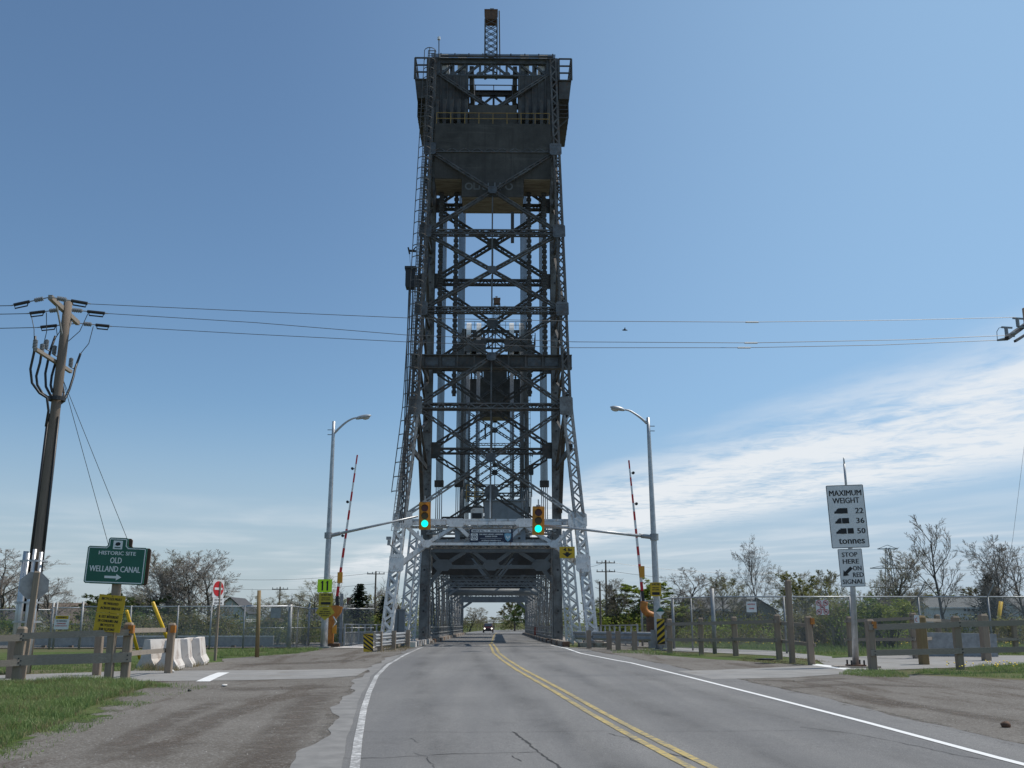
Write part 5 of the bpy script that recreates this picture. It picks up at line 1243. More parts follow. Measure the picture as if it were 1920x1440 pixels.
# ---- concrete jersey barriers
def jersey(root, p0, p1):
    d = (p1 - p0).normalized(); nn = Vector((-d.y, d.x, 0)); prf = [(-0.31, 0), (-0.31, 0.08), (-0.19, 0.28), (-0.10, 0.86), (0.10, 0.86), (0.19, 0.28), (0.31, 0.08), (0.31, 0)]
    mb = MB(); vs = [p + nn * a + Vector((0, 0, b)) for p in (p0, p1) for a, b in prf]
    fs = [tuple(range(7, -1, -1)), tuple(range(8, 16))] + [(i, (i + 1) % 8, 8 + (i + 1) % 8, 8 + i) for i in range(8)]
    mb.add(vs, fs); return obj('barrier_body', mb, M['conc'], root)
for k, (a, b, lab) in enumerate((((272, 1253), (318, 1249), 'nearest pale concrete barrier behind the timber rails'), ((312, 1256), (341, 1247), 'second pale concrete barrier, beside the rail post'), ((341, 1251), (357, 1243), 'third pale concrete barrier in the row'), ((364, 1247), (378, 1239), 'farthest pale concrete barrier next to the no entry sign'))):
    A, B = gnd(*a), gnd(*b); d = (B - A).normalized(); B = A + d * 2.6 if k else A + d * 1.6
    t_ = thing('concrete_barrier', lab, 'barrier', A, 'concrete barriers by the path'); jersey(t_, A, B)

# ---- no entry sign
nb_ = gnd(403, 1238); ne = thing('no_entry_sign', 'white and red no entry sign on a thin post by the barriers', 'road sign', nb_)
cN = at(404, 1104, nb_.y) + Vector((0.88, -0.47, 0)) * 0.14; mn = (at(406, 1104, nb_.y) - at(405, 1104, nb_.y)).length; obj('post', post_mesh(nb_ - Vector((0, 0, .2)), Vector((nb_.x, nb_.y, at(405, 1090, nb_.y).z)), 0.09, 0.0), M['wood_post'], ne)
Bn = basis(R(62)); flat('panel', ne, cN, Bn, rrect(0.58, 33 * mn, 0.03), M['white_p'], 0, 0.008)
flat('red_disc', ne, cN, Bn, [(0.27 * math.cos(R(15 * k)), 14 * mn * math.sin(R(15 * k))) for k in range(24)], M['red_p'], 0.008, 0.006); flat('white_bar', ne, cN, Bn, rrect(0.40, 4.0 * mn, 0.005), M['white_ink'], 0.013, 0.004)
cT = at(404, 1128, nb_.y) + Vector((0.88, -0.47, 0)) * 0.14; flat('tab', ne, cT, Bn, rrect(0.58, 13 * mn, 0.02), M['white_p'], 0, 0.008); txt(ne, 'DO NOT', cT, Bn, 0, 3 * mn, 3.6 * mn, 0.4, M['black'], 0.008); txt(ne, 'ENTER', cT, Bn, 0, -3 * mn, 3.6 * mn, 0.4, M['black'], 0.008)
# thin tan pole
tb = gnd(482, 1232); t_ = thing('wooden_pole', 'thin tan wooden pole standing in the verge by the gate', 'pole', tb); mb = MB(); mb.tube([tb - Vector((0, 0, .2)), at(486, 1107, tb.y)], 0.085, 10, 0.075); obj('shaft', mb, M['wood_tan'], t_, sm=True)

# ---- chain link fences
def mat_mesh():
    m, nt, b = nodes('chain_link_mesh'); b.inputs['Base Color'].default_value = (0.30, 0.31, 0.32, 1); b.inputs['Metallic'].default_value = 0.4; b.inputs['Roughness'].default_value = 0.5
    uv = nt.nodes.new('ShaderNodeTexCoord').outputs['UV']; sp_ = nt.nodes.new('ShaderNodeSeparateXYZ'); lk(nt, uv, sp_.inputs[0])
    def lines(op):
        a = mth(nt, op, sp_.outputs[0], sp_.outputs[1]); f = mth(nt, 'FRACT', mth(nt, 'MULTIPLY', a, 1 / 0.075)); return mth(nt, 'LESS_THAN', f, 0.13)
    k = mth(nt, 'MAXIMUM', lines('ADD'), lines('SUBTRACT'))
    tr = nt.nodes.new('ShaderNodeBsdfTransparent'); ms = nt.nodes.new('ShaderNodeMixShader'); lk(nt, k, ms.inputs[0]); lk(nt, tr.outputs[0], ms.inputs[1]); lk(nt, b.outputs[0], ms.inputs[2]); lk(nt, ms.outputs[0], nt.nodes['Material Output'].inputs[0])
    return m
M['mesh'] = mat_mesh()
def chain_fence(label, pts, h, post_at, barbs=False, mid=False, group=None, name='chain_link_fence'):
    root = thing(name, label, 'fence', pts[0], group); L = 0.0
    for a, b in zip(pts[:-1], pts[1:]):
        n = 12; mb = MB(); d = (b - a).length
        me = bpy.data.meshes.new('mesh_panel'); vs = []; fs = []; uvs = []
        for i in range(n + 1):
            p = a.lerp(b, i / n) - root.location
            vs += [(p.x, p.y, p.z + 0.05), (p.x, p.y, p.z + h)]; uvs += [(L + d * i / n, 0), (L + d * i / n, h)]
            if i < n: fs.append((2 * i, 2 * i + 2, 2 * i + 3, 2 * i + 1))
        me.from_pydata(vs, [], fs); ul = me.uv_layers.new()
        for lp in me.loops: ul.data[lp.index].uv = uvs[lp.vertex_index]
        me.materials.append(M['mesh']); o = bpy.data.objects.new('mesh_panel', me); COL.objects.link(o); o.parent = root; L += d
        mb = MB(); mb.tube([a + Vector((0, 0, h)), b + Vector((0, 0, h))], 0.032, 8); obj('top_rail', mb, M['galv'], root, sm=True)
        if mid: mb = MB(); mb.tube([a + Vector((0, 0, h * 0.48)), b + Vector((0, 0, h * 0.48))], 0.022, 6); obj('middle_rail', mb, M['galv'], root, sm=True)
    for p, hh, r in post_at:
        mb = MB(); mb.tube([p - Vector((0, 0, .1)), p + Vector((0, 0, hh))], r, 8)
        if barbs: mb.tube([p + Vector((0, 0, hh)), p + Vector((0.12, -0.3, hh + 0.4))], 0.02, 6)
        obj('post', mb, M['galv_dull'], root, sm=True)
    return root
def fl(px, Y): 
    p = at(px, 1215, Y); p.z = prof(Y); return p
YF = 50.0
zt_f = at(300, 1137, YF).z - prof(YF)
pA = [fl(-200, YF + 2), fl(92, YF + 1)]; chain_fence('chain link fence with steel top rail behind the left timber rails', pA, zt_f - 0.15, [(fl(-60, YF + 1.6), zt_f, .04), (fl(92, YF + 1), zt_f + 0.2, .06)])
pG = [fl(92, YF + .9), fl(148, YF + .8)]; chain_fence('chain link gate carrying a warning notice near the left edge', pG, zt_f - 0.05, [(fl(99, YF + .85), zt_f + 0.25, .05), (fl(148, YF + .8), zt_f + 0.25, .06)], name='chain_link_gate')
pB = [fl(150, YF + .7), fl(543, YF)]; chain_fence('long chain link fence running behind the concrete barriers to the gate', pB, zt_f, [(fl(p, YF + .7 - .7 * (p - 150) / 393), zt_f + 0.05, .045) for p in (240, 329, 392, 455)], mid=False)
YG = YF + 0.2
chain_fence('chain link enclosure with dark corner post beside the signal post', [fl(458, YG), fl(541, YG), fl(577, YG + 7), fl(700, YG + 7.5)], zt_f + 0.03, [(fl(541, YG), zt_f + 0.1, .10), (fl(556, YG + 3), zt_f - .1, .035), (fl(577, YG + 7), zt_f + 0.3, .06), (fl(640, YG + 7.2), zt_f + .1, .045)], barbs=True, mid=True, name='chain_link_gate')
YC = 44.0
zt_r = at(1450, 1119, YC).z - prof(YC)
chain_fence('chain link fence with bright top rail behind the right timber rails', [fl(1264, YC + 6), fl(1340, YC), fl(1730, YC), fl(2150, YC)], zt_r, [(fl(1264, YC + 6), zt_r + .05, .07), (fl(1299, YC + 3.3), zt_r, .04), (fl(1340, YC), zt_r + 0.35, .09), (fl(1475, YC), zt_r, .045), (fl(1600, YC), zt_r, .045), (fl(1730, YC), zt_r, .045), (fl(1862, YC), zt_r, .045), (fl(1990, YC), zt_r, .045)], barbs=False)
chain_fence('short chain link return closing the bank behind the right signal post', [fl(1205, YC + 12), fl(1262, YC + 6.2)], zt_r, [(fl(1205, YC + 12), zt_r + .5, .06), (fl(1232, YC + 9), zt_r, .04)])
for k, px in enumerate((1730, 1862)):
    q = fl(px, YC - .05); mb = MB(); mb.tube([q + Vector((0, 0, zt_r)), q + Vector((0.25, -0.2, zt_r + 0.55))], 0.03, 6); tag(obj('barbed_wire_arm', mb, M['galv_dull']), ['leaning steel arm on the chain link post behind the bollards', 'leaning steel arm on the chain link post near the right edge'][k], 'fence arm')
# notices hung on the fences
def notice(name, label, px0, px1, r0, r1, Y, m, lines, head=None, ink='black'):
    a, b = at(px0, r0, Y), at(px1, r1, Y); c = (a + b) / 2; w, h = abs(b.x - a.x), abs(a.z - b.z); t_ = thing(name, label, 'sign', c); B = basis(0)
    flat('panel', t_, c, B, rrect(w, h, 0.02), m, 0, 0.008)
    if head: flat('header', t_, c, B, [(x, y + h * 0.36) for x, y in rrect(w * 0.9, h * 0.24, 0.01)], head, 0.008, 0.004)
    for s_, y_, w_, hh, ik in lines: txt(t_, s_, c, B, 0, y_ * h, hh * h, w_ * w, M[ik], 0.012, 0.015)
    return t_, c, B, w, h
notice('warning_notice', 'white notice with yellow header wired to the left chain link gate', 103, 128, 1154, 1180, YF + 0.6, M['white_p'], [('WARNING', 0.36, 0.62, 0.13, 'black'), ('NO TRESPASSING', 0.10, 0.7, 0.09, 'black'), ('DANGER', -0.08, 0.6, 0.09, 'red_p'), ('ENTRÉE INTERDITE', -0.24, 0.8, 0.09, 'red_p')], M['yellow_p'])
notice('grey_notice', 'small weathered grey notice on the chain link enclosure', 508, 526, 1140, 1159, YG - 0.2, M['galv_dull'], [])
notice('pale_notice', 'small pale notice on the right chain link fence before the grey house', 1399, 1419, 1128, 1148, YC - 0.15, M['white_p'], [('NOTICE', 0.25, 0.7, 0.13, 'red_p'), ('AVIS', -0.15, 0.5, 0.13, 'red_p')])
t_, c, B, w, h = notice('prohibition_board', 'square white board with five red prohibition circles on the right fence', 1529, 1555, 1125, 1153, YC - 0.2, M['white_p'], [])
M['faint_ink'] = plain('dark_pictogram', (0.06, 0.06, 0.07), 0.6)
for x, y in ((-.27, .30), (.27, .30), (0, 0), (-.27, -.30), (.27, -.30)):
    q = c + B[0] * x * w + Vector((0, 0, y * h)); mb = MB(); mb.ring(q + B[2] * 0.012, B[2], 0.165 * w, 0.205 * w, 0.006, 20); u_ = B[0] * 0.12 * w; v_ = Vector((0, 0, 0.12 * w)); mb.beam(q + B[2] * .014 - u_ + v_, q + B[2] * .014 + u_ - v_, 0.035 * w, 0.004, B[2]); obj('prohibition_ring', mb, M['red_p'], t_)
    mb = MB(); mb.box(q + B[2] * 0.008, (0.2 * w, 0.004, 0.07 * w)); mb.box(q + B[2] * 0.008 + Vector((0, 0, 0.06 * w)), (0.07 * w, 0.004, 0.08 * w)); obj('pictogram', mb, M['faint_ink'], t_)

# ---- steel beams and guardrails
def wbeam(root, pts, h=0.31, z=0.45, m=None, name='beam'):
    prf = [(0.0, -0.155), (0.045, -0.13), (0.075, -0.08), (0.03, -0.03), (0.03, 0.03), (0.075, 0.08), (0.045, 0.13), (0.0, 0.155)]
    mb = MB(); rows_ = []
    for i, p in enumerate(pts):
        d = (pts[min(i + 1, len(pts) - 1)] - pts[max(i - 1, 0)]).normalized(); nn = Vector((d.y, -d.x, 0)).normalized()
        if nn.y > 0 and abs(nn.y) > 0.3: nn = -nn
        rows_.append([p + nn * a + Vector((0, 0, z + b * h / 0.31)) for a, b in prf])
    k = len(prf)
    vs = [q for r_ in rows_ for q in r_]; fs = [(i * k + j, i * k + j + 1, (i + 1) * k + j + 1, (i + 1) * k + j) for i in range(len(pts) - 1) for j in range(k - 1)]
    mb.add(vs, fs); o = obj(name, mb, m or M['galv'], root)
    sm = o.modifiers.new('thick', 'SOLIDIFY'); sm.thickness = 0.006
    return o
gl_pts = [gnd(702, 1222), gnd(720, 1219.5), gnd(742, 1216.5), gnd(768, 1212.5)]
gr_ = thing('guardrail', 'two tier steel guardrail beside the left hazard marker', 'guardrail', gl_pts[0])
wbeam(gr_, gl_pts, 0.26, 0.62); wbeam(gr_, gl_pts, 0.22, 0.30)
for p in (gnd(709, 1221), gnd(735, 1218), gnd(762, 1214)): mb = MB(); mb.box(p + Vector((0.05, 0.18, 0.38)), (0.2, 0.22, 0.95)); obj('post', mb, M['wood_post'], gr_)
grp = [gnd(1076, 1209.5), gnd(1110, 1212.5), gnd(1150, 1214.5), gnd(1190, 1215.5), gnd(1225, 1216)]
gr_ = thing('guardrail', 'dull steel guardrail on timber posts beside the right signal post', 'guardrail', grp[0])
wbeam(gr_, grp, 0.42, 0.56, M['galv_dull'])
for p in (gnd(1105, 1216), gnd(1143, 1218), gnd(1160, 1219), gnd(1191, 1220)): mb = MB(); mb.box(p + Vector((0, 0.15, 0.35)), (0.22, 0.22, 1.0)); obj('post', mb, M['wood_post'], gr_)
ga, gb = gnd(1221, 1219), gnd(1250, 1219); mb = MB(); u_ = (gb - ga); m_ = (ga + gb) / 2
ep = thing('guardrail_end', 'flat grey end panel of the right guardrail with a ribbed edge', 'guardrail', ga)
mb = MB(); mb.box(m_ + Vector((0, -0.05, 0.5)), (u_.length, 0.08, 0.82)); obj('end_panel', mb, M['galv_dull'], ep)
for k in range(8):
    mb = MB(); mb.tube([m_ + Vector((u_.length / 2 - .02, -0.05, 0.14 + k * 0.1)), m_ + Vector((u_.length / 2 + .1, -0.05, 0.14 + k * 0.1))], 0.03, 8); obj('rib', mb, M['alum'], ep)
mb = MB(); mb.box(m_ + Vector((0, 0.1, 0.05)), (0.3, 0.2, 0.4)); obj('post', mb, M['wood_post'], ep)
q0, q1 = fl(-200, 54.5), fl(512, 54.0); bb = thing('bank_guardrail', 'long low steel beam barrier behind the left chain link fence', 'guardrail', q0)
mb = MB(); 
for k in range(10): p, q = q0.lerp(q1, k / 10), q0.lerp(q1, (k + 1) / 10)
mb.beam(q0 + Vector((0, 0, 0.28)), q1 + Vector((0, 0, 0.28)), 0.18, 0.42, (0, 0, 1)); obj('beam', mb, M['galv_dull'], bb)
mb = MB(); mb.beam(q0 + Vector((0, 0, 0.53)), q1 + Vector((0, 0, 0.53)), 0.26, 0.07, (0, 0, 1)); obj('cap', mb, M['alum'], bb)
for k in range(14): p = q0.lerp(q1, (k + .5) / 14); mb = MB(); mb.box(p + Vector((0, 0.2, 0.15)), (0.2, 0.2, 0.6)); obj('post', mb, M['wood_post'], bb)
# grey concrete box culvert behind the right rails
a_, b_ = fl(1722, 41.5), fl(1865, 41.0); cbx = thing('concrete_headwall', 'smooth grey concrete block behind the right timber rails', 'wall', a_)
mb = MB(); mb.beam(a_ + Vector((0, 0, 0.45)), b_ + Vector((0, 0, 0.40)), 0.8, 0.95, (0, 0, 1)); obj('wall_block', mb, M['galv_dull'], cbx)

# ---- right timber rail fences
fence_wood('rail_fence', 'timber rail fence with four posts running from the right guardrail', [(1256, 1226, 1160), (1315, 1228, 1158), (1380, 1229, 1156), (1462, 1236, 1152), (1522, 1246, 1155)],
           [(0, 1, (0.84, 0.40), 0.13), (1, 2, (0.84, 0.40), 0.13), (2, 3, (0.84, 0.42), 0.13), (3, 4, (0.80, 0.40), 0.12)], w=0.2, m_post='wood_post', refl=(4,))
fence_wood('rail_fence', 'far timber rails along the lawn beyond the canal path', [(1596, 1231, 1156), (1718, 1235, 1149), (1764, 1227, 1152), (1906, 1225, 1160)],
           [(0, 1, (0.88, 0.42), 0.12), (1, 2, (0.85, 0.42), 0.12), (2, 3, (0.85, 0.40), 0.12)], w=0.2, refl=(1,))
fence_wood('rail_fence', 'near timber rails below the weight limit sign running off to the right', [(1637, 1257, 1161), (1801, 1254, 1155), (1985, 1250, 1150)],
           [(0, 1, (0.84, 0.34), 0.17), (1, 2, (0.84, 0.34), 0.17)], w=0.22, refl=(0,))
for px, r0, r1, lab in ((1733, 1246, 1154, 'thick timber bollard in the path with a small round sign'), (1850, 1239, 1151, 'timber post beyond the path behind the near rails')):
    g = gnd(px, r0); tp = thing('timber_bollard', lab, 'bollard', g); obj('shaft', post_mesh(g - Vector((0, 0, .2)), at(px - 8, r1, g.y), 0.27, 0.1), M['wood_tan' if px == 1733 else 'wood_post'], tp)
    if px == 1733:
        c = at(1719, 1162, g.y - .2); flat('small_sign', tp, c, basis(R(-20)), rrect(0.16, 0.32, 0.03), M['white_p'], 0, 0.01); mb = MB(); mb.ring(c + Vector((0, -.012, 0)), (0.34, -0.94, 0), 0.05, 0.068, 0.006, 16); obj('red_ring', mb, M['red_p'], tp)
g = gnd(1486, 1243); tp = thing('wooden_pole', 'tall leaning timber pole standing among the right rails', 'pole', g); obj('shaft', post_mesh(g - Vector((0, 0, .2)), at(1477, 1087, g.y), 0.17, 0.2), M['wood_post'], tp)

# ---- maximum weight sign
wb_ = gnd(1605, 1251); YW = wb_.y; ws = thing('weight_sign', 'tall post with white maximum weight and stop here signs', 'road sign', wb_)
mb = MB(); mb.tube([wb_, at(1599, 1100, YW), at(1588, 930, YW)], [0.105, 0.085, 0.055], 12); mb.tube([at(1588, 930, YW), at(1583, 870, YW)], 0.04, 8); mb.tube([at(1583, 872, YW), at(1582, 858, YW)], 0.026, 8); obj('post', mb, M['galv'], ws, sm=True)
mb = MB(); mb.box(wb_ + Vector((0, 0, 0.03)), (0.5, 0.5, 0.1)); obj('base_plate', mb, M['rust'], ws)
for dx, dy in ((-.2, -.2), (.2, -.2), (.2, .2), (-.2, .2)): mb = MB(); mb.tube([wb_ + Vector((dx, dy, 0.05)), wb_ + Vector((dx, dy, 0.22))], 0.03, 6); obj('anchor_bolt', mb, M['dark'], ws)
mb = MB(); mb.box(wb_ + Vector((0, 0, -0.02)), (1.3, 0.8, 0.12)); obj('concrete_pad', mb, M['conc_d'], ws)
cw_ = at(1589, 968, YW - 0.14); mw = (at(1590, 968, YW - .14) - cw_).length; Bw = basis(R(-4), R(1.6))
Mk = M['black']
flat('weight_panel', ws, cw_, Bw, rrect(69 * mw, 117 * mw, 0.04), M['white_p'], 0, 0.012); outline_band(ws, cw_, Bw, rrect(69 * mw, 117 * mw, 0.04), 0.006, 0.016, Mk, 0.009)
txt(ws, 'MAXIMUM', cw_, Bw, 0, 43.5 * mw, 10.5 * mw, 59 * mw, Mk, 0.01); txt(ws, 'WEIGHT', cw_, Bw, 0, 29.5 * mw, 10.5 * mw, 49 * mw, Mk, 0.01)
for i, (num, y_, boxes) in enumerate((('22', 10, [(-7.5, 17)]), ('36', -8.5, [(-14, 4), (-4.5, 13)]), ('50', -27.5, [(-10, 11), (3.0, 11)]))):
    txt(ws, num, cw_, Bw, 22.5 * mw, y_ * mw, 10 * mw, 14.5 * mw, Mk, 0.01)
    cab = [(-22, -4.5), (-14, -4.5), (-14, 4.5 if i < 2 else 3), (-16.5, 3.8), (-19, 0.5), (-22, -1)]
    flat('truck_symbol', ws, cw_, Bw, [((a - 1.5) * mw, (b + y_) * mw) for a, b in cab], Mk, 0.01, 0.004)
    for bx_, bw_ in boxes: flat('truck_symbol', ws, cw_, Bw, [(a + bx_ * mw, b + (y_ + 0.3) * mw) for a, b in rrect(bw_ * mw, 10 * mw, 0.002)], Mk, 0.011, 0.004)
txt(ws, 'tonnes', cw_, Bw, 3 * mw, -46 * mw, 10 * mw, 47 * mw, Mk, 0.01)
c2 = at(1596.5, 1064.5, YW - 0.16); flat('stop_panel', ws, c2, Bw, rrect(44 * mw, 69 * mw, 0.03), M['white_p'], 0, 0.012); outline_band(ws, c2, Bw, rrect(44 * mw, 69 * mw, 0.03), 0.005, 0.012, Mk, 0.009)
for s_, x_, y_, w_ in (('STOP', -1, 24, 28), ('HERE', 0, 11.5, 29), ('ON', 10, -1, 15.5), ('RED', 11, -13, 19), ('SIGNAL', 0.5, -25, 38)): txt(ws, s_, c2, Bw, x_ * mw, y_ * mw, 8.3 * mw, w_ * mw, Mk, 0.01)
arw = [(-2.5, 2.5), (-13, -7), (-15.5, -4), (-17, -15), (-6, -13.5), (-9, -11), (1.5, -1.8)]; flat('arrow', ws, c2, Bw, [(a * mw + 0.5 * mw, b * mw) for a, b in arw], Mk, 0.01, 0.004)

# ---- lamp posts with signal arms
M['lens_off_r'] = plain('red_lens_unlit', (0.07, 0.012, 0.01), 0.35); M['lens_off_a'] = plain('amber_lens_unlit', (0.07, 0.05, 0.01), 0.35)
M['lens_green'] = plain('green_lens_lit', (0.0, 0.3, 0.25), 0.4, emit=(0.0, 0.95, 0.72), es=1.4)
M['lamp_glass'] = plain('lamp_glass', (0.45, 0.44, 0.40), 0.2)
def curve_pts(p, n=5):
    out = []
    for j in range(len(p) - 1):
        p0, p1, p2, p3 = p[max(j - 1, 0)], p[j], p[j + 1], p[min(j + 2, len(p) - 1)]
        for q in range(n):
            t = q / n; out.append(0.5 * ((2 * p1) + (p2 - p0) * t + (2 * p0 - 5 * p1 + 4 * p2 - p3) * t * t + (3 * p1 - p0 - 3 * p2 + p3) * t ** 3))
    out.append(p[-1]); return out
def lamp_post(label, base, Y, top, arm, head, sig_arm, s):
    root = thing('lamp_post', label, 'lamp post', base, 'street lamps with signal arms')
    mb = MB(); n = 10; T_ = at(*top, Y); mb.tube([base.lerp(T_, k / n) for k in range(n + 1)], 0.185, 16, 0.08); obj('pole', mb, M['galv'], root, sm=True)
    mb = MB(); mb.box(base + Vector((0, 0, 0.02)), (0.62, 0.62, 0.06)); obj('base_plate', mb, M['galv_dull'], root)
    pts = curve_pts([at(x, y, Y) for x, y in arm]); mb = MB(); mb.tube(pts, 0.065, 8, 0.04); obj('lamp_arm', mb, M['galv'], root, sm=True)
    h0, h1 = at(*head[0], Y), at(*head[1], Y); d = (h1 - h0); mb = MB(); vs = []; fs = []; N = 9; K = 10
    wd = [0.05, 0.10, 0.135, 0.15, 0.155, 0.155, 0.145, 0.11, 0.04]; hu = [0.05, 0.09, 0.11, 0.12, 0.12, 0.115, 0.10, 0.07, 0.02]; hd = [0.05, 0.07, 0.08, 0.085, 0.09, 0.1, 0.09, 0.06, 0.02]
    dn = d.normalized(); up = Vector((0, 0, 1)); up = (up - dn * up.dot(dn)).normalized(); sd = dn.cross(up)
    for i in range(N):
        for k in range(K):
            a = 2 * math.pi * k / K; sv = math.sin(a); vs.append(h0 + d * (i / (N - 1)) + sd * (math.cos(a) * wd[i]) + up * (sv * (hu[i] if sv > 0 else hd[i])))
    for i in range(N - 1):
        for k in range(K): fs.append((i * K + k, i * K + (k + 1) % K, (i + 1) * K + (k + 1) % K, (i + 1) * K + k))
    mb.add(vs, fs); lh = obj('lamp_head', mb, M['galv'], root, sm=True)
    mb = MB(); c = h0 + d * 0.66 - up * 0.07; vs = []; fs = []
    for i in range(5):
        a = math.pi / 2 * i / 4
        for k in range(12):
            b = 2 * math.pi * k / 12; vs.append(c + dn * (math.cos(b) * math.cos(a) * 0.2) + sd * (math.sin(b) * math.cos(a) * 0.125) - up * (math.sin(a) * 0.10))
    for i in range(4):
        for k in range(12): fs.append((i * 12 + k, i * 12 + (k + 1) % 12, i * 12 + 12 + (k + 1) % 12, i * 12 + 12 + k))
    mb.add(vs, fs); obj('lamp_lens', mb, M['lamp_glass'], lh, sm=True)
    A, B = at(*sig_arm[0], Y), at(*sig_arm[1], Y); mb = MB(); mb.tube([A, B], 0.075, 10, 0.05); obj('signal_arm', mb, M['galv'], root, sm=True)
    mb = MB(); mb.tube([A - (B - A).normalized() * 0.12, A + (B - A).normalized() * 0.5], 0.105, 10); mb.ring(A - Vector((s * 0.12, 0, 0)), (0, 0, 1), 0.16, 0.2, 0.3, 14); obj('arm_clamp', mb, M['galv_dull'], root)
    for row in (top[1] + 16, top[1] + 25): q = at(top[0] - s * 4, row, Y); mb = MB(); mb.beam(q, q - Vector((s * 0.22, 0, 0)), 0.03); obj('clamp_bolt', mb, M['dark'], root)
    return root
lbase = gnd(607, 1214); YL = lbase.y
lamp_post('left grey lamp post with curved lamp arm and signal arm', lbase, YL, (626, 790), [(627, 812), (638, 801), (650, 791), (661, 785), (670, 783)], [(667, 785), (696, 779)], [(620, 1004), (784, 968)], 1)
rbase = gnd(1236, 1219); YRl = rbase.y
lamp_post('right grey lamp post with curved lamp arm and signal arm', rbase, YRl, (1215, 783), [(1213, 794), (1203, 785), (1192, 777), (1180, 770), (1169, 768)], [(1171, 769), (1144, 763)], [(1222, 1007), (1021, 985)], -1)
def signal(label, px, r0, r1, Y):
    a, b = at(px, r0, Y), at(px, r1, Y); c = (a + b) / 2; H = (a - b).length; W2 = H * 0.425
    root = thing('traffic_signal', label, 'traffic signal', c, 'traffic signals over the road'); B = basis(R(2 if px < 900 else -2), R(1 if px < 900 else -1.0))
    flat('backboard', root, c, B, rrect(W2, H, 0.05), M['signal_y'], -0.06, 0.02)
    mb = MB(); mb.box(c + Vector((0, 0.05, 0)), (W2 * 0.62, 0.2, H * 0.86)); obj('housing', mb, M['signal_y'], root)
    r = H * 0.122
    for k, (y_, m_) in enumerate(((H * 0.27, M['lens_off_r']), (0.0 - H * 0.01, M['lens_off_a']), (-H * 0.29, M['lens_green']))):
        q = c + B[1] * y_ + B[2] * 0.06; mb = MB(); mb.disc(q, B[2], r, 0.05, 24); obj('lens', mb, m_, root, label=['unlit red lens', 'unlit amber lens', 'lit green lens'][k])
        vs = []; fs = []; mb = MB(); K = 14
        for i in range(K + 1):
            t = R(-25) + R(230) * i / K
            for zz, rr in ((-0.02, r * 1.04), (0.20 * (0.35 + 0.65 * max(0, math.sin(t))), r * 1.06)): vs.append(q + B[0] * math.cos(t) * rr + B[1] * math.sin(t) * rr + B[2] * zz)
        for i in range(K): fs.append((2 * i, 2 * i + 1, 2 * i + 3, 2 * i + 2))
        mb.add(vs, fs); o = obj('visor', mb, M['signal_y'], root); o.modifiers.new('thick', 'SOLIDIFY').thickness = 0.008
    mb = MB(); mb.tube([a, a + Vector((0, 0, 0.32))], 0.03, 8); mb.box(a + Vector((0, 0.02, 0.02)), (0.2, 0.12, 0.08)); obj('hanger', mb, M['galv_dull'], root)
signal('left traffic signal with yellow backboard showing green', 796.5, 941, 993, YL - 0.15)
signal('right, slightly larger traffic signal with yellow backboard showing green', 1009.5, 949, 1003, YRl - 0.15)
# plates on the left lamp post
def plate_sign(name, label, px0, px1, r0, r1, Y, m, lines, yaw=0, poly=None):
    a, b = at(px0, r0, Y), at(px1, r1, Y); c = (a + b) / 2; w, h = abs(b.x - a.x), abs(a.z - b.z); t_ = thing(name, label, 'sign', c); B = basis(R(yaw))
    flat('panel', t_, c, B, [(x * w, y * h) for x, y in poly] if poly else rrect(w, h, 0.03), m, 0, 0.01)
    for s_, y_, w_, hh, ik in lines: txt(t_, s_, c, B, 0, y_ * h, hh * h, w_ * w, M[ik], 0.009, 0.02)
    return t_, c, B, w, h
ys2 = YL - 0.32
t_, c, B, w, h = plate_sign('number_sign', 'bright lime square sign reading 11 on the left lamp post', 596, 622, 1086, 1110.5, ys2, M['lime_p'], [], 4)
for x_ in (-0.17, 0.17): flat('numeral', t_, c, B, [((x + x_) * w, y * h) for x, y in ((0.065, -0.37), (0.065, 0.37), (-0.02, 0.37), (-0.085, 0.27), (-0.085, 0.19), (-0.045, 0.21), (-0.045, -0.37))], M['black'], 0.009, 0.006)
t_, c, B, w, h = plate_sign('crossing_sign', 'yellow rectangular notice under the lime number sign', 598.5, 623.5, 1112, 1136, ys2, M['olive_p'], [('DO NOT PASS', 0.36, 0.72, 0.16, 'black'), ('WHEN LIGHTS', 0.12, 0.6, 0.09, 'black'), ('ARE FLASHING', -0.03, 0.66, 0.09, 'black')], 4)
flat('black_band', t_, c, B, [(x, y - 0.3 * h) for x, y in rrect(w * 0.7, h * 0.2, 0.01)], M['black'], 0.009, 0.006)
plate_sign('diamond_sign', 'faded yellow diamond shaped notice lowest on the left lamp post', 592, 627, 1137, 1163, ys2 - 0.03, M['olive_p'], [('WHEN', 0.30, 0.26, 0.1, 'black'), ('RED SIGNAL', 0.13, 0.52, 0.1, 'black'), ('BRIDGE DECK', -0.02, 0.6, 0.1, 'black'), ('SLIPPERY', -0.17, 0.42, 0.1, 'black')], 3, [(-.5, 0.05), (0.0, -0.5), (.5, 0.05), (0.28, 0.5), (-0.28, 0.5)])
t_, c, B, w, h = plate_sign('crossing_sign', 'yellow rectangular notice on the right lamp post', 1219, 1240, 1092, 1118, YRl - 0.3, M['yellow_p'], [('DO NOT PASS', 0.36, 0.72, 0.16, 'black'), ('WHEN LIGHTS', 0.12, 0.6, 0.09, 'black'), ('ARE FLASHING', -0.03, 0.66, 0.09, 'black')], -3)
flat('black_band', t_, c, B, [(x, y - 0.3 * h) for x, y in rrect(w * 0.7, h * 0.2, 0.01)], M['black'], 0.009, 0.006)
dY = YRl - 0.34
t_, c, B, w, h = plate_sign('diamond_marker', 'small diamond marker, green above and white below, on right lamp post', 1229, 1247, 1138, 1156, dY, M['white_p'], [], 0, [(-.5, 0), (0, -.5), (.5, 0), (0, .5)])
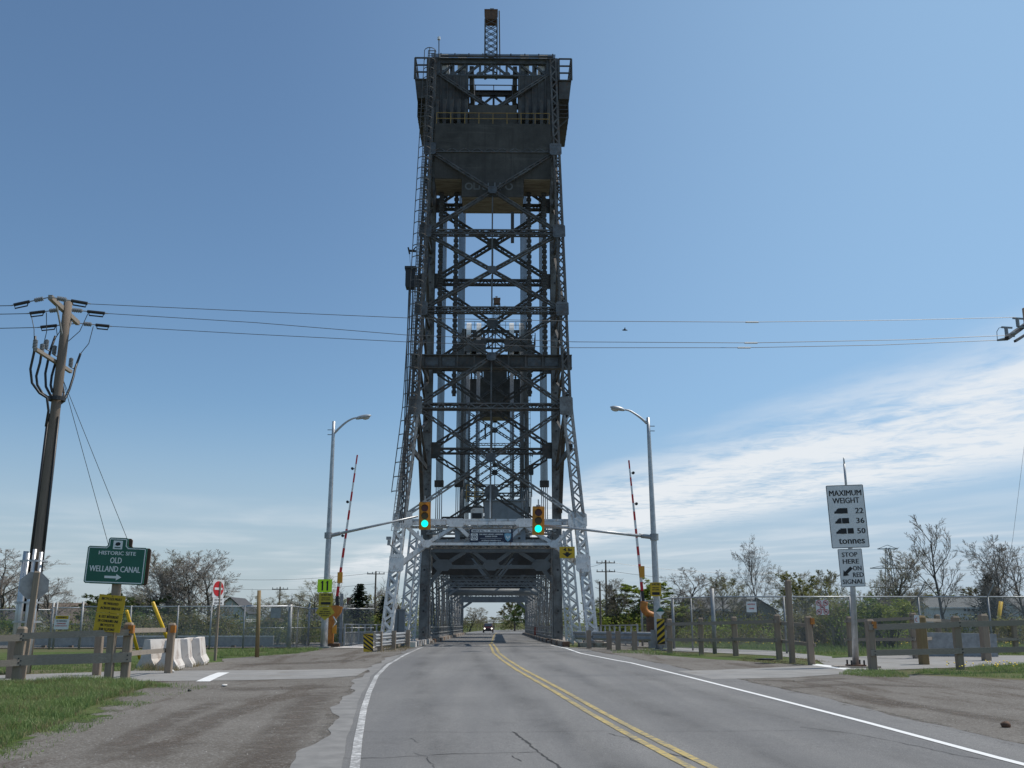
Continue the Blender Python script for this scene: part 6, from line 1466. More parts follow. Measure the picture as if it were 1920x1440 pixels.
flat('green_half', t_, c, B, [(-.5 * w, 0), (.5 * w, 0), (0, .5 * h)], M['green_p'], 0.008, 0.006)
def hazard(name, label, px0, px1, r0, r1, Y, lean, s):
    a, b = at(px0, r0, Y), at(px1, r1, Y); c = (a + b) / 2; w, h = abs(b.x - a.x), abs(a.z - b.z); t_ = thing(name, label, 'hazard marker', Vector((c.x, Y, prof(Y)))); B = basis(R(8 * s), R(lean))
    flat('panel', t_, c, B, rrect(w, h, 0.03), M['yellow_p'], 0, 0.012)
    k = w * 0.85
    for j in range(-1, 5):       # slanting black stripes clipped to the panel
        y0 = -h / 2 + j * h / 4.0; q = [(-w/2, y0 + (k if s > 0 else 0)), (w/2, y0 + (0 if s > 0 else k)), (w/2, y0 + (0 if s > 0 else k) + h / 8), (-w/2, y0 + (k if s > 0 else 0) + h / 8)]
        q = [(x, min(max(y, -h/2), h/2)) for x, y in q]
        ar_ = abs(sum(q[i - 1][0] * q[i][1] - q[i][0] * q[i - 1][1] for i in range(4)))
        if ar_ > 0.004: flat('stripe', t_, c, B, q, M['black'], 0.009, 0.006)
    mb = MB(); mb.beam(Vector((c.x, Y + 0.06, prof(Y) - .1)), c + Vector((0, .06, h * 0.3)), 0.07, 0.05); obj('stake', mb, M['galv_dull'], t_)
hazard('hazard_marker', 'leaning yellow and black striped marker before the left guardrail', 682, 699, 1188, 1222, gnd(690, 1223).y, 2, 1)
hazard('hazard_marker', 'tall yellow and black striped marker on the right guardrail end', 1231, 1247, 1160, 1208, YRl - 0.5, 0, -1)

# ---- bridge gates: raised striped arms
def gate(label, base, Y, tip, piv, box, s):
    root = thing('bridge_gate', label, 'barrier gate', base, 'raised bridge gates')
    A, B = at(*piv, Y), at(*tip, Y); n = 15
    for k in range(n):
        a, b = A.lerp(B, k / n), A.lerp(B, (k + 1) / n); r0 = 0.085 - 0.045 * k / n; mb = MB(); mb.beam(a, b, r0 * 1.7, 0.05, (0, 1, 0))
        obj('arm_segment', mb, M['red_p'] if k % 2 == 0 else M['white_p'], root)
    for fr in (0.42, 0.66, 0.90): p = A.lerp(B, fr) + Vector((-s * 0.16, -0.02, 0)); mb = MB(); mb.disc(p, (0, -1, 0), 0.075, 0.12, 12); mb.beam(p, A.lerp(B, fr), 0.03); obj('arm_lamp', mb, M['dark'], root)
    bc = at(*box, Y - 0.1); mb = MB(); mb.box(bc, (0.26, 0.12, 0.56)); o = obj('junction_box', mb, M['signal_y'], root); o.rotation_euler = (0, 0, 0)
    return root, A, B
g0 = gnd(622, 1213); Yg = g0.y + 0.3
root, A, B = gate('left raised gate arm with red and white stripes beside the lamp post', g0, Yg, (670, 853), (632, 1118), (637.5, 1083), 1)
mb = MB(); c = at(629, 1146, Yg); vs = [c + Vector((x, y, z)) for y in (-0.12, 0.16) for x, z in ((-0.42, 0.26), (0.05, 0.30), (0.36, 0.22), (0.30, -0.08), (0.02, -0.42), (-0.42, -0.36))]
mb.add(vs, [tuple(range(6)), tuple(range(11, 5, -1))] + [(i, i + 6, (i + 1) % 6 + 6, (i + 1) % 6) for i in range(6)]); obj('counterbalance', mb, M['orange_p'], root)
mb = MB(); mb.beam(A, c + Vector((0.1, 0, 0.2)), 0.16, 0.1); obj('arm_root', mb, M['dark'], root)
mb = MB(); mb.box((at(621, 1180, Yg).x, Yg, at(621, 1180, Yg).z), (0.26, 0.3, 1.55)); obj('gate_post', mb, M['orange_p'], root)
mb = MB(); q = at(627, 1180, Yg - .1); mb.box(q, (0.2, 0.25, 0.42)); obj('motor_box', mb, M['signal_y'], root)
mb = MB(); mb.box(at(627, 1210, Yg) , (0.55, 0.5, 0.2)); obj('gate_foot', mb, M['rust'], root)
mb = MB(); mb.tube([at(625, 1156, Yg - .15), at(631, 1166, Yg - .2), at(624, 1176, Yg - .2)], 0.03, 6); obj('hose', mb, M['white_p'], root)
q = gnd(638, 1211); t_ = thing('steel_post', 'square grey steel post beside the left gate machine', 'post', q); mb = MB(); mb.beam(q, at(641, 1113, q.y), 0.15, 0.15); obj('shaft', mb, M['galv_dull'], t_)
g0 = gnd(1222, 1215); Yg = g0.y + 0.6
root, A, B = gate('right raised gate arm with red and white stripes beside the lamp post', g0, Yg, (1179, 863), (1204, 1108), (1203.5, 1072), -1)
mb = MB(); pts = curve_pts([at(1208, 1128, Yg), at(1207, 1140, Yg), at(1214, 1150, Yg), at(1230, 1156, Yg)]); mb.tube(pts, 0.19, 10, 0.17); obj('counterbalance', mb, M['orange_p'], root, sm=True)
mb = MB(); mb.beam(A, at(1207, 1134, Yg), 0.14, 0.1); obj('arm_root', mb, M['dark'], root)
mb = MB(); q = at(1219, 1172, Yg); mb.box(q, (0.34, 0.4, 0.75)); mb.box(q + Vector((0.1, 0, 0.42)), (0.3, 0.3, 0.25)); obj('gate_machine', mb, M['rust'], root)
mb = MB(); q = at(1220, 1200, Yg); mb.box(q, (0.22, 0.22, 0.9)); obj('gate_post', mb, M['galv_dull'], root)

# ---- railings of the bridge footways on the approaches
def foot_rail(label, p0, p1, h, panels):
    root = thing('footway_railing', label, 'railing', p0); n = panels
    for k in range(n + 1):
        p = p0.lerp(p1, k / n); mb = MB(); mb.beam(p, p + Vector((0, 0, h)), 0.09, 0.09); obj('post', mb, M['galv'], root)
    for f_ in (1.0, 0.62, 0.08):
        mb = MB(); mb.beam(p0 + Vector((0, 0, h * f_)), p1 + Vector((0, 0, h * f_)), 0.07 if f_ < 1 else 0.1, 0.07); obj('rail', mb, M['galv'], root)
    for k in range(n):
        a, b = p0.lerp(p1, (k + .04) / n), p0.lerp(p1, (k + .96) / n)
        for j in range(7):
            p = a.lerp(b, (j + 0.5) / 7); mb = MB(); mb.beam(p + Vector((0, 0, h * 0.1)), p + Vector((0, 0, h * 0.6)), 0.16, 0.02, (0, 0, 1)); obj('slat', mb, M['galv_dull'], root)
q0 = gnd(645, 1211); q1 = Vector((-7.25, 68.5, prof(68)))
foot_rail('pale steel footway railing left of the near tower leg', q0, q1, 1.15, 6)
q0 = gnd(1206, 1213); q1 = Vector((7.3, 68.5, prof(68)))
foot_rail('dull footway railing curving up to the right tower leg', q0 + Vector((0, 2, 0)), q1, 1.1, 7)
mb = MB(); a, b = gnd(640, 1215), Vector((-6.3, 69, .2)); mb.strip([(a.x - 0.4, a.y - 0.3, prof(a.y) + .02), (-7.4, 69, prof(69) + .02)], [(a.x + 1.6, a.y - 0.5, prof(a.y) + .02), (-5.9, 69, prof(69) + .02)]); struct('approach_footway', mb, M['conc'])
# cabinet by the left leg
q = Vector((-5.0, 56.4, prof(56))); t_ = thing('control_cabinet', 'tall narrow steel cabinet standing inside the left tower leg', 'cabinet', q); mb = MB(); mb.box(q + Vector((0, 0, 0.95)), (0.7, 0.5, 1.9)); mb.box(q + Vector((0, 0, 1.92)), (0.76, 0.56, 0.06)); obj('body', mb, M['span_grey'], t_); mb = MB(); mb.box(q + Vector((0.0, -0.26, 0.95)), (0.03, 0.02, 1.8)); obj('door_seam', mb, M['dark'], t_)

# ---- signs on the bridge portal
Yb = pt.y - 0.28
a, b = at(880.5, 991.5, Yb), at(961.5, 1022, Yb); c = (a + b) / 2; w, h = b.x - a.x, a.z - b.z
bs = thing('bridge_name_sign', 'navy bridge name board with white lettering hung on the portal', 'sign', c); B = basis(0)
flat('panel', bs, c, B, rrect(w, h, 0.02), M['navy_p'], 0, 0.03)
flat('title_strip', bs, c, B, [(x, y + 0.37 * h) for x, y in rrect(w * 0.91, h * 0.17, 0.03)], M['white_ink'], 0.017, 0.006)
txt(bs, 'BRIDGE No. 11 - WELLAND CANAL', c, B, 0, 0.37 * h, h * 0.10, w * 0.86, M['navy_p'], 0.022, 0.02)
for s_, y_, w_ in (('THE GREAT LAKES/ST. LAWRENCE', 0.16, 0.55), ('SEAWAY SYSTEM', 0.03, 0.27), ('LE RÉSEAU GRANDS LACS', -0.21, 0.44), ('VOIE MARITIME DU SAINT-LAURENT', -0.34, 0.58)): txt(bs, s_, c, B, 0, y_ * h, h * 0.075, w * w_, M['white_ink'], 0.017, 0.02)
flat('rule', bs, c, B, [(x, y - 0.09 * h) for x, y in rrect(w * 0.5, h * 0.012, 0.001)], M['white_ink'], 0.017, 0.004)
flat('logo_panel', bs, c, B, [(x - 0.39 * w, y - 0.0 * h) for x, y in rrect(w * 0.16, h * 0.42, 0.01)], M['white_ink'], 0.017, 0.006)
for r0, r1 in ((0.155, 0.185), (0.07, 0.10)):
    mb = MB(); mb.ring(c + B[0] * (-0.39 * w) + B[2] * 0.022, B[2], r0 * h, r1 * h, 0.004, 28); obj('logo_ring', mb, M['navy_p'], bs)
flat('logo_bar', bs, c, B, [(x - 0.39 * w, y) for x, y in rrect(w * 0.075, h * 0.05, 0.004)], M['navy_p'], 0.022, 0.004)
flat('shield', bs, c, B, [(x * w + 0.385 * w, y * h) for x, y in ((-.078, .20), (0, .235), (.078, .20), (.075, 0), (.05, -.17), (0, -.30), (-.05, -.17), (-.075, 0))], M['blue_p'], 0.017, 0.006)
for x_, y_ in ((-.03, 0.0), (.03, 0.0), (0, -.08)):
    flat('shield_mark', bs, c, B, [((x + x_ + 0.385) * w, (y + y_) * h) for x, y in ((-.012, -.06), (.012, -.06), (.012, .07), (-.012, .07))], M['white_ink'], 0.022, 0.004)
Ys = 55.2; a, b = at(1049, 1025, Ys), at(1078, 1046.5, Ys); c = (a + b) / 2; w, h = b.x - a.x, a.z - b.z
cs = thing('clearance_sign', 'yellow 4.1 m clearance sign with black arrow on the right portal', 'sign', c); B = basis(R(-3), R(0.5)); flat('panel', cs, c, B, rrect(w, h, 0.02), M['yellow_p'], 0, 0.02)
txt(cs, '4.1', c, B, -0.06 * w, 0.24 * h, h * 0.27, w * 0.38, M['black'], 0.013, 0.02); txt(cs, 'm', c, B, 0.24 * w, 0.2 * h, h * 0.13, w * 0.13, M['black'], 0.013, 0.02)
flat('arrow', cs, c, B, [(x * w, y * h) for x, y in ((-.10, .02), (.10, .02), (.10, -.08), (.32, -.08), (0, -.42), (-.32, -.08), (-.10, -.08))], M['black'], 0.013, 0.004)
mb = MB(); mb.beam(c + Vector((0, .05, 0.4)), c + Vector((0, .4, 0.7)), 0.06); obj('bracket', mb, M['galv_dull'], cs)

# ---- on the bridge: barrel, yellow sign, car
q = Vector((3.3, 108, prof(108))); q.x = at(1007, 1185, 96).x; q.y = 96; q.z = prof(96) + 0.03
bl = thing('traffic_barrel', 'orange traffic barrel at the right kerb on the bridge', 'barrel', q); mb = MB(); mb.tube([q + Vector((0, 0, z)) for z in (0, .1, .1, .45, .45, .8, .8, 1.0)], [0.36, 0.36, 0.3, 0.29, 0.27, 0.26, 0.24, 0.22], 14); obj('body', mb, plain('barrel_red', (0.28, 0.035, 0.015), 0.6), bl)
q = Vector((at(1015, 1185, 92).x, 92, prof(92))); ts = thing('small_road_sign', 'small yellow warning sign beside the orange barrel on the bridge', 'sign', q); c = at(1015.5, 1173, 92); mb = MB(); mb.beam(q, c, 0.06); obj('post', mb, M['galv_dull'], ts); flat('panel', ts, c - Vector((0, .05, 0)), basis(0), [(0.34, 0), (0, 0.34), (-.34, 0), (0, -.34)], M['yellow_p'], 0, 0.01); flat('symbol', ts, c - Vector((0, .05, 0)), basis(0), [(0.16, -.05), (0.16, .05), (-.16, .05), (-.16, -.05)], M['black'], 0.01, 0.004)

def car(label, loc, s=1.0):
    root = thing('car', label, 'car', loc); L = loc
    M['car_red'] = plain('dark_red_car_paint', (0.05, 0.008, 0.008), 0.25); M['glass'] = plain('tinted_glass', (0.02, 0.03, 0.04), 0.08); M['hl'] = plain('headlight_lit', (0.9, 0.9, 0.85), 0.3, emit=(1, 0.95, 0.8), es=2.5)
    def loft(secs, m, nm):
        mb = MB(); vs = []; fs = []
        for y, pts in secs:
            for x, z in pts: vs.append(L + Vector((x, y, z)))
        k = len(secs[0][1])
        for i in range(len(secs) - 1):
            for j in range(k): fs.append((i * k + j, i * k + (j + 1) % k, (i + 1) * k + (j + 1) % k, (i + 1) * k + j))
        fs.append(tuple(range(k - 1, -1, -1))); fs.append(tuple((len(secs) - 1) * k + j for j in range(k))); mb.add(vs, fs); return obj(nm, mb, m, root)
    def sec(w, z0, z1, wt): return [(-w, z0), (w, z0), (w, (z0 + z1) / 2), (wt, z1), (-wt, z1), (-w, (z0 + z1) / 2)]
    body = loft([(-2.2, sec(0.78, 0.38, 0.80, 0.70)), (-2.05, sec(0.88, 0.30, 0.92, 0.80)), (-1.0, sec(0.92, 0.28, 1.03, 0.84)), (1.6, sec(0.92, 0.28, 1.05, 0.86)), (2.1, sec(0.88, 0.32, 1.0, 0.8))], M['car_red'], 'body')
    loft([(-1.05, sec(0.82, 1.0, 1.06, 0.78)), (-0.35, sec(0.80, 1.0, 1.62, 0.62)), (1.4, sec(0.80, 1.0, 1.66, 0.62)), (2.0, sec(0.78, 1.0, 1.2, 0.70))], M['car_red'], 'cabin')
    flat('windscreen', root, L + Vector((0, -0.74, 1.32)), (Vector((1, 0, 0)), Vector((0, 0.75, 0.66)).normalized(), Vector((0, -0.66, 0.75)).normalized()), [(-.66, -.32), (.66, -.32), (.54, .38), (-.54, .38)], M['glass'], 0.02, 0.02)
    for s_ in (-1, 1):
        mb = MB(); mb.disc(L + Vector((s_ * 0.62, -2.2, 0.74)), (0, -1, 0), 0.12, 0.1, 14); obj('headlight', mb, M['hl'], root)
        mb = MB(); mb.box(L + Vector((s_ * 1.0, -0.75, 1.1)), (0.18, 0.1, 0.14)); obj('mirror', mb, M['car_red'], root)
        for y in (-1.35, 1.35):
            mb = MB(); mb.disc(L + Vector((s_ * 0.82, y, 0.34)), (1, 0, 0), 0.34, 0.22, 18); w_ = obj('tyre', mb, M['rubber'], root); mb = MB(); mb.disc(L + Vector((s_ * 0.92, y, 0.34)), (1, 0, 0), 0.2, 0.06, 12); obj('rim', mb, M['alum'], w_)
        mb = MB(); mb.box(L + Vector((s_ * 0.815, 0.4, 1.32)), (0.02, 1.7, 0.36)); obj('side_window', mb, M['glass'], root)
    mb = MB(); mb.box(L + Vector((0, -2.21, 0.66)), (0.8, 0.06, 0.2)); obj('grille', mb, M['dark'], root)
    mb = MB(); mb.box(L + Vector((0, -2.22, 0.42)), (1.5, 0.1, 0.2)); obj('bumper', mb, M['dark'], root)
    return root
cp = at(915.5, 1189, 184); car('dark red car with lit headlights coming off the far end of the bridge', Vector((cp.x, 184, prof(184) + 0.07)))
# bird high over the right side
bp = at(1171, 619, 60); bd = thing('bird', 'tiny dark bird flying in the sky right of the tower', 'bird', bp)
mb = MB(); mb.tube([bp + Vector((-.16, 0, 0)), bp + Vector((-.05, 0, .01)), bp + Vector((.08, 0, .01)), bp + Vector((.2, 0, -.01))], [0.01, 0.05, 0.05, 0.01], 8); mb.add([bp + Vector((-.04, -.02, .03)), bp + Vector((.06, -.02, .03)), bp + Vector((.02, -.24, .1)), bp + Vector((-.02, -.26, .1))], [(0, 1, 2, 3)]); mb.add([bp + Vector((-.04, .02, .03)), bp + Vector((.06, .02, .03)), bp + Vector((.02, .24, .1)), bp + Vector((-.02, .26, .1))], [(0, 1, 2, 3)]); obj('body', mb, M['dark'], bd)
# ================================================================ trees, houses and poles on the far bank
M['bark'] = mat('tree_bark', (0.15, 0.13, 0.112), 0.9, (0.085, 0.072, 0.062), 4.0)
M['twig'] = mat('fine_twigs', (0.33, 0.29, 0.25), 0.9, (0.20, 0.17, 0.145), 2.0)
def mat_leaf(name, a, b2):
    m, nt, b = nodes(name)
    n = noise(nt, coords(nt, 'obj'), 1.1, 4, 0.7); oi = nt.nodes.new('ShaderNodeObjectInfo').outputs['Random']
    col = mixc(nt, mapr(nt, n, 0.3, 0.7), a, b2); hs = nt.nodes.new('ShaderNodeHueSaturation'); lk(nt, col, hs.inputs['Color']); lk(nt, mapr(nt, oi, 0, 1, 0.75, 1.25), hs.inputs['Value']); lk(nt, mapr(nt, oi, 0, 1, 0.485, 0.515), hs.inputs['Hue']); col = hs.outputs[0]
    lk(nt, col, b.inputs['Base Color']); b.inputs['Roughness'].default_value = 0.6; b.inputs['Specular IOR Level'].default_value = 0.2
    tr = nt.nodes.new('ShaderNodeBsdfTranslucent'); lk(nt, col, tr.inputs[0]); ms = nt.nodes.new('ShaderNodeMixShader'); ms.inputs[0].default_value = 0.35
    lk(nt, b.outputs[0], ms.inputs[1]); lk(nt, tr.outputs[0], ms.inputs[2]); lk(nt, ms.outputs[0], nt.nodes['Material Output'].inputs[0]); return m
M['leaf_bud'] = mat_leaf('spring_buds', (0.22, 0.215, 0.12), (0.34, 0.33, 0.21))
M['leaf_olive'] = mat_leaf('young_olive_leaves', (0.15, 0.15, 0.045), (0.26, 0.25, 0.09))
M['leaf_green'] = mat_leaf('fresh_green_leaves', (0.17, 0.235, 0.03), (0.29, 0.34, 0.055))
M['leaf_mid'] = mat_leaf('mid_green_leaves', (0.07, 0.115, 0.025), (0.13, 0.185, 0.042))
M['needle'] = mat_leaf('dark_needles', (0.012, 0.026, 0.014), (0.025, 0.045, 0.022))

class Rng(random.Random): pass
def leafquad(mb, p, s, rg):
    a = Vector((rg.gauss(0, 1), rg.gauss(0, 1), rg.gauss(0, 0.7))).normalized(); b = a.cross(Vector((rg.gauss(0, 1), rg.gauss(0, 1), rg.gauss(0, 1)))).normalized()
    i = len(mb.v); mb.v += [tuple(p - a * s), tuple(p + b * s * 0.5), tuple(p + a * s), tuple(p - b * s * 0.5)]; mb.f.append((i, i + 1, i + 2, i + 3))
def tree_mesh(seed, H=10.0, kids=(8, 6, 6, 4), ang=42, trop=0.25, fork=0.28, ratio=(0.62, 0.55, 0.5, 0.5), leaf=0, leaf_s=0.10, lean=(0, 0), trunk_r=0.022, twig_r=0.012, droop=0.0, wig=0.12):
    rg = Rng(seed); T, C, Lf = MB(), MB(), MB()
    def branch(p, d, L, r, lvl):
        n = (6, 4, 3, 2, 1)[lvl]; pts = [p]; q = p; dd = d
        for k in range(n):
            dd = (dd + Vector((rg.gauss(0, wig), rg.gauss(0, wig), rg.gauss(0, wig * 0.6) + (trop - droop * lvl) * 0.25)) * (0.5 if lvl == 0 else 1)).normalized(); q = q + dd * (L / n); pts.append(q)
        r1 = r * (0.3 if lvl else 0.25); sides = (9, 6, 4, 3, 3)[lvl]
        (T if lvl <= 1 else C).tube(pts, [r + (r1 - r) * (k / n) ** 0.8 for k in range(n + 1)], sides, caps=False)
        if lvl < len(kids):
            m = kids[lvl] + rg.randint(-1, 1)
            for k in range(m):
                t = (fork if lvl == 0 else 0.22) + (0.98 - (fork if lvl == 0 else 0.22)) * (k + rg.random() * 0.9) / m
                x = t * n; i = min(int(x), n - 1); o = pts[i].lerp(pts[i + 1], x - i); ax = (pts[i + 1] - pts[i]).normalized()
                az = rg.uniform(0, 2 * math.pi) if lvl else (k * 2.4 + rg.uniform(-.4, .4)); e = ax.cross(Vector((math.cos(az), math.sin(az), 0.3))).normalized()
                a_ = R(ang * rg.uniform(0.7, 1.2) * (1.15 - 0.45 * t if lvl == 0 else 1.0)); nd = (ax * math.cos(a_) + e * math.sin(a_)).normalized()
                branch(o, nd, L * ratio[lvl] * rg.uniform(0.75, 1.15) * (1.0 - 0.35 * t if lvl == 0 else 1.0 - 0.4 * t), max(r * (0.40 if lvl == 0 else 0.5) * (1 - 0.4 * t), twig_r), lvl + 1)
        if leaf and lvl >= 3:
            for k in range(leaf):
                leafquad(Lf, pts[rg.randint(0, n)] + Vector((rg.gauss(0, .06), rg.gauss(0, .06), rg.gauss(0, .06))), leaf_s * rg.uniform(.6, 1.3), rg)
    branch(Vector((0, 0, -0.15)), Vector((lean[0], lean[1], 1)).normalized(), H * 0.80, H * trunk_r, 0)
    return T, C, Lf
def conifer_mesh(seed, H=10.0, Wd=2.2):
    rg = Rng(seed); T, C, Lf = MB(), MB(), MB(); T.tube([(0, 0, -.1), (0, 0, H * 0.98)], 0.14, 7, 0.02)
    z = 0.6
    while z < H * 0.985:
        k = 1 - z / H; rr = Wd * (k ** 0.85) * rg.uniform(0.8, 1.12) + 0.1; n = 9
        for j in range(n):
            a = 2 * math.pi * j / n + rg.uniform(-.3, .3); L = rr * rg.uniform(.65, 1.1); o = Vector((0, 0, z)); e = o + Vector((math.cos(a) * L, math.sin(a) * L, -L * 0.28 + rg.uniform(-.1, .1)))
            C.tube([o, e], 0.03, 3, 0.008, caps=False)
            m = int(6 + L * 9)
            for q in range(m): leafquad(Lf, o.lerp(e, (q + 0.6) / m) + Vector((rg.gauss(0, .10), rg.gauss(0, .10), rg.gauss(0, .07))), 0.17 * rg.uniform(.7, 1.3), rg)
        z += 0.30
    return T, C, Lf
def shrub_mesh(seed, H=3.0, Wd=1.8, n=1500, s=0.07, stems=14):
    rg = Rng(seed); T, C, Lf = MB(), MB(), MB()
    for k in range(stems):
        a = rg.uniform(0, 2 * math.pi); e = Vector((math.cos(a) * Wd * rg.random() * 0.9, math.sin(a) * Wd * rg.random() * 0.9, H * rg.uniform(.6, 1.0))); m_ = e * 0.5 + Vector((rg.gauss(0, .1), rg.gauss(0, .1), 0.2))
        T.tube([Vector((rg.gauss(0, .15), rg.gauss(0, .15), -.1)), m_, e], 0.03, 4, 0.008, caps=False)
        for j in range(5):
            b = m_.lerp(e, rg.random()); f_ = b + Vector((rg.gauss(0, .35), rg.gauss(0, .35), abs(rg.gauss(.3, .25)))); C.tube([b, f_], 0.012, 3, 0.005, caps=False)
            for q in range(n // (stems * 5)): leafquad(Lf, b.lerp(f_, rg.random() * 1.1) + Vector((rg.gauss(0, .13), rg.gauss(0, .13), rg.gauss(0, .13))), s * rg.uniform(.6, 1.4), rg)
    return T, C, Lf
PROTO = {}
def proto(key, meshes, leafmat):
    T, C, Lf = meshes; allv = np.array(T.v + C.v + Lf.v); out = []
    for nm, mb, m in (('trunk', T, M['bark']), ('twigs', C, M['twig']), ('leaves', Lf, M[leafmat])):
        if mb.v: me = mesh_of(mb, nm); me.materials.append(m); out.append((nm, me))
    PROTO[key] = (out, float(allv[:, 2].max()), float(np.percentile(np.abs(allv[:, 0]), 91)))
proto('bare1', tree_mesh(11, kids=(12, 8, 8, 8), ang=44, trunk_r=0.017, fork=0.14, trop=0.34), 'leaf_bud')
proto('bare2', tree_mesh(23, kids=(12, 8, 8, 8), ang=38, fork=0.18, trop=0.42, trunk_r=0.017, leaf=1, leaf_s=0.04), 'leaf_bud')
proto('bare3', tree_mesh(31, kids=(12, 8, 8, 7), ang=46, fork=0.16, trop=0.35, trunk_r=0.017), 'leaf_bud')
proto('tall', tree_mesh(43, kids=(11, 7, 6, 5), ang=38, fork=0.30, trop=0.5, trunk_r=0.013, ratio=(0.46, 0.5, 0.5, 0.5)), 'leaf_bud')
proto('lean', tree_mesh(57, kids=(12, 8, 7, 7), ang=46, fork=0.25, lean=(-0.34, 0.05), trop=0.1, droop=0.08, trunk_r=0.017), 'leaf_bud')
proto('bud1', tree_mesh(61, kids=(12, 8, 7, 6), ang=46, fork=0.16, trunk_r=0.017, leaf=2, leaf_s=0.055), 'leaf_bud')
proto('bud2', tree_mesh(67, kids=(12, 8, 7, 6), ang=44, fork=0.16, trunk_r=0.017, leaf=2, leaf_s=0.07), 'leaf_olive')
proto('olive', tree_mesh(71, kids=(12, 7, 5, 4), ang=50, fork=0.10, leaf=5, leaf_s=0.11), 'leaf_olive')
proto('green', tree_mesh(73, kids=(13, 7, 5, 4), ang=50, fork=0.08, leaf=7, leaf_s=0.12), 'leaf_green')
proto('mid', tree_mesh(79, kids=(13, 7, 5, 4), ang=46, fork=0.08, leaf=7, leaf_s=0.12), 'leaf_mid')
proto('spruce', conifer_mesh(83), 'needle')
proto('shrub_g', shrub_mesh(91, n=2600, s=0.075), 'leaf_green')
proto('shrub_m', shrub_mesh(93, n=2600, s=0.085), 'leaf_mid')
proto('shrub_o', shrub_mesh(97, n=1800, s=0.07, stems=20), 'leaf_olive')
def plant(key, label, px, top, wpx, Y, name, cat, group=None, base=None):
    if 69 < Y < 129: Y = 129 + (Y - 70) * 0.28 if Y > 74 else 67.0
    parts, h0, w0 = PROTO[key]; zb = (prof(Y) - 0.03 if Y < 70 else far_z(0, Y)) if base is None else base
    x = at(px, 1165, Y).x; H = at(px, top, Y).z - zb; Wm = wpx * Y / F / 2 * 1.02
    root = thing(name, label, cat, (x, Y, zb), group); sz = H / h0; sw = Wm / w0
    rot = random.uniform(0, 6.28) if key != 'lean' else 0.0
    root.scale = (sw, sw, sz); root.rotation_euler = (0, 0, rot)
    for nm, me in parts: o = bpy.data.objects.new(nm, me); COL.objects.link(o); o.parent = root; o['kind'] = 'stuff' if nm != 'trunk' else ''
    return root
TR = [('bare1', 'bare spreading tree at the far left edge behind the utility pole', 12, 1028, 150, 118), ('bare3', 'low bare tree right of the leaning octagonal sign', 96, 1082, 100, 104),
      ('mid', 'dark green tree behind the yellow bicycle notice', 190, 1104, 80, 112), ('bare2', 'broad bare tree just right of the green sign', 318, 1028, 130, 112), ('bare1', 'tall fan shaped bare tree left of the no entry sign', 392, 1030, 110, 110),
      ('bare3', 'bare tree between the two tall ones right of the green sign', 356, 1046, 110, 120), ('bare1', 'lower bare tree half hidden by the green sign', 286, 1052, 90, 124),
      ('mid', 'green leafy tree below the bare trees behind the left fence', 265, 1112, 90, 100), ('bud1', 'pale budding tree right of the tan wooden pole', 505, 1104, 96, 118), ('bud1', 'pale budding tree behind the left lamp post', 590, 1078, 80, 116),
      ('bud1', 'small pale budding tree right of the left gate arm', 643, 1108, 46, 130), ('bare3', 'thin bare tree beside the left far utility pole', 716, 1098, 60, 150),
      ('bare2', 'small bare tree right of the right tower leg', 1166, 1084, 70, 140), ('green', 'bright yellow green tree behind the right lamp post', 1232, 1082, 100, 112), ('bare1', 'brown bare tree right of the yellow green tree', 1300, 1062, 100, 112),
      ('bud2', 'brownish budding tree before the tall leaning one', 1358, 1080, 80, 118), ('lean', 'tall bare tree leaning left above the grey house', 1432, 1001, 80, 106), ('bud1', 'pale budding tree right of the leaning bare tree', 1478, 1056, 90, 120),
      ('olive', 'dense olive tree behind the tall timber pole', 1515, 1072, 90, 100), ('bud2', 'brown budding tree left of the stop here sign', 1562, 1068, 80, 104), ('bud1', 'budding tree just right of the weight limit post', 1640, 1072, 60, 110),
      ('bare2', 'bare tree with upright limbs in front of the lattice pylon', 1672, 1028, 110, 92), ('tall', 'tall slender bare tree between the pylon and the right edge', 1776, 964, 95, 78), ('bud2', 'olive budding tree in front of the pale houses', 1700, 1104, 80, 96),
      ('green', 'small light green tree beyond the white house', 1752, 1106, 60, 200), ('bare1', 'large bare tree near the right edge', 1868, 1002, 100, 96), ('bare3', 'large bare tree cut by the right edge', 1925, 1018, 90, 92), ('olive', 'low olive tree beyond the pale houses', 1828, 1098, 70, 190)]
for key, lab, px, top, w_, Y in TR: plant(key, lab, px, top, w_, Y, 'leafy_tree' if key in ('green', 'mid', 'olive') else 'bare_tree', 'tree', 'trees on the canal banks')
for lab, px, top, w_, Y in (('dark pointed spruce tree left of the left far utility pole', 673, 1094, 44, 138), ('dark evergreen right behind the left far utility pole', 722, 1118, 38, 142), ('dark spruce tree in front of the bare trees near the right edge', 1861, 1076, 44, 110), ('small dark spruce left of the right lamp post', 1150, 1118, 36, 128)): plant('spruce', lab, px, top, w_, Y, 'spruce_tree', 'tree', 'evergreens on the canal banks')
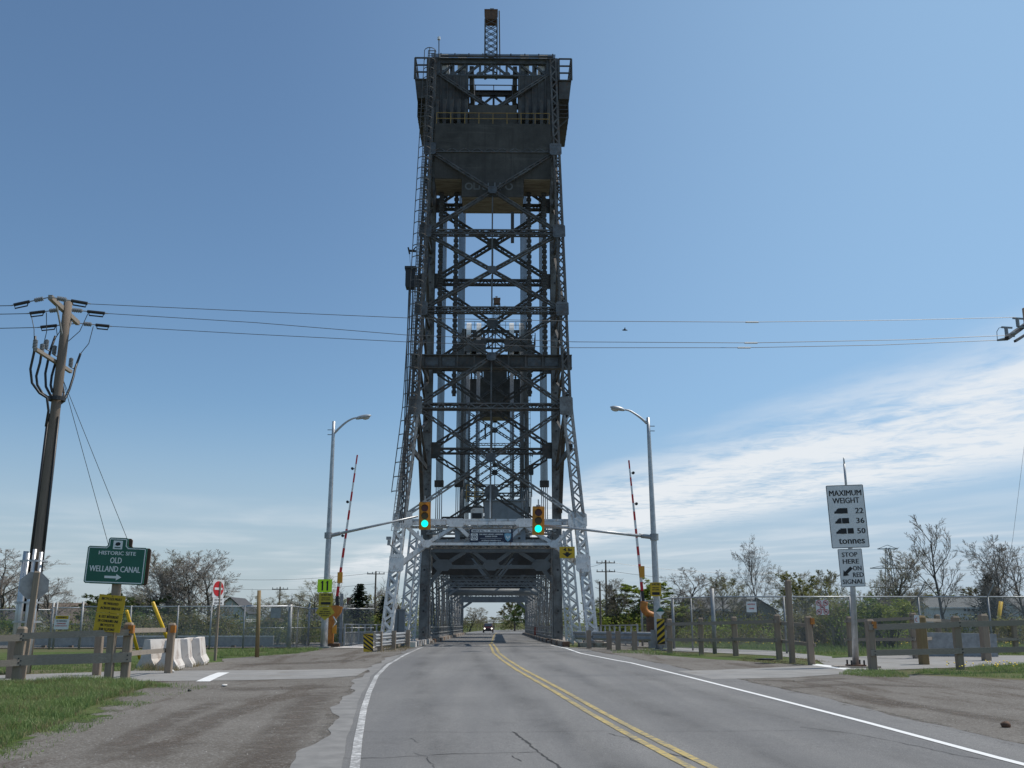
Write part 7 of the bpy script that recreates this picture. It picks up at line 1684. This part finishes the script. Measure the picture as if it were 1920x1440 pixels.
for key, lab, px, top, w_, Y in (('shrub_m', 'dense dark shrub behind the yellow bicycle notice', 230, 1138, 90, 72), ('shrub_o', 'brown green shrub behind the concrete barriers', 320, 1142, 110, 70.5), ('shrub_o', 'shrub thicket behind the no entry sign', 420, 1150, 100, 71), ('shrub_m', 'dark shrub behind the tan wooden pole', 500, 1158, 80, 128),
      ('shrub_g', 'bright green bush below the dark spruce tree', 662, 1141, 62, 110), ('shrub_g', 'bright green bush below the left far utility pole', 703, 1150, 40, 112), ('shrub_g', 'low bright hedge right of the right tower leg', 1150, 1148, 90, 108), ('shrub_m', 'dark bush left of the right lamp post', 1196, 1130, 50, 104),
      ('shrub_o', 'olive bush behind the right lamp post', 1262, 1128, 70, 100), ('shrub_o', 'tangled shrub left of the stop here sign post', 1572, 1110, 70, 53), ('shrub_m', 'leafy shrub between the weight limit post and the pale garage', 1632, 1112, 66, 52), ('shrub_g', 'fresh leafy shrub right of the weight limit post', 1668, 1116, 70, 50.5),
      ('shrub_o', 'low bush behind the prohibition board', 1510, 1140, 90, 58), ('shrub_m', 'dark bush in front of the white house', 1794, 1158, 40, 120), ('shrub_o', 'brown shrub at the foot of the right bare trees', 1890, 1150, 80, 66), ('shrub_m', 'dark shrub at the far left edge', 10, 1160, 80, 100)):
    plant(key, lab, px, top, w_, Y, 'shrub', 'shrub', 'shrubs along the fences')
# trees seen through the bridge opening
for key, lab, px, top, w_, Y in (('bare2', 'bare tree seen through the left side of the bridge opening', 880, 1138, 50, 250), ('bud2', 'brown budding tree seen in the middle of the bridge opening', 925, 1156, 50, 290), ('olive', 'large olive tree seen through the right side of the bridge opening', 965, 1118, 56, 232), ('mid', 'green tree at the right end of the bridge opening', 986, 1126, 40, 222), ('bud1', 'small pale tree seen low in the bridge opening', 900, 1158, 36, 300)):
    plant(key, lab, px, top, w_, Y, 'distant_tree', 'tree', 'trees seen through the bridge')
# far wood that closes the horizon
T, C, Lf = tree_mesh(101, kids=(7, 5, 4), ang=46, fork=0.15, leaf=0, twig_r=0.03, ratio=(0.62, 0.55, 0.5)); rg = Rng(5)
lo = np.array(C.v + T.v); lf_ = C.f + [tuple(i + len(C.v) for i in f) for f in T.f]
bl_ = MB()
for k in range(420): leafquad(bl_, Vector((rg.gauss(0, 2.0), rg.gauss(0, 2.0), rg.uniform(0.3, 7.5))), 0.34, rg)
lv = np.array(bl_.v)
V1, F1, V2, F2 = [], [], [], []; n1 = n2 = 0
for k in range(150):
    Y = rg.uniform(230, 420); px = rg.choice([rg.uniform(-350, 830), rg.uniform(1010, 2300)]) if k < 130 else rg.uniform(830, 1010); x = at(px, 1165, Y).x; s_ = rg.uniform(0.65, 1.15) * (1 if k < 130 else 0.45); a = rg.uniform(0, 6.28)
    Rm = np.array([[math.cos(a), -math.sin(a), 0], [math.sin(a), math.cos(a), 0], [0, 0, 1]])
    P = (lo @ Rm.T) * s_ + np.array([x, Y, -0.7]); V1.append(P); F1 += [tuple(i + n1 for i in f) for f in lf_]; n1 += len(P)
    P = (lv @ Rm.T) * s_ * np.array([1.2, 1.2, 1.0]) + np.array([x, Y, -0.7]); V2.append(P); F2 += [tuple(i + n2 for i in f) for f in bl_.f]; n2 += len(P)
for Vv, Ff, m, nm, lab in ((V1, F1, 'twig', 'far_woods', 'hazy line of bare woods along the horizon'), (V2, F2, 'leaf_olive', 'far_undergrowth', 'olive undergrowth of the woods along the horizon')):
    mb = MB(); mb.v = [tuple(q) for P in Vv for q in P]; mb.f = Ff; tag(obj(nm, mb, M[m]), lab, 'woods', kind='stuff')

# ---- brush growing along the near bank behind the chain link fences
def thicket(name, label, spans, n, leafm, seed, s0=0.06):
    rg = Rng(seed); Lf = MB(); St = MB()
    for (p0, p1, top, Y0, Y1, wt) in spans:
        m = int(n * wt); cl = []
        for k in range(int(m / 90) + 1):
            Y = rg.uniform(Y0, Y1); px = rg.uniform(p0, p1); b = at(px, 1180, Y); zb = prof(Y) if Y < 70 else far_z(0, Y); H = (at(px, top, Y).z - zb) * rg.uniform(0.45, 1.08); b.z = zb
            for j in range(7):
                e = b + Vector((rg.gauss(0, .3), rg.gauss(0, .3), 1.0)) * H * rg.uniform(0.6, 1.0); mid_ = b.lerp(e, 0.5) + Vector((rg.gauss(0, .12), rg.gauss(0, .12), 0)); St.tube([b, mid_, e], 0.014, 3, 0.005, caps=False)
                for q in range(int(90 / 7)): t = rg.random() ** 0.7; leafquad(Lf, (b.lerp(mid_, t * 2) if t < .5 else mid_.lerp(e, t * 2 - 1)) + Vector((rg.gauss(0, .2), rg.gauss(0, .2), rg.gauss(0, .16))) * (Y / 60), s0 * (Y / 60) * rg.uniform(.5, 1.4), rg)
    tag(obj(name, Lf, M[leafm]), label, 'brush', kind='stuff'); o = obj(name.replace('leaves', 'stems'), St, M['twig']); tag(o, label.replace('leaves', 'stems'), 'brush', kind='stuff')
thicket('brush_leaves', 'olive leaves of the brush behind the right chain link fence', [(1470, 1720, 1108, 55, 67, 1.0), (1280, 1480, 1174, 56, 68, 0.35), (1720, 1960, 1174, 56, 68, 0.3)], 9000, 'leaf_olive', 3)
thicket('brush_leaves', 'fresh green leaves of the brush beyond the right fence', [(1560, 1700, 1118, 50, 60, 1.0), (1240, 1460, 1162, 60, 68, 0.4)], 4500, 'leaf_green', 4)
thicket('brush_leaves', 'dull green leaves of the brush behind the left chain link fence', [(170, 470, 1150, 60, 68, 1.0), (-60, 170, 1172, 60, 68, 0.4), (470, 580, 1166, 60, 68, 0.35)], 7000, 'leaf_olive', 6)
thicket('brush_leaves', 'pale spring leaves of the far bank brush left of the bridge', [(-40, 740, 1138, 134, 142, 1.0)], 9000, 'leaf_olive', 8, 0.075)
thicket('brush_leaves', 'yellow green leaves of the low hedges on the far bank', [(-40, 740, 1158, 132, 136, 0.5), (1110, 1500, 1148, 132, 136, 0.5), (1500, 1960, 1158, 132, 136, 0.3)], 9000, 'leaf_green', 12, 0.075)
thicket('brush_leaves', 'pale spring leaves of the far bank brush right of the bridge', [(1110, 1960, 1134, 134, 142, 1.0)], 10000, 'leaf_olive', 9, 0.075)
# ---- houses
M['siding_w'] = mat('white_siding', (0.66, 0.67, 0.66), 0.7, (0.56, 0.57, 0.57), 1.0, stretch=(0.3, 0.3, 9)); M['siding_g'] = mat('grey_siding', (0.36, 0.38, 0.37), 0.7, (0.29, 0.31, 0.30), 1.0, stretch=(0.3, 0.3, 9))
M['brick'] = mat('red_brick', (0.20, 0.085, 0.06), 0.85, (0.13, 0.06, 0.045), 8.0); M['roof_g'] = mat('grey_shingles', (0.17, 0.175, 0.17), 0.9, (0.11, 0.115, 0.112), 3.0); M['roof_b'] = mat('brown_shingles', (0.20, 0.15, 0.115), 0.9, (0.13, 0.10, 0.08), 3.0); M['roof_d'] = mat('dark_shingles', (0.085, 0.085, 0.09), 0.9, (0.05, 0.05, 0.055), 3.0)
M['pane'] = plain('dark_window_pane', (0.03, 0.035, 0.04), 0.15); M['trim'] = plain('white_trim', (0.7, 0.7, 0.68), 0.6)
def house(label, px0, px1, eave, ridge, Y, depth, wall, roof, gable=False, wins=(), chim=None):
    zb = far_z(0, Y); a, b = at(px0, eave, Y), at(px1, eave, Y); ze = a.z; zr_ = at((px0 + px1) / 2, ridge, Y).z; x0, x1 = a.x, b.x
    root = thing('house', label, 'house', ((x0 + x1) / 2, Y, zb), 'houses beyond the canal'); mb = MB(); mb.box(((x0 + x1) / 2, Y + depth / 2, (ze + zb) / 2 - 0.2), (x1 - x0, depth, ze - zb + 0.4))
    xm = (x0 + x1) / 2; ym = Y + depth / 2
    if gable: mb.prism([(x0, Y + .02, ze), (x1, Y + .02, ze), (xm, Y + .02, zr_ - .05)], (0, 1, 0), 0.04)
    else:
        for xx in (x0 + .02, x1 - .02): mb.prism([(xx, Y, ze), (xx, Y + depth, ze), (xx, ym, zr_ - .05)], (1, 0, 0), 0.04)
    obj('wall', mb, M[wall], root); o_ = 0.35
    sides = (((x0 - o_, ze - .12), (xm, zr_)), ((x1 + o_, ze - .12), (xm, zr_))) if gable else (((Y - o_, ze - .12), (ym, zr_)), ((Y + depth + o_, ze - .12), (ym, zr_)))
    for (p, zp), (q, zq) in sides:
        mb = MB()
        if gable: P = [(p, Y - o_, zp), (p, Y + depth + o_, zp), (q, Y + depth + o_, zq), (q, Y - o_, zq)]; nn = Vector((zq - zp, 0, -(q - p))).normalized()
        else: P = [(x0 - o_, p, zp), (x1 + o_, p, zp), (x1 + o_, q, zq), (x0 - o_, q, zq)]; nn = Vector((0, zq - zp, -(q - p))).normalized()
        mb.prism(P, nn, 0.14); rf = obj('roof', mb, M[roof], root)
    if chim: c = at(chim, ridge, Y); mb = MB(); mb.box((c.x, ym, zr_ + 0.4), (0.7, 0.7, 1.5)); obj('chimney', mb, M['brick'], rf)
    mb = MB(); mb.box((xm, Y - o_, ze - .15), (x1 - x0 + 2 * o_, 0.05, 0.18))
    if not gable: obj('fascia', mb, M['trim'], root)
    for u0, u1, r0, r1, kind in wins:
        p, q = at(u0, r0, Y), at(u1, r1, Y); c = ((p.x + q.x) / 2, Y - 0.04, (p.z + q.z) / 2); w_, h_ = q.x - p.x, p.z - q.z
        mb = MB(); mb.box(c, (w_ + .16, 0.06, h_ + .16)); wf = obj('garage_door' if kind == 'g' else 'door' if kind == 'd' else 'window', mb, M['trim'], root)
        if kind == 'w': mb = MB(); mb.box((c[0], c[1] - .04, c[2]), (w_, 0.04, h_)); obj('pane', mb, M['pane'], wf)
    return root
house('brown roofed house behind the leaning octagonal sign', 60, 178, 1168, 1130, 168, 9, 'brick', 'roof_b', wins=((88, 100, 1168, 1178, 'w'),))
house('grey house with a dark roof at the far left edge', -70, 48, 1166, 1140, 150, 8, 'siding_g', 'roof_d', wins=((2, 16, 1172, 1184, 'w'), (26, 40, 1170, 1186, 'd')))
house('dark roofed house with a white gable behind the no entry sign', 398, 462, 1150, 1120, 160, 9, 'siding_w', 'roof_d', gable=True, wins=((440, 448, 1152, 1160, 'w'),))
house('low pale shed left of the grey notice on the enclosure', 498, 524, 1170, 1158, 150, 4, 'siding_w', 'roof_b', wins=((508, 514, 1174, 1182, 'd'),))
house('red brick house behind the left gate machine', 575, 640, 1162, 1140, 165, 9, 'brick', 'roof_d', wins=((600, 608, 1166, 1174, 'w'),))
house('long red brick house with grey roof and chimney behind the spruce', 642, 738, 1146, 1132, 172, 10, 'brick', 'roof_g', wins=((655, 664, 1150, 1160, 'w'), (690, 700, 1150, 1160, 'w')), chim=646)
house('grey house wing with pale garage door behind the right fence', 1296, 1402, 1142, 1118, 152, 9, 'siding_g', 'roof_g', wins=((1361, 1386, 1151, 1176, 'g'), (1310, 1320, 1150, 1162, 'w')))
house('grey gabled house with small window behind the pale notice', 1384, 1456, 1146, 1122, 146, 9, 'siding_g', 'roof_g', gable=True, wins=((1398, 1408, 1152, 1160, 'w'),))
house('pale gabled garage seen between the right shrubs', 1654, 1720, 1146, 1122, 150, 8, 'siding_w', 'roof_b', gable=True)
house('brown roofed house beyond the small parked cars', 1690, 1752, 1140, 1122, 176, 9, 'siding_g', 'roof_b')
house('white house with three small windows near the right edge', 1744, 1852, 1138, 1120, 160, 9, 'siding_w', 'roof_g', wins=((1806, 1811, 1139, 1146, 'w'), (1813, 1819, 1139, 1146, 'w'), (1821, 1827, 1139, 1146, 'w')))
house('dark roofed house behind the right spruce tree', 1832, 1916, 1146, 1116, 172, 10, 'brick', 'roof_d')
house('pale house cut by the right edge', 1908, 1990, 1138, 1118, 150, 9, 'siding_w', 'roof_g')
# parked vehicles by the houses
def parked(label, px, Y, col, L=4.6):
    c = at(px, 1165, Y); zb = far_z(0, Y) + (1.1 if Y < 130 else 0.0); q = Vector((c.x, Y, zb)); root = thing('parked_car', label, 'car', q); m = plain('car_paint', col, 0.3)
    pr = [(-L/2, .35), (L/2, .35), (L/2, .85), (L*.38, 1.0), (L*.22, 1.55), (-L*.12, 1.6), (-L*.27, 1.05), (-L/2, .95)]
    mb = MB(); mb.prism([q + Vector((a, 0, b)) for a, b in pr], (0, 1, 0), 1.7); obj('body', mb, m, root)
    mb = MB(); mb.prism([q + Vector((a, 0, b)) for a, b in ((-L*.22, 1.08), (L*.30, 1.05), (L*.2, 1.47), (-L*.1, 1.52))], (0, 1, 0), 1.74); obj('windows', mb, M['pane'], root)
    for x in (-L*.31, L*.3):
        for y in (-.75, .75): mb = MB(); mb.disc(q + Vector((x, y, .33)), (0, 1, 0), .33, .24, 14); obj('wheel', mb, M['rubber'], root)
parked('small white car parked before the brown roofed house', 1737, 148, (0.6, 0.6, 0.6)); parked('dark car parked beside the white one before the white house', 1766, 145, (0.02, 0.02, 0.025))
parked('pale car parked by the grey house wing behind the right rails', 1432, 138, (0.45, 0.25, 0.2))
# far utility poles, pylon
def far_pole(label, px, top, Y, arms, tr=False):
    zb = far_z(0, Y); x = at(px, 1165, Y).x; zt2 = at(px, top, Y).z; b = Vector((x, Y, zb)); root = thing('far_utility_pole', label, 'utility pole', b); mb = MB(); mb.tube([b, Vector((x, Y, zt2))], 0.17, 8, 0.11); obj('pole_shaft', mb, M['pole'], root)
    for k in range(arms):
        z = zt2 - 0.4 - k * 1.2; mb = MB(); mb.beam((x - 1.3, Y, z), (x + 1.3, Y, z), 0.12); obj('crossarm', mb, M['pole'], root)
        for s_ in (-1.2, -.5, .5, 1.2): mb = MB(); mb.tube([(x + s_, Y, z), (x + s_, Y, z + .3)], 0.06, 6); obj('insulator', mb, M['insul'], root)
    if tr: mb = MB(); mb.tube([(x + .5, Y - .1, zt2 - 4.6), (x + .5, Y - .1, zt2 - 3.4)], 0.32, 12); obj('transformer', mb, M['galv_dull'], root)
    return Vector((x, Y, zt2))
A1 = far_pole('far utility pole left of the left tower leg', 702, 1071, 150, 1); A0 = far_pole('far thin pole behind the enclosure gate', 522, 1100, 165, 1)
B1 = far_pole('far utility pole with transformer right of the right tower leg', 1138, 1050, 140, 2, True); B0 = far_pole('short dark pole close to the right tower leg', 1126, 1090, 125, 0); D1 = far_pole('thin far pole behind the fan shaped bare tree', 314, 1068, 190, 0)
def far_wire(label, p, q, sag=1.0, r=0.02):
    pts = [p.lerp(q, k / 14) - Vector((0, 0, sag * 4 * (k / 14) * (1 - k / 14))) for k in range(15)]; mb = MB(); mb.tube(pts, r, 4); tag(obj('far_power_line', mb, M['wire']), label, 'power line')
far_wire('upper distant wire left of the left far utility pole', A1 - Vector((0, 0, .2)), at(300, 1076, 160)); far_wire('lower distant wire left of the left far utility pole', A1 - Vector((0, 0, 1.8)), at(300, 1092, 160))
far_wire('distant wire from the left far pole to the tower', A1, at(740, 1072, 160), 0.1)
far_wire('upper distant wire right of the transformer pole', B1 - Vector((0, 0, .2)), at(1460, 1074, 150), 0.6); far_wire('lower distant wire right of the transformer pole', B1 - Vector((0, 0, 1.4)), at(1460, 1090, 150), 0.6); far_wire('distant wire between the right tower leg and the transformer pole', B1 - Vector((0, 0, .2)), at(1090, 1062, 140), 0.3)
Yp = 420; x = at(1676, 1165, Yp).x; zb = -0.6; zt2 = at(1676, 1027, Yp).z; py_ = thing('lattice_pylon', 'distant lattice power pylon behind the bare tree with upright limbs', 'pylon', (x, Yp, zb)); mb = MB()
for sx in (-1, 1):
    for sy in (-1, 1): mb.beam((x + sx * 2.6, Yp + sy * 2.6, zb), (x + sx * .7, Yp + sy * .7, zt2), 0.28)
n = 12
for k in range(n):
    z0, z1 = zb + (zt2 - zb) * k / n, zb + (zt2 - zb) * (k + 1) / n; w0, w1 = 2.6 - 1.9 * k / n, 2.6 - 1.9 * (k + 1) / n
    for s_ in (-1, 1): mb.beam((x + s_ * w0, Yp - w0, z0), (x - s_ * w1, Yp - w1, z1), 0.16)
obj('lattice_body', mb, M['galv_dull'], py_)['kind'] = 'stuff'
for fr, hw in ((0.985, 4.2), (0.74, 8.0), (0.50, 8.5)): z = zb + (zt2 - zb) * fr; mb = MB(); mb.beam((x - hw, Yp, z), (x + hw, Yp, z), 0.4); mb.beam((x - hw, Yp, z), (x, Yp, z + 1.6), 0.2); mb.beam((x + hw, Yp, z), (x, Yp, z + 1.6), 0.2); obj('crossarm', mb, M['galv_dull'], py_)
for k, (fr, hw) in enumerate(((0.74, 8), (0.5, 8.5))):
    z = zb + (zt2 - zb) * fr; far_wire(['upper', 'lower'][k] + ' transmission wire running right from the lattice pylon', Vector((x + hw, Yp, z)), Vector((x + 130, Yp - 30, z + 4)), 3.0, 0.06)
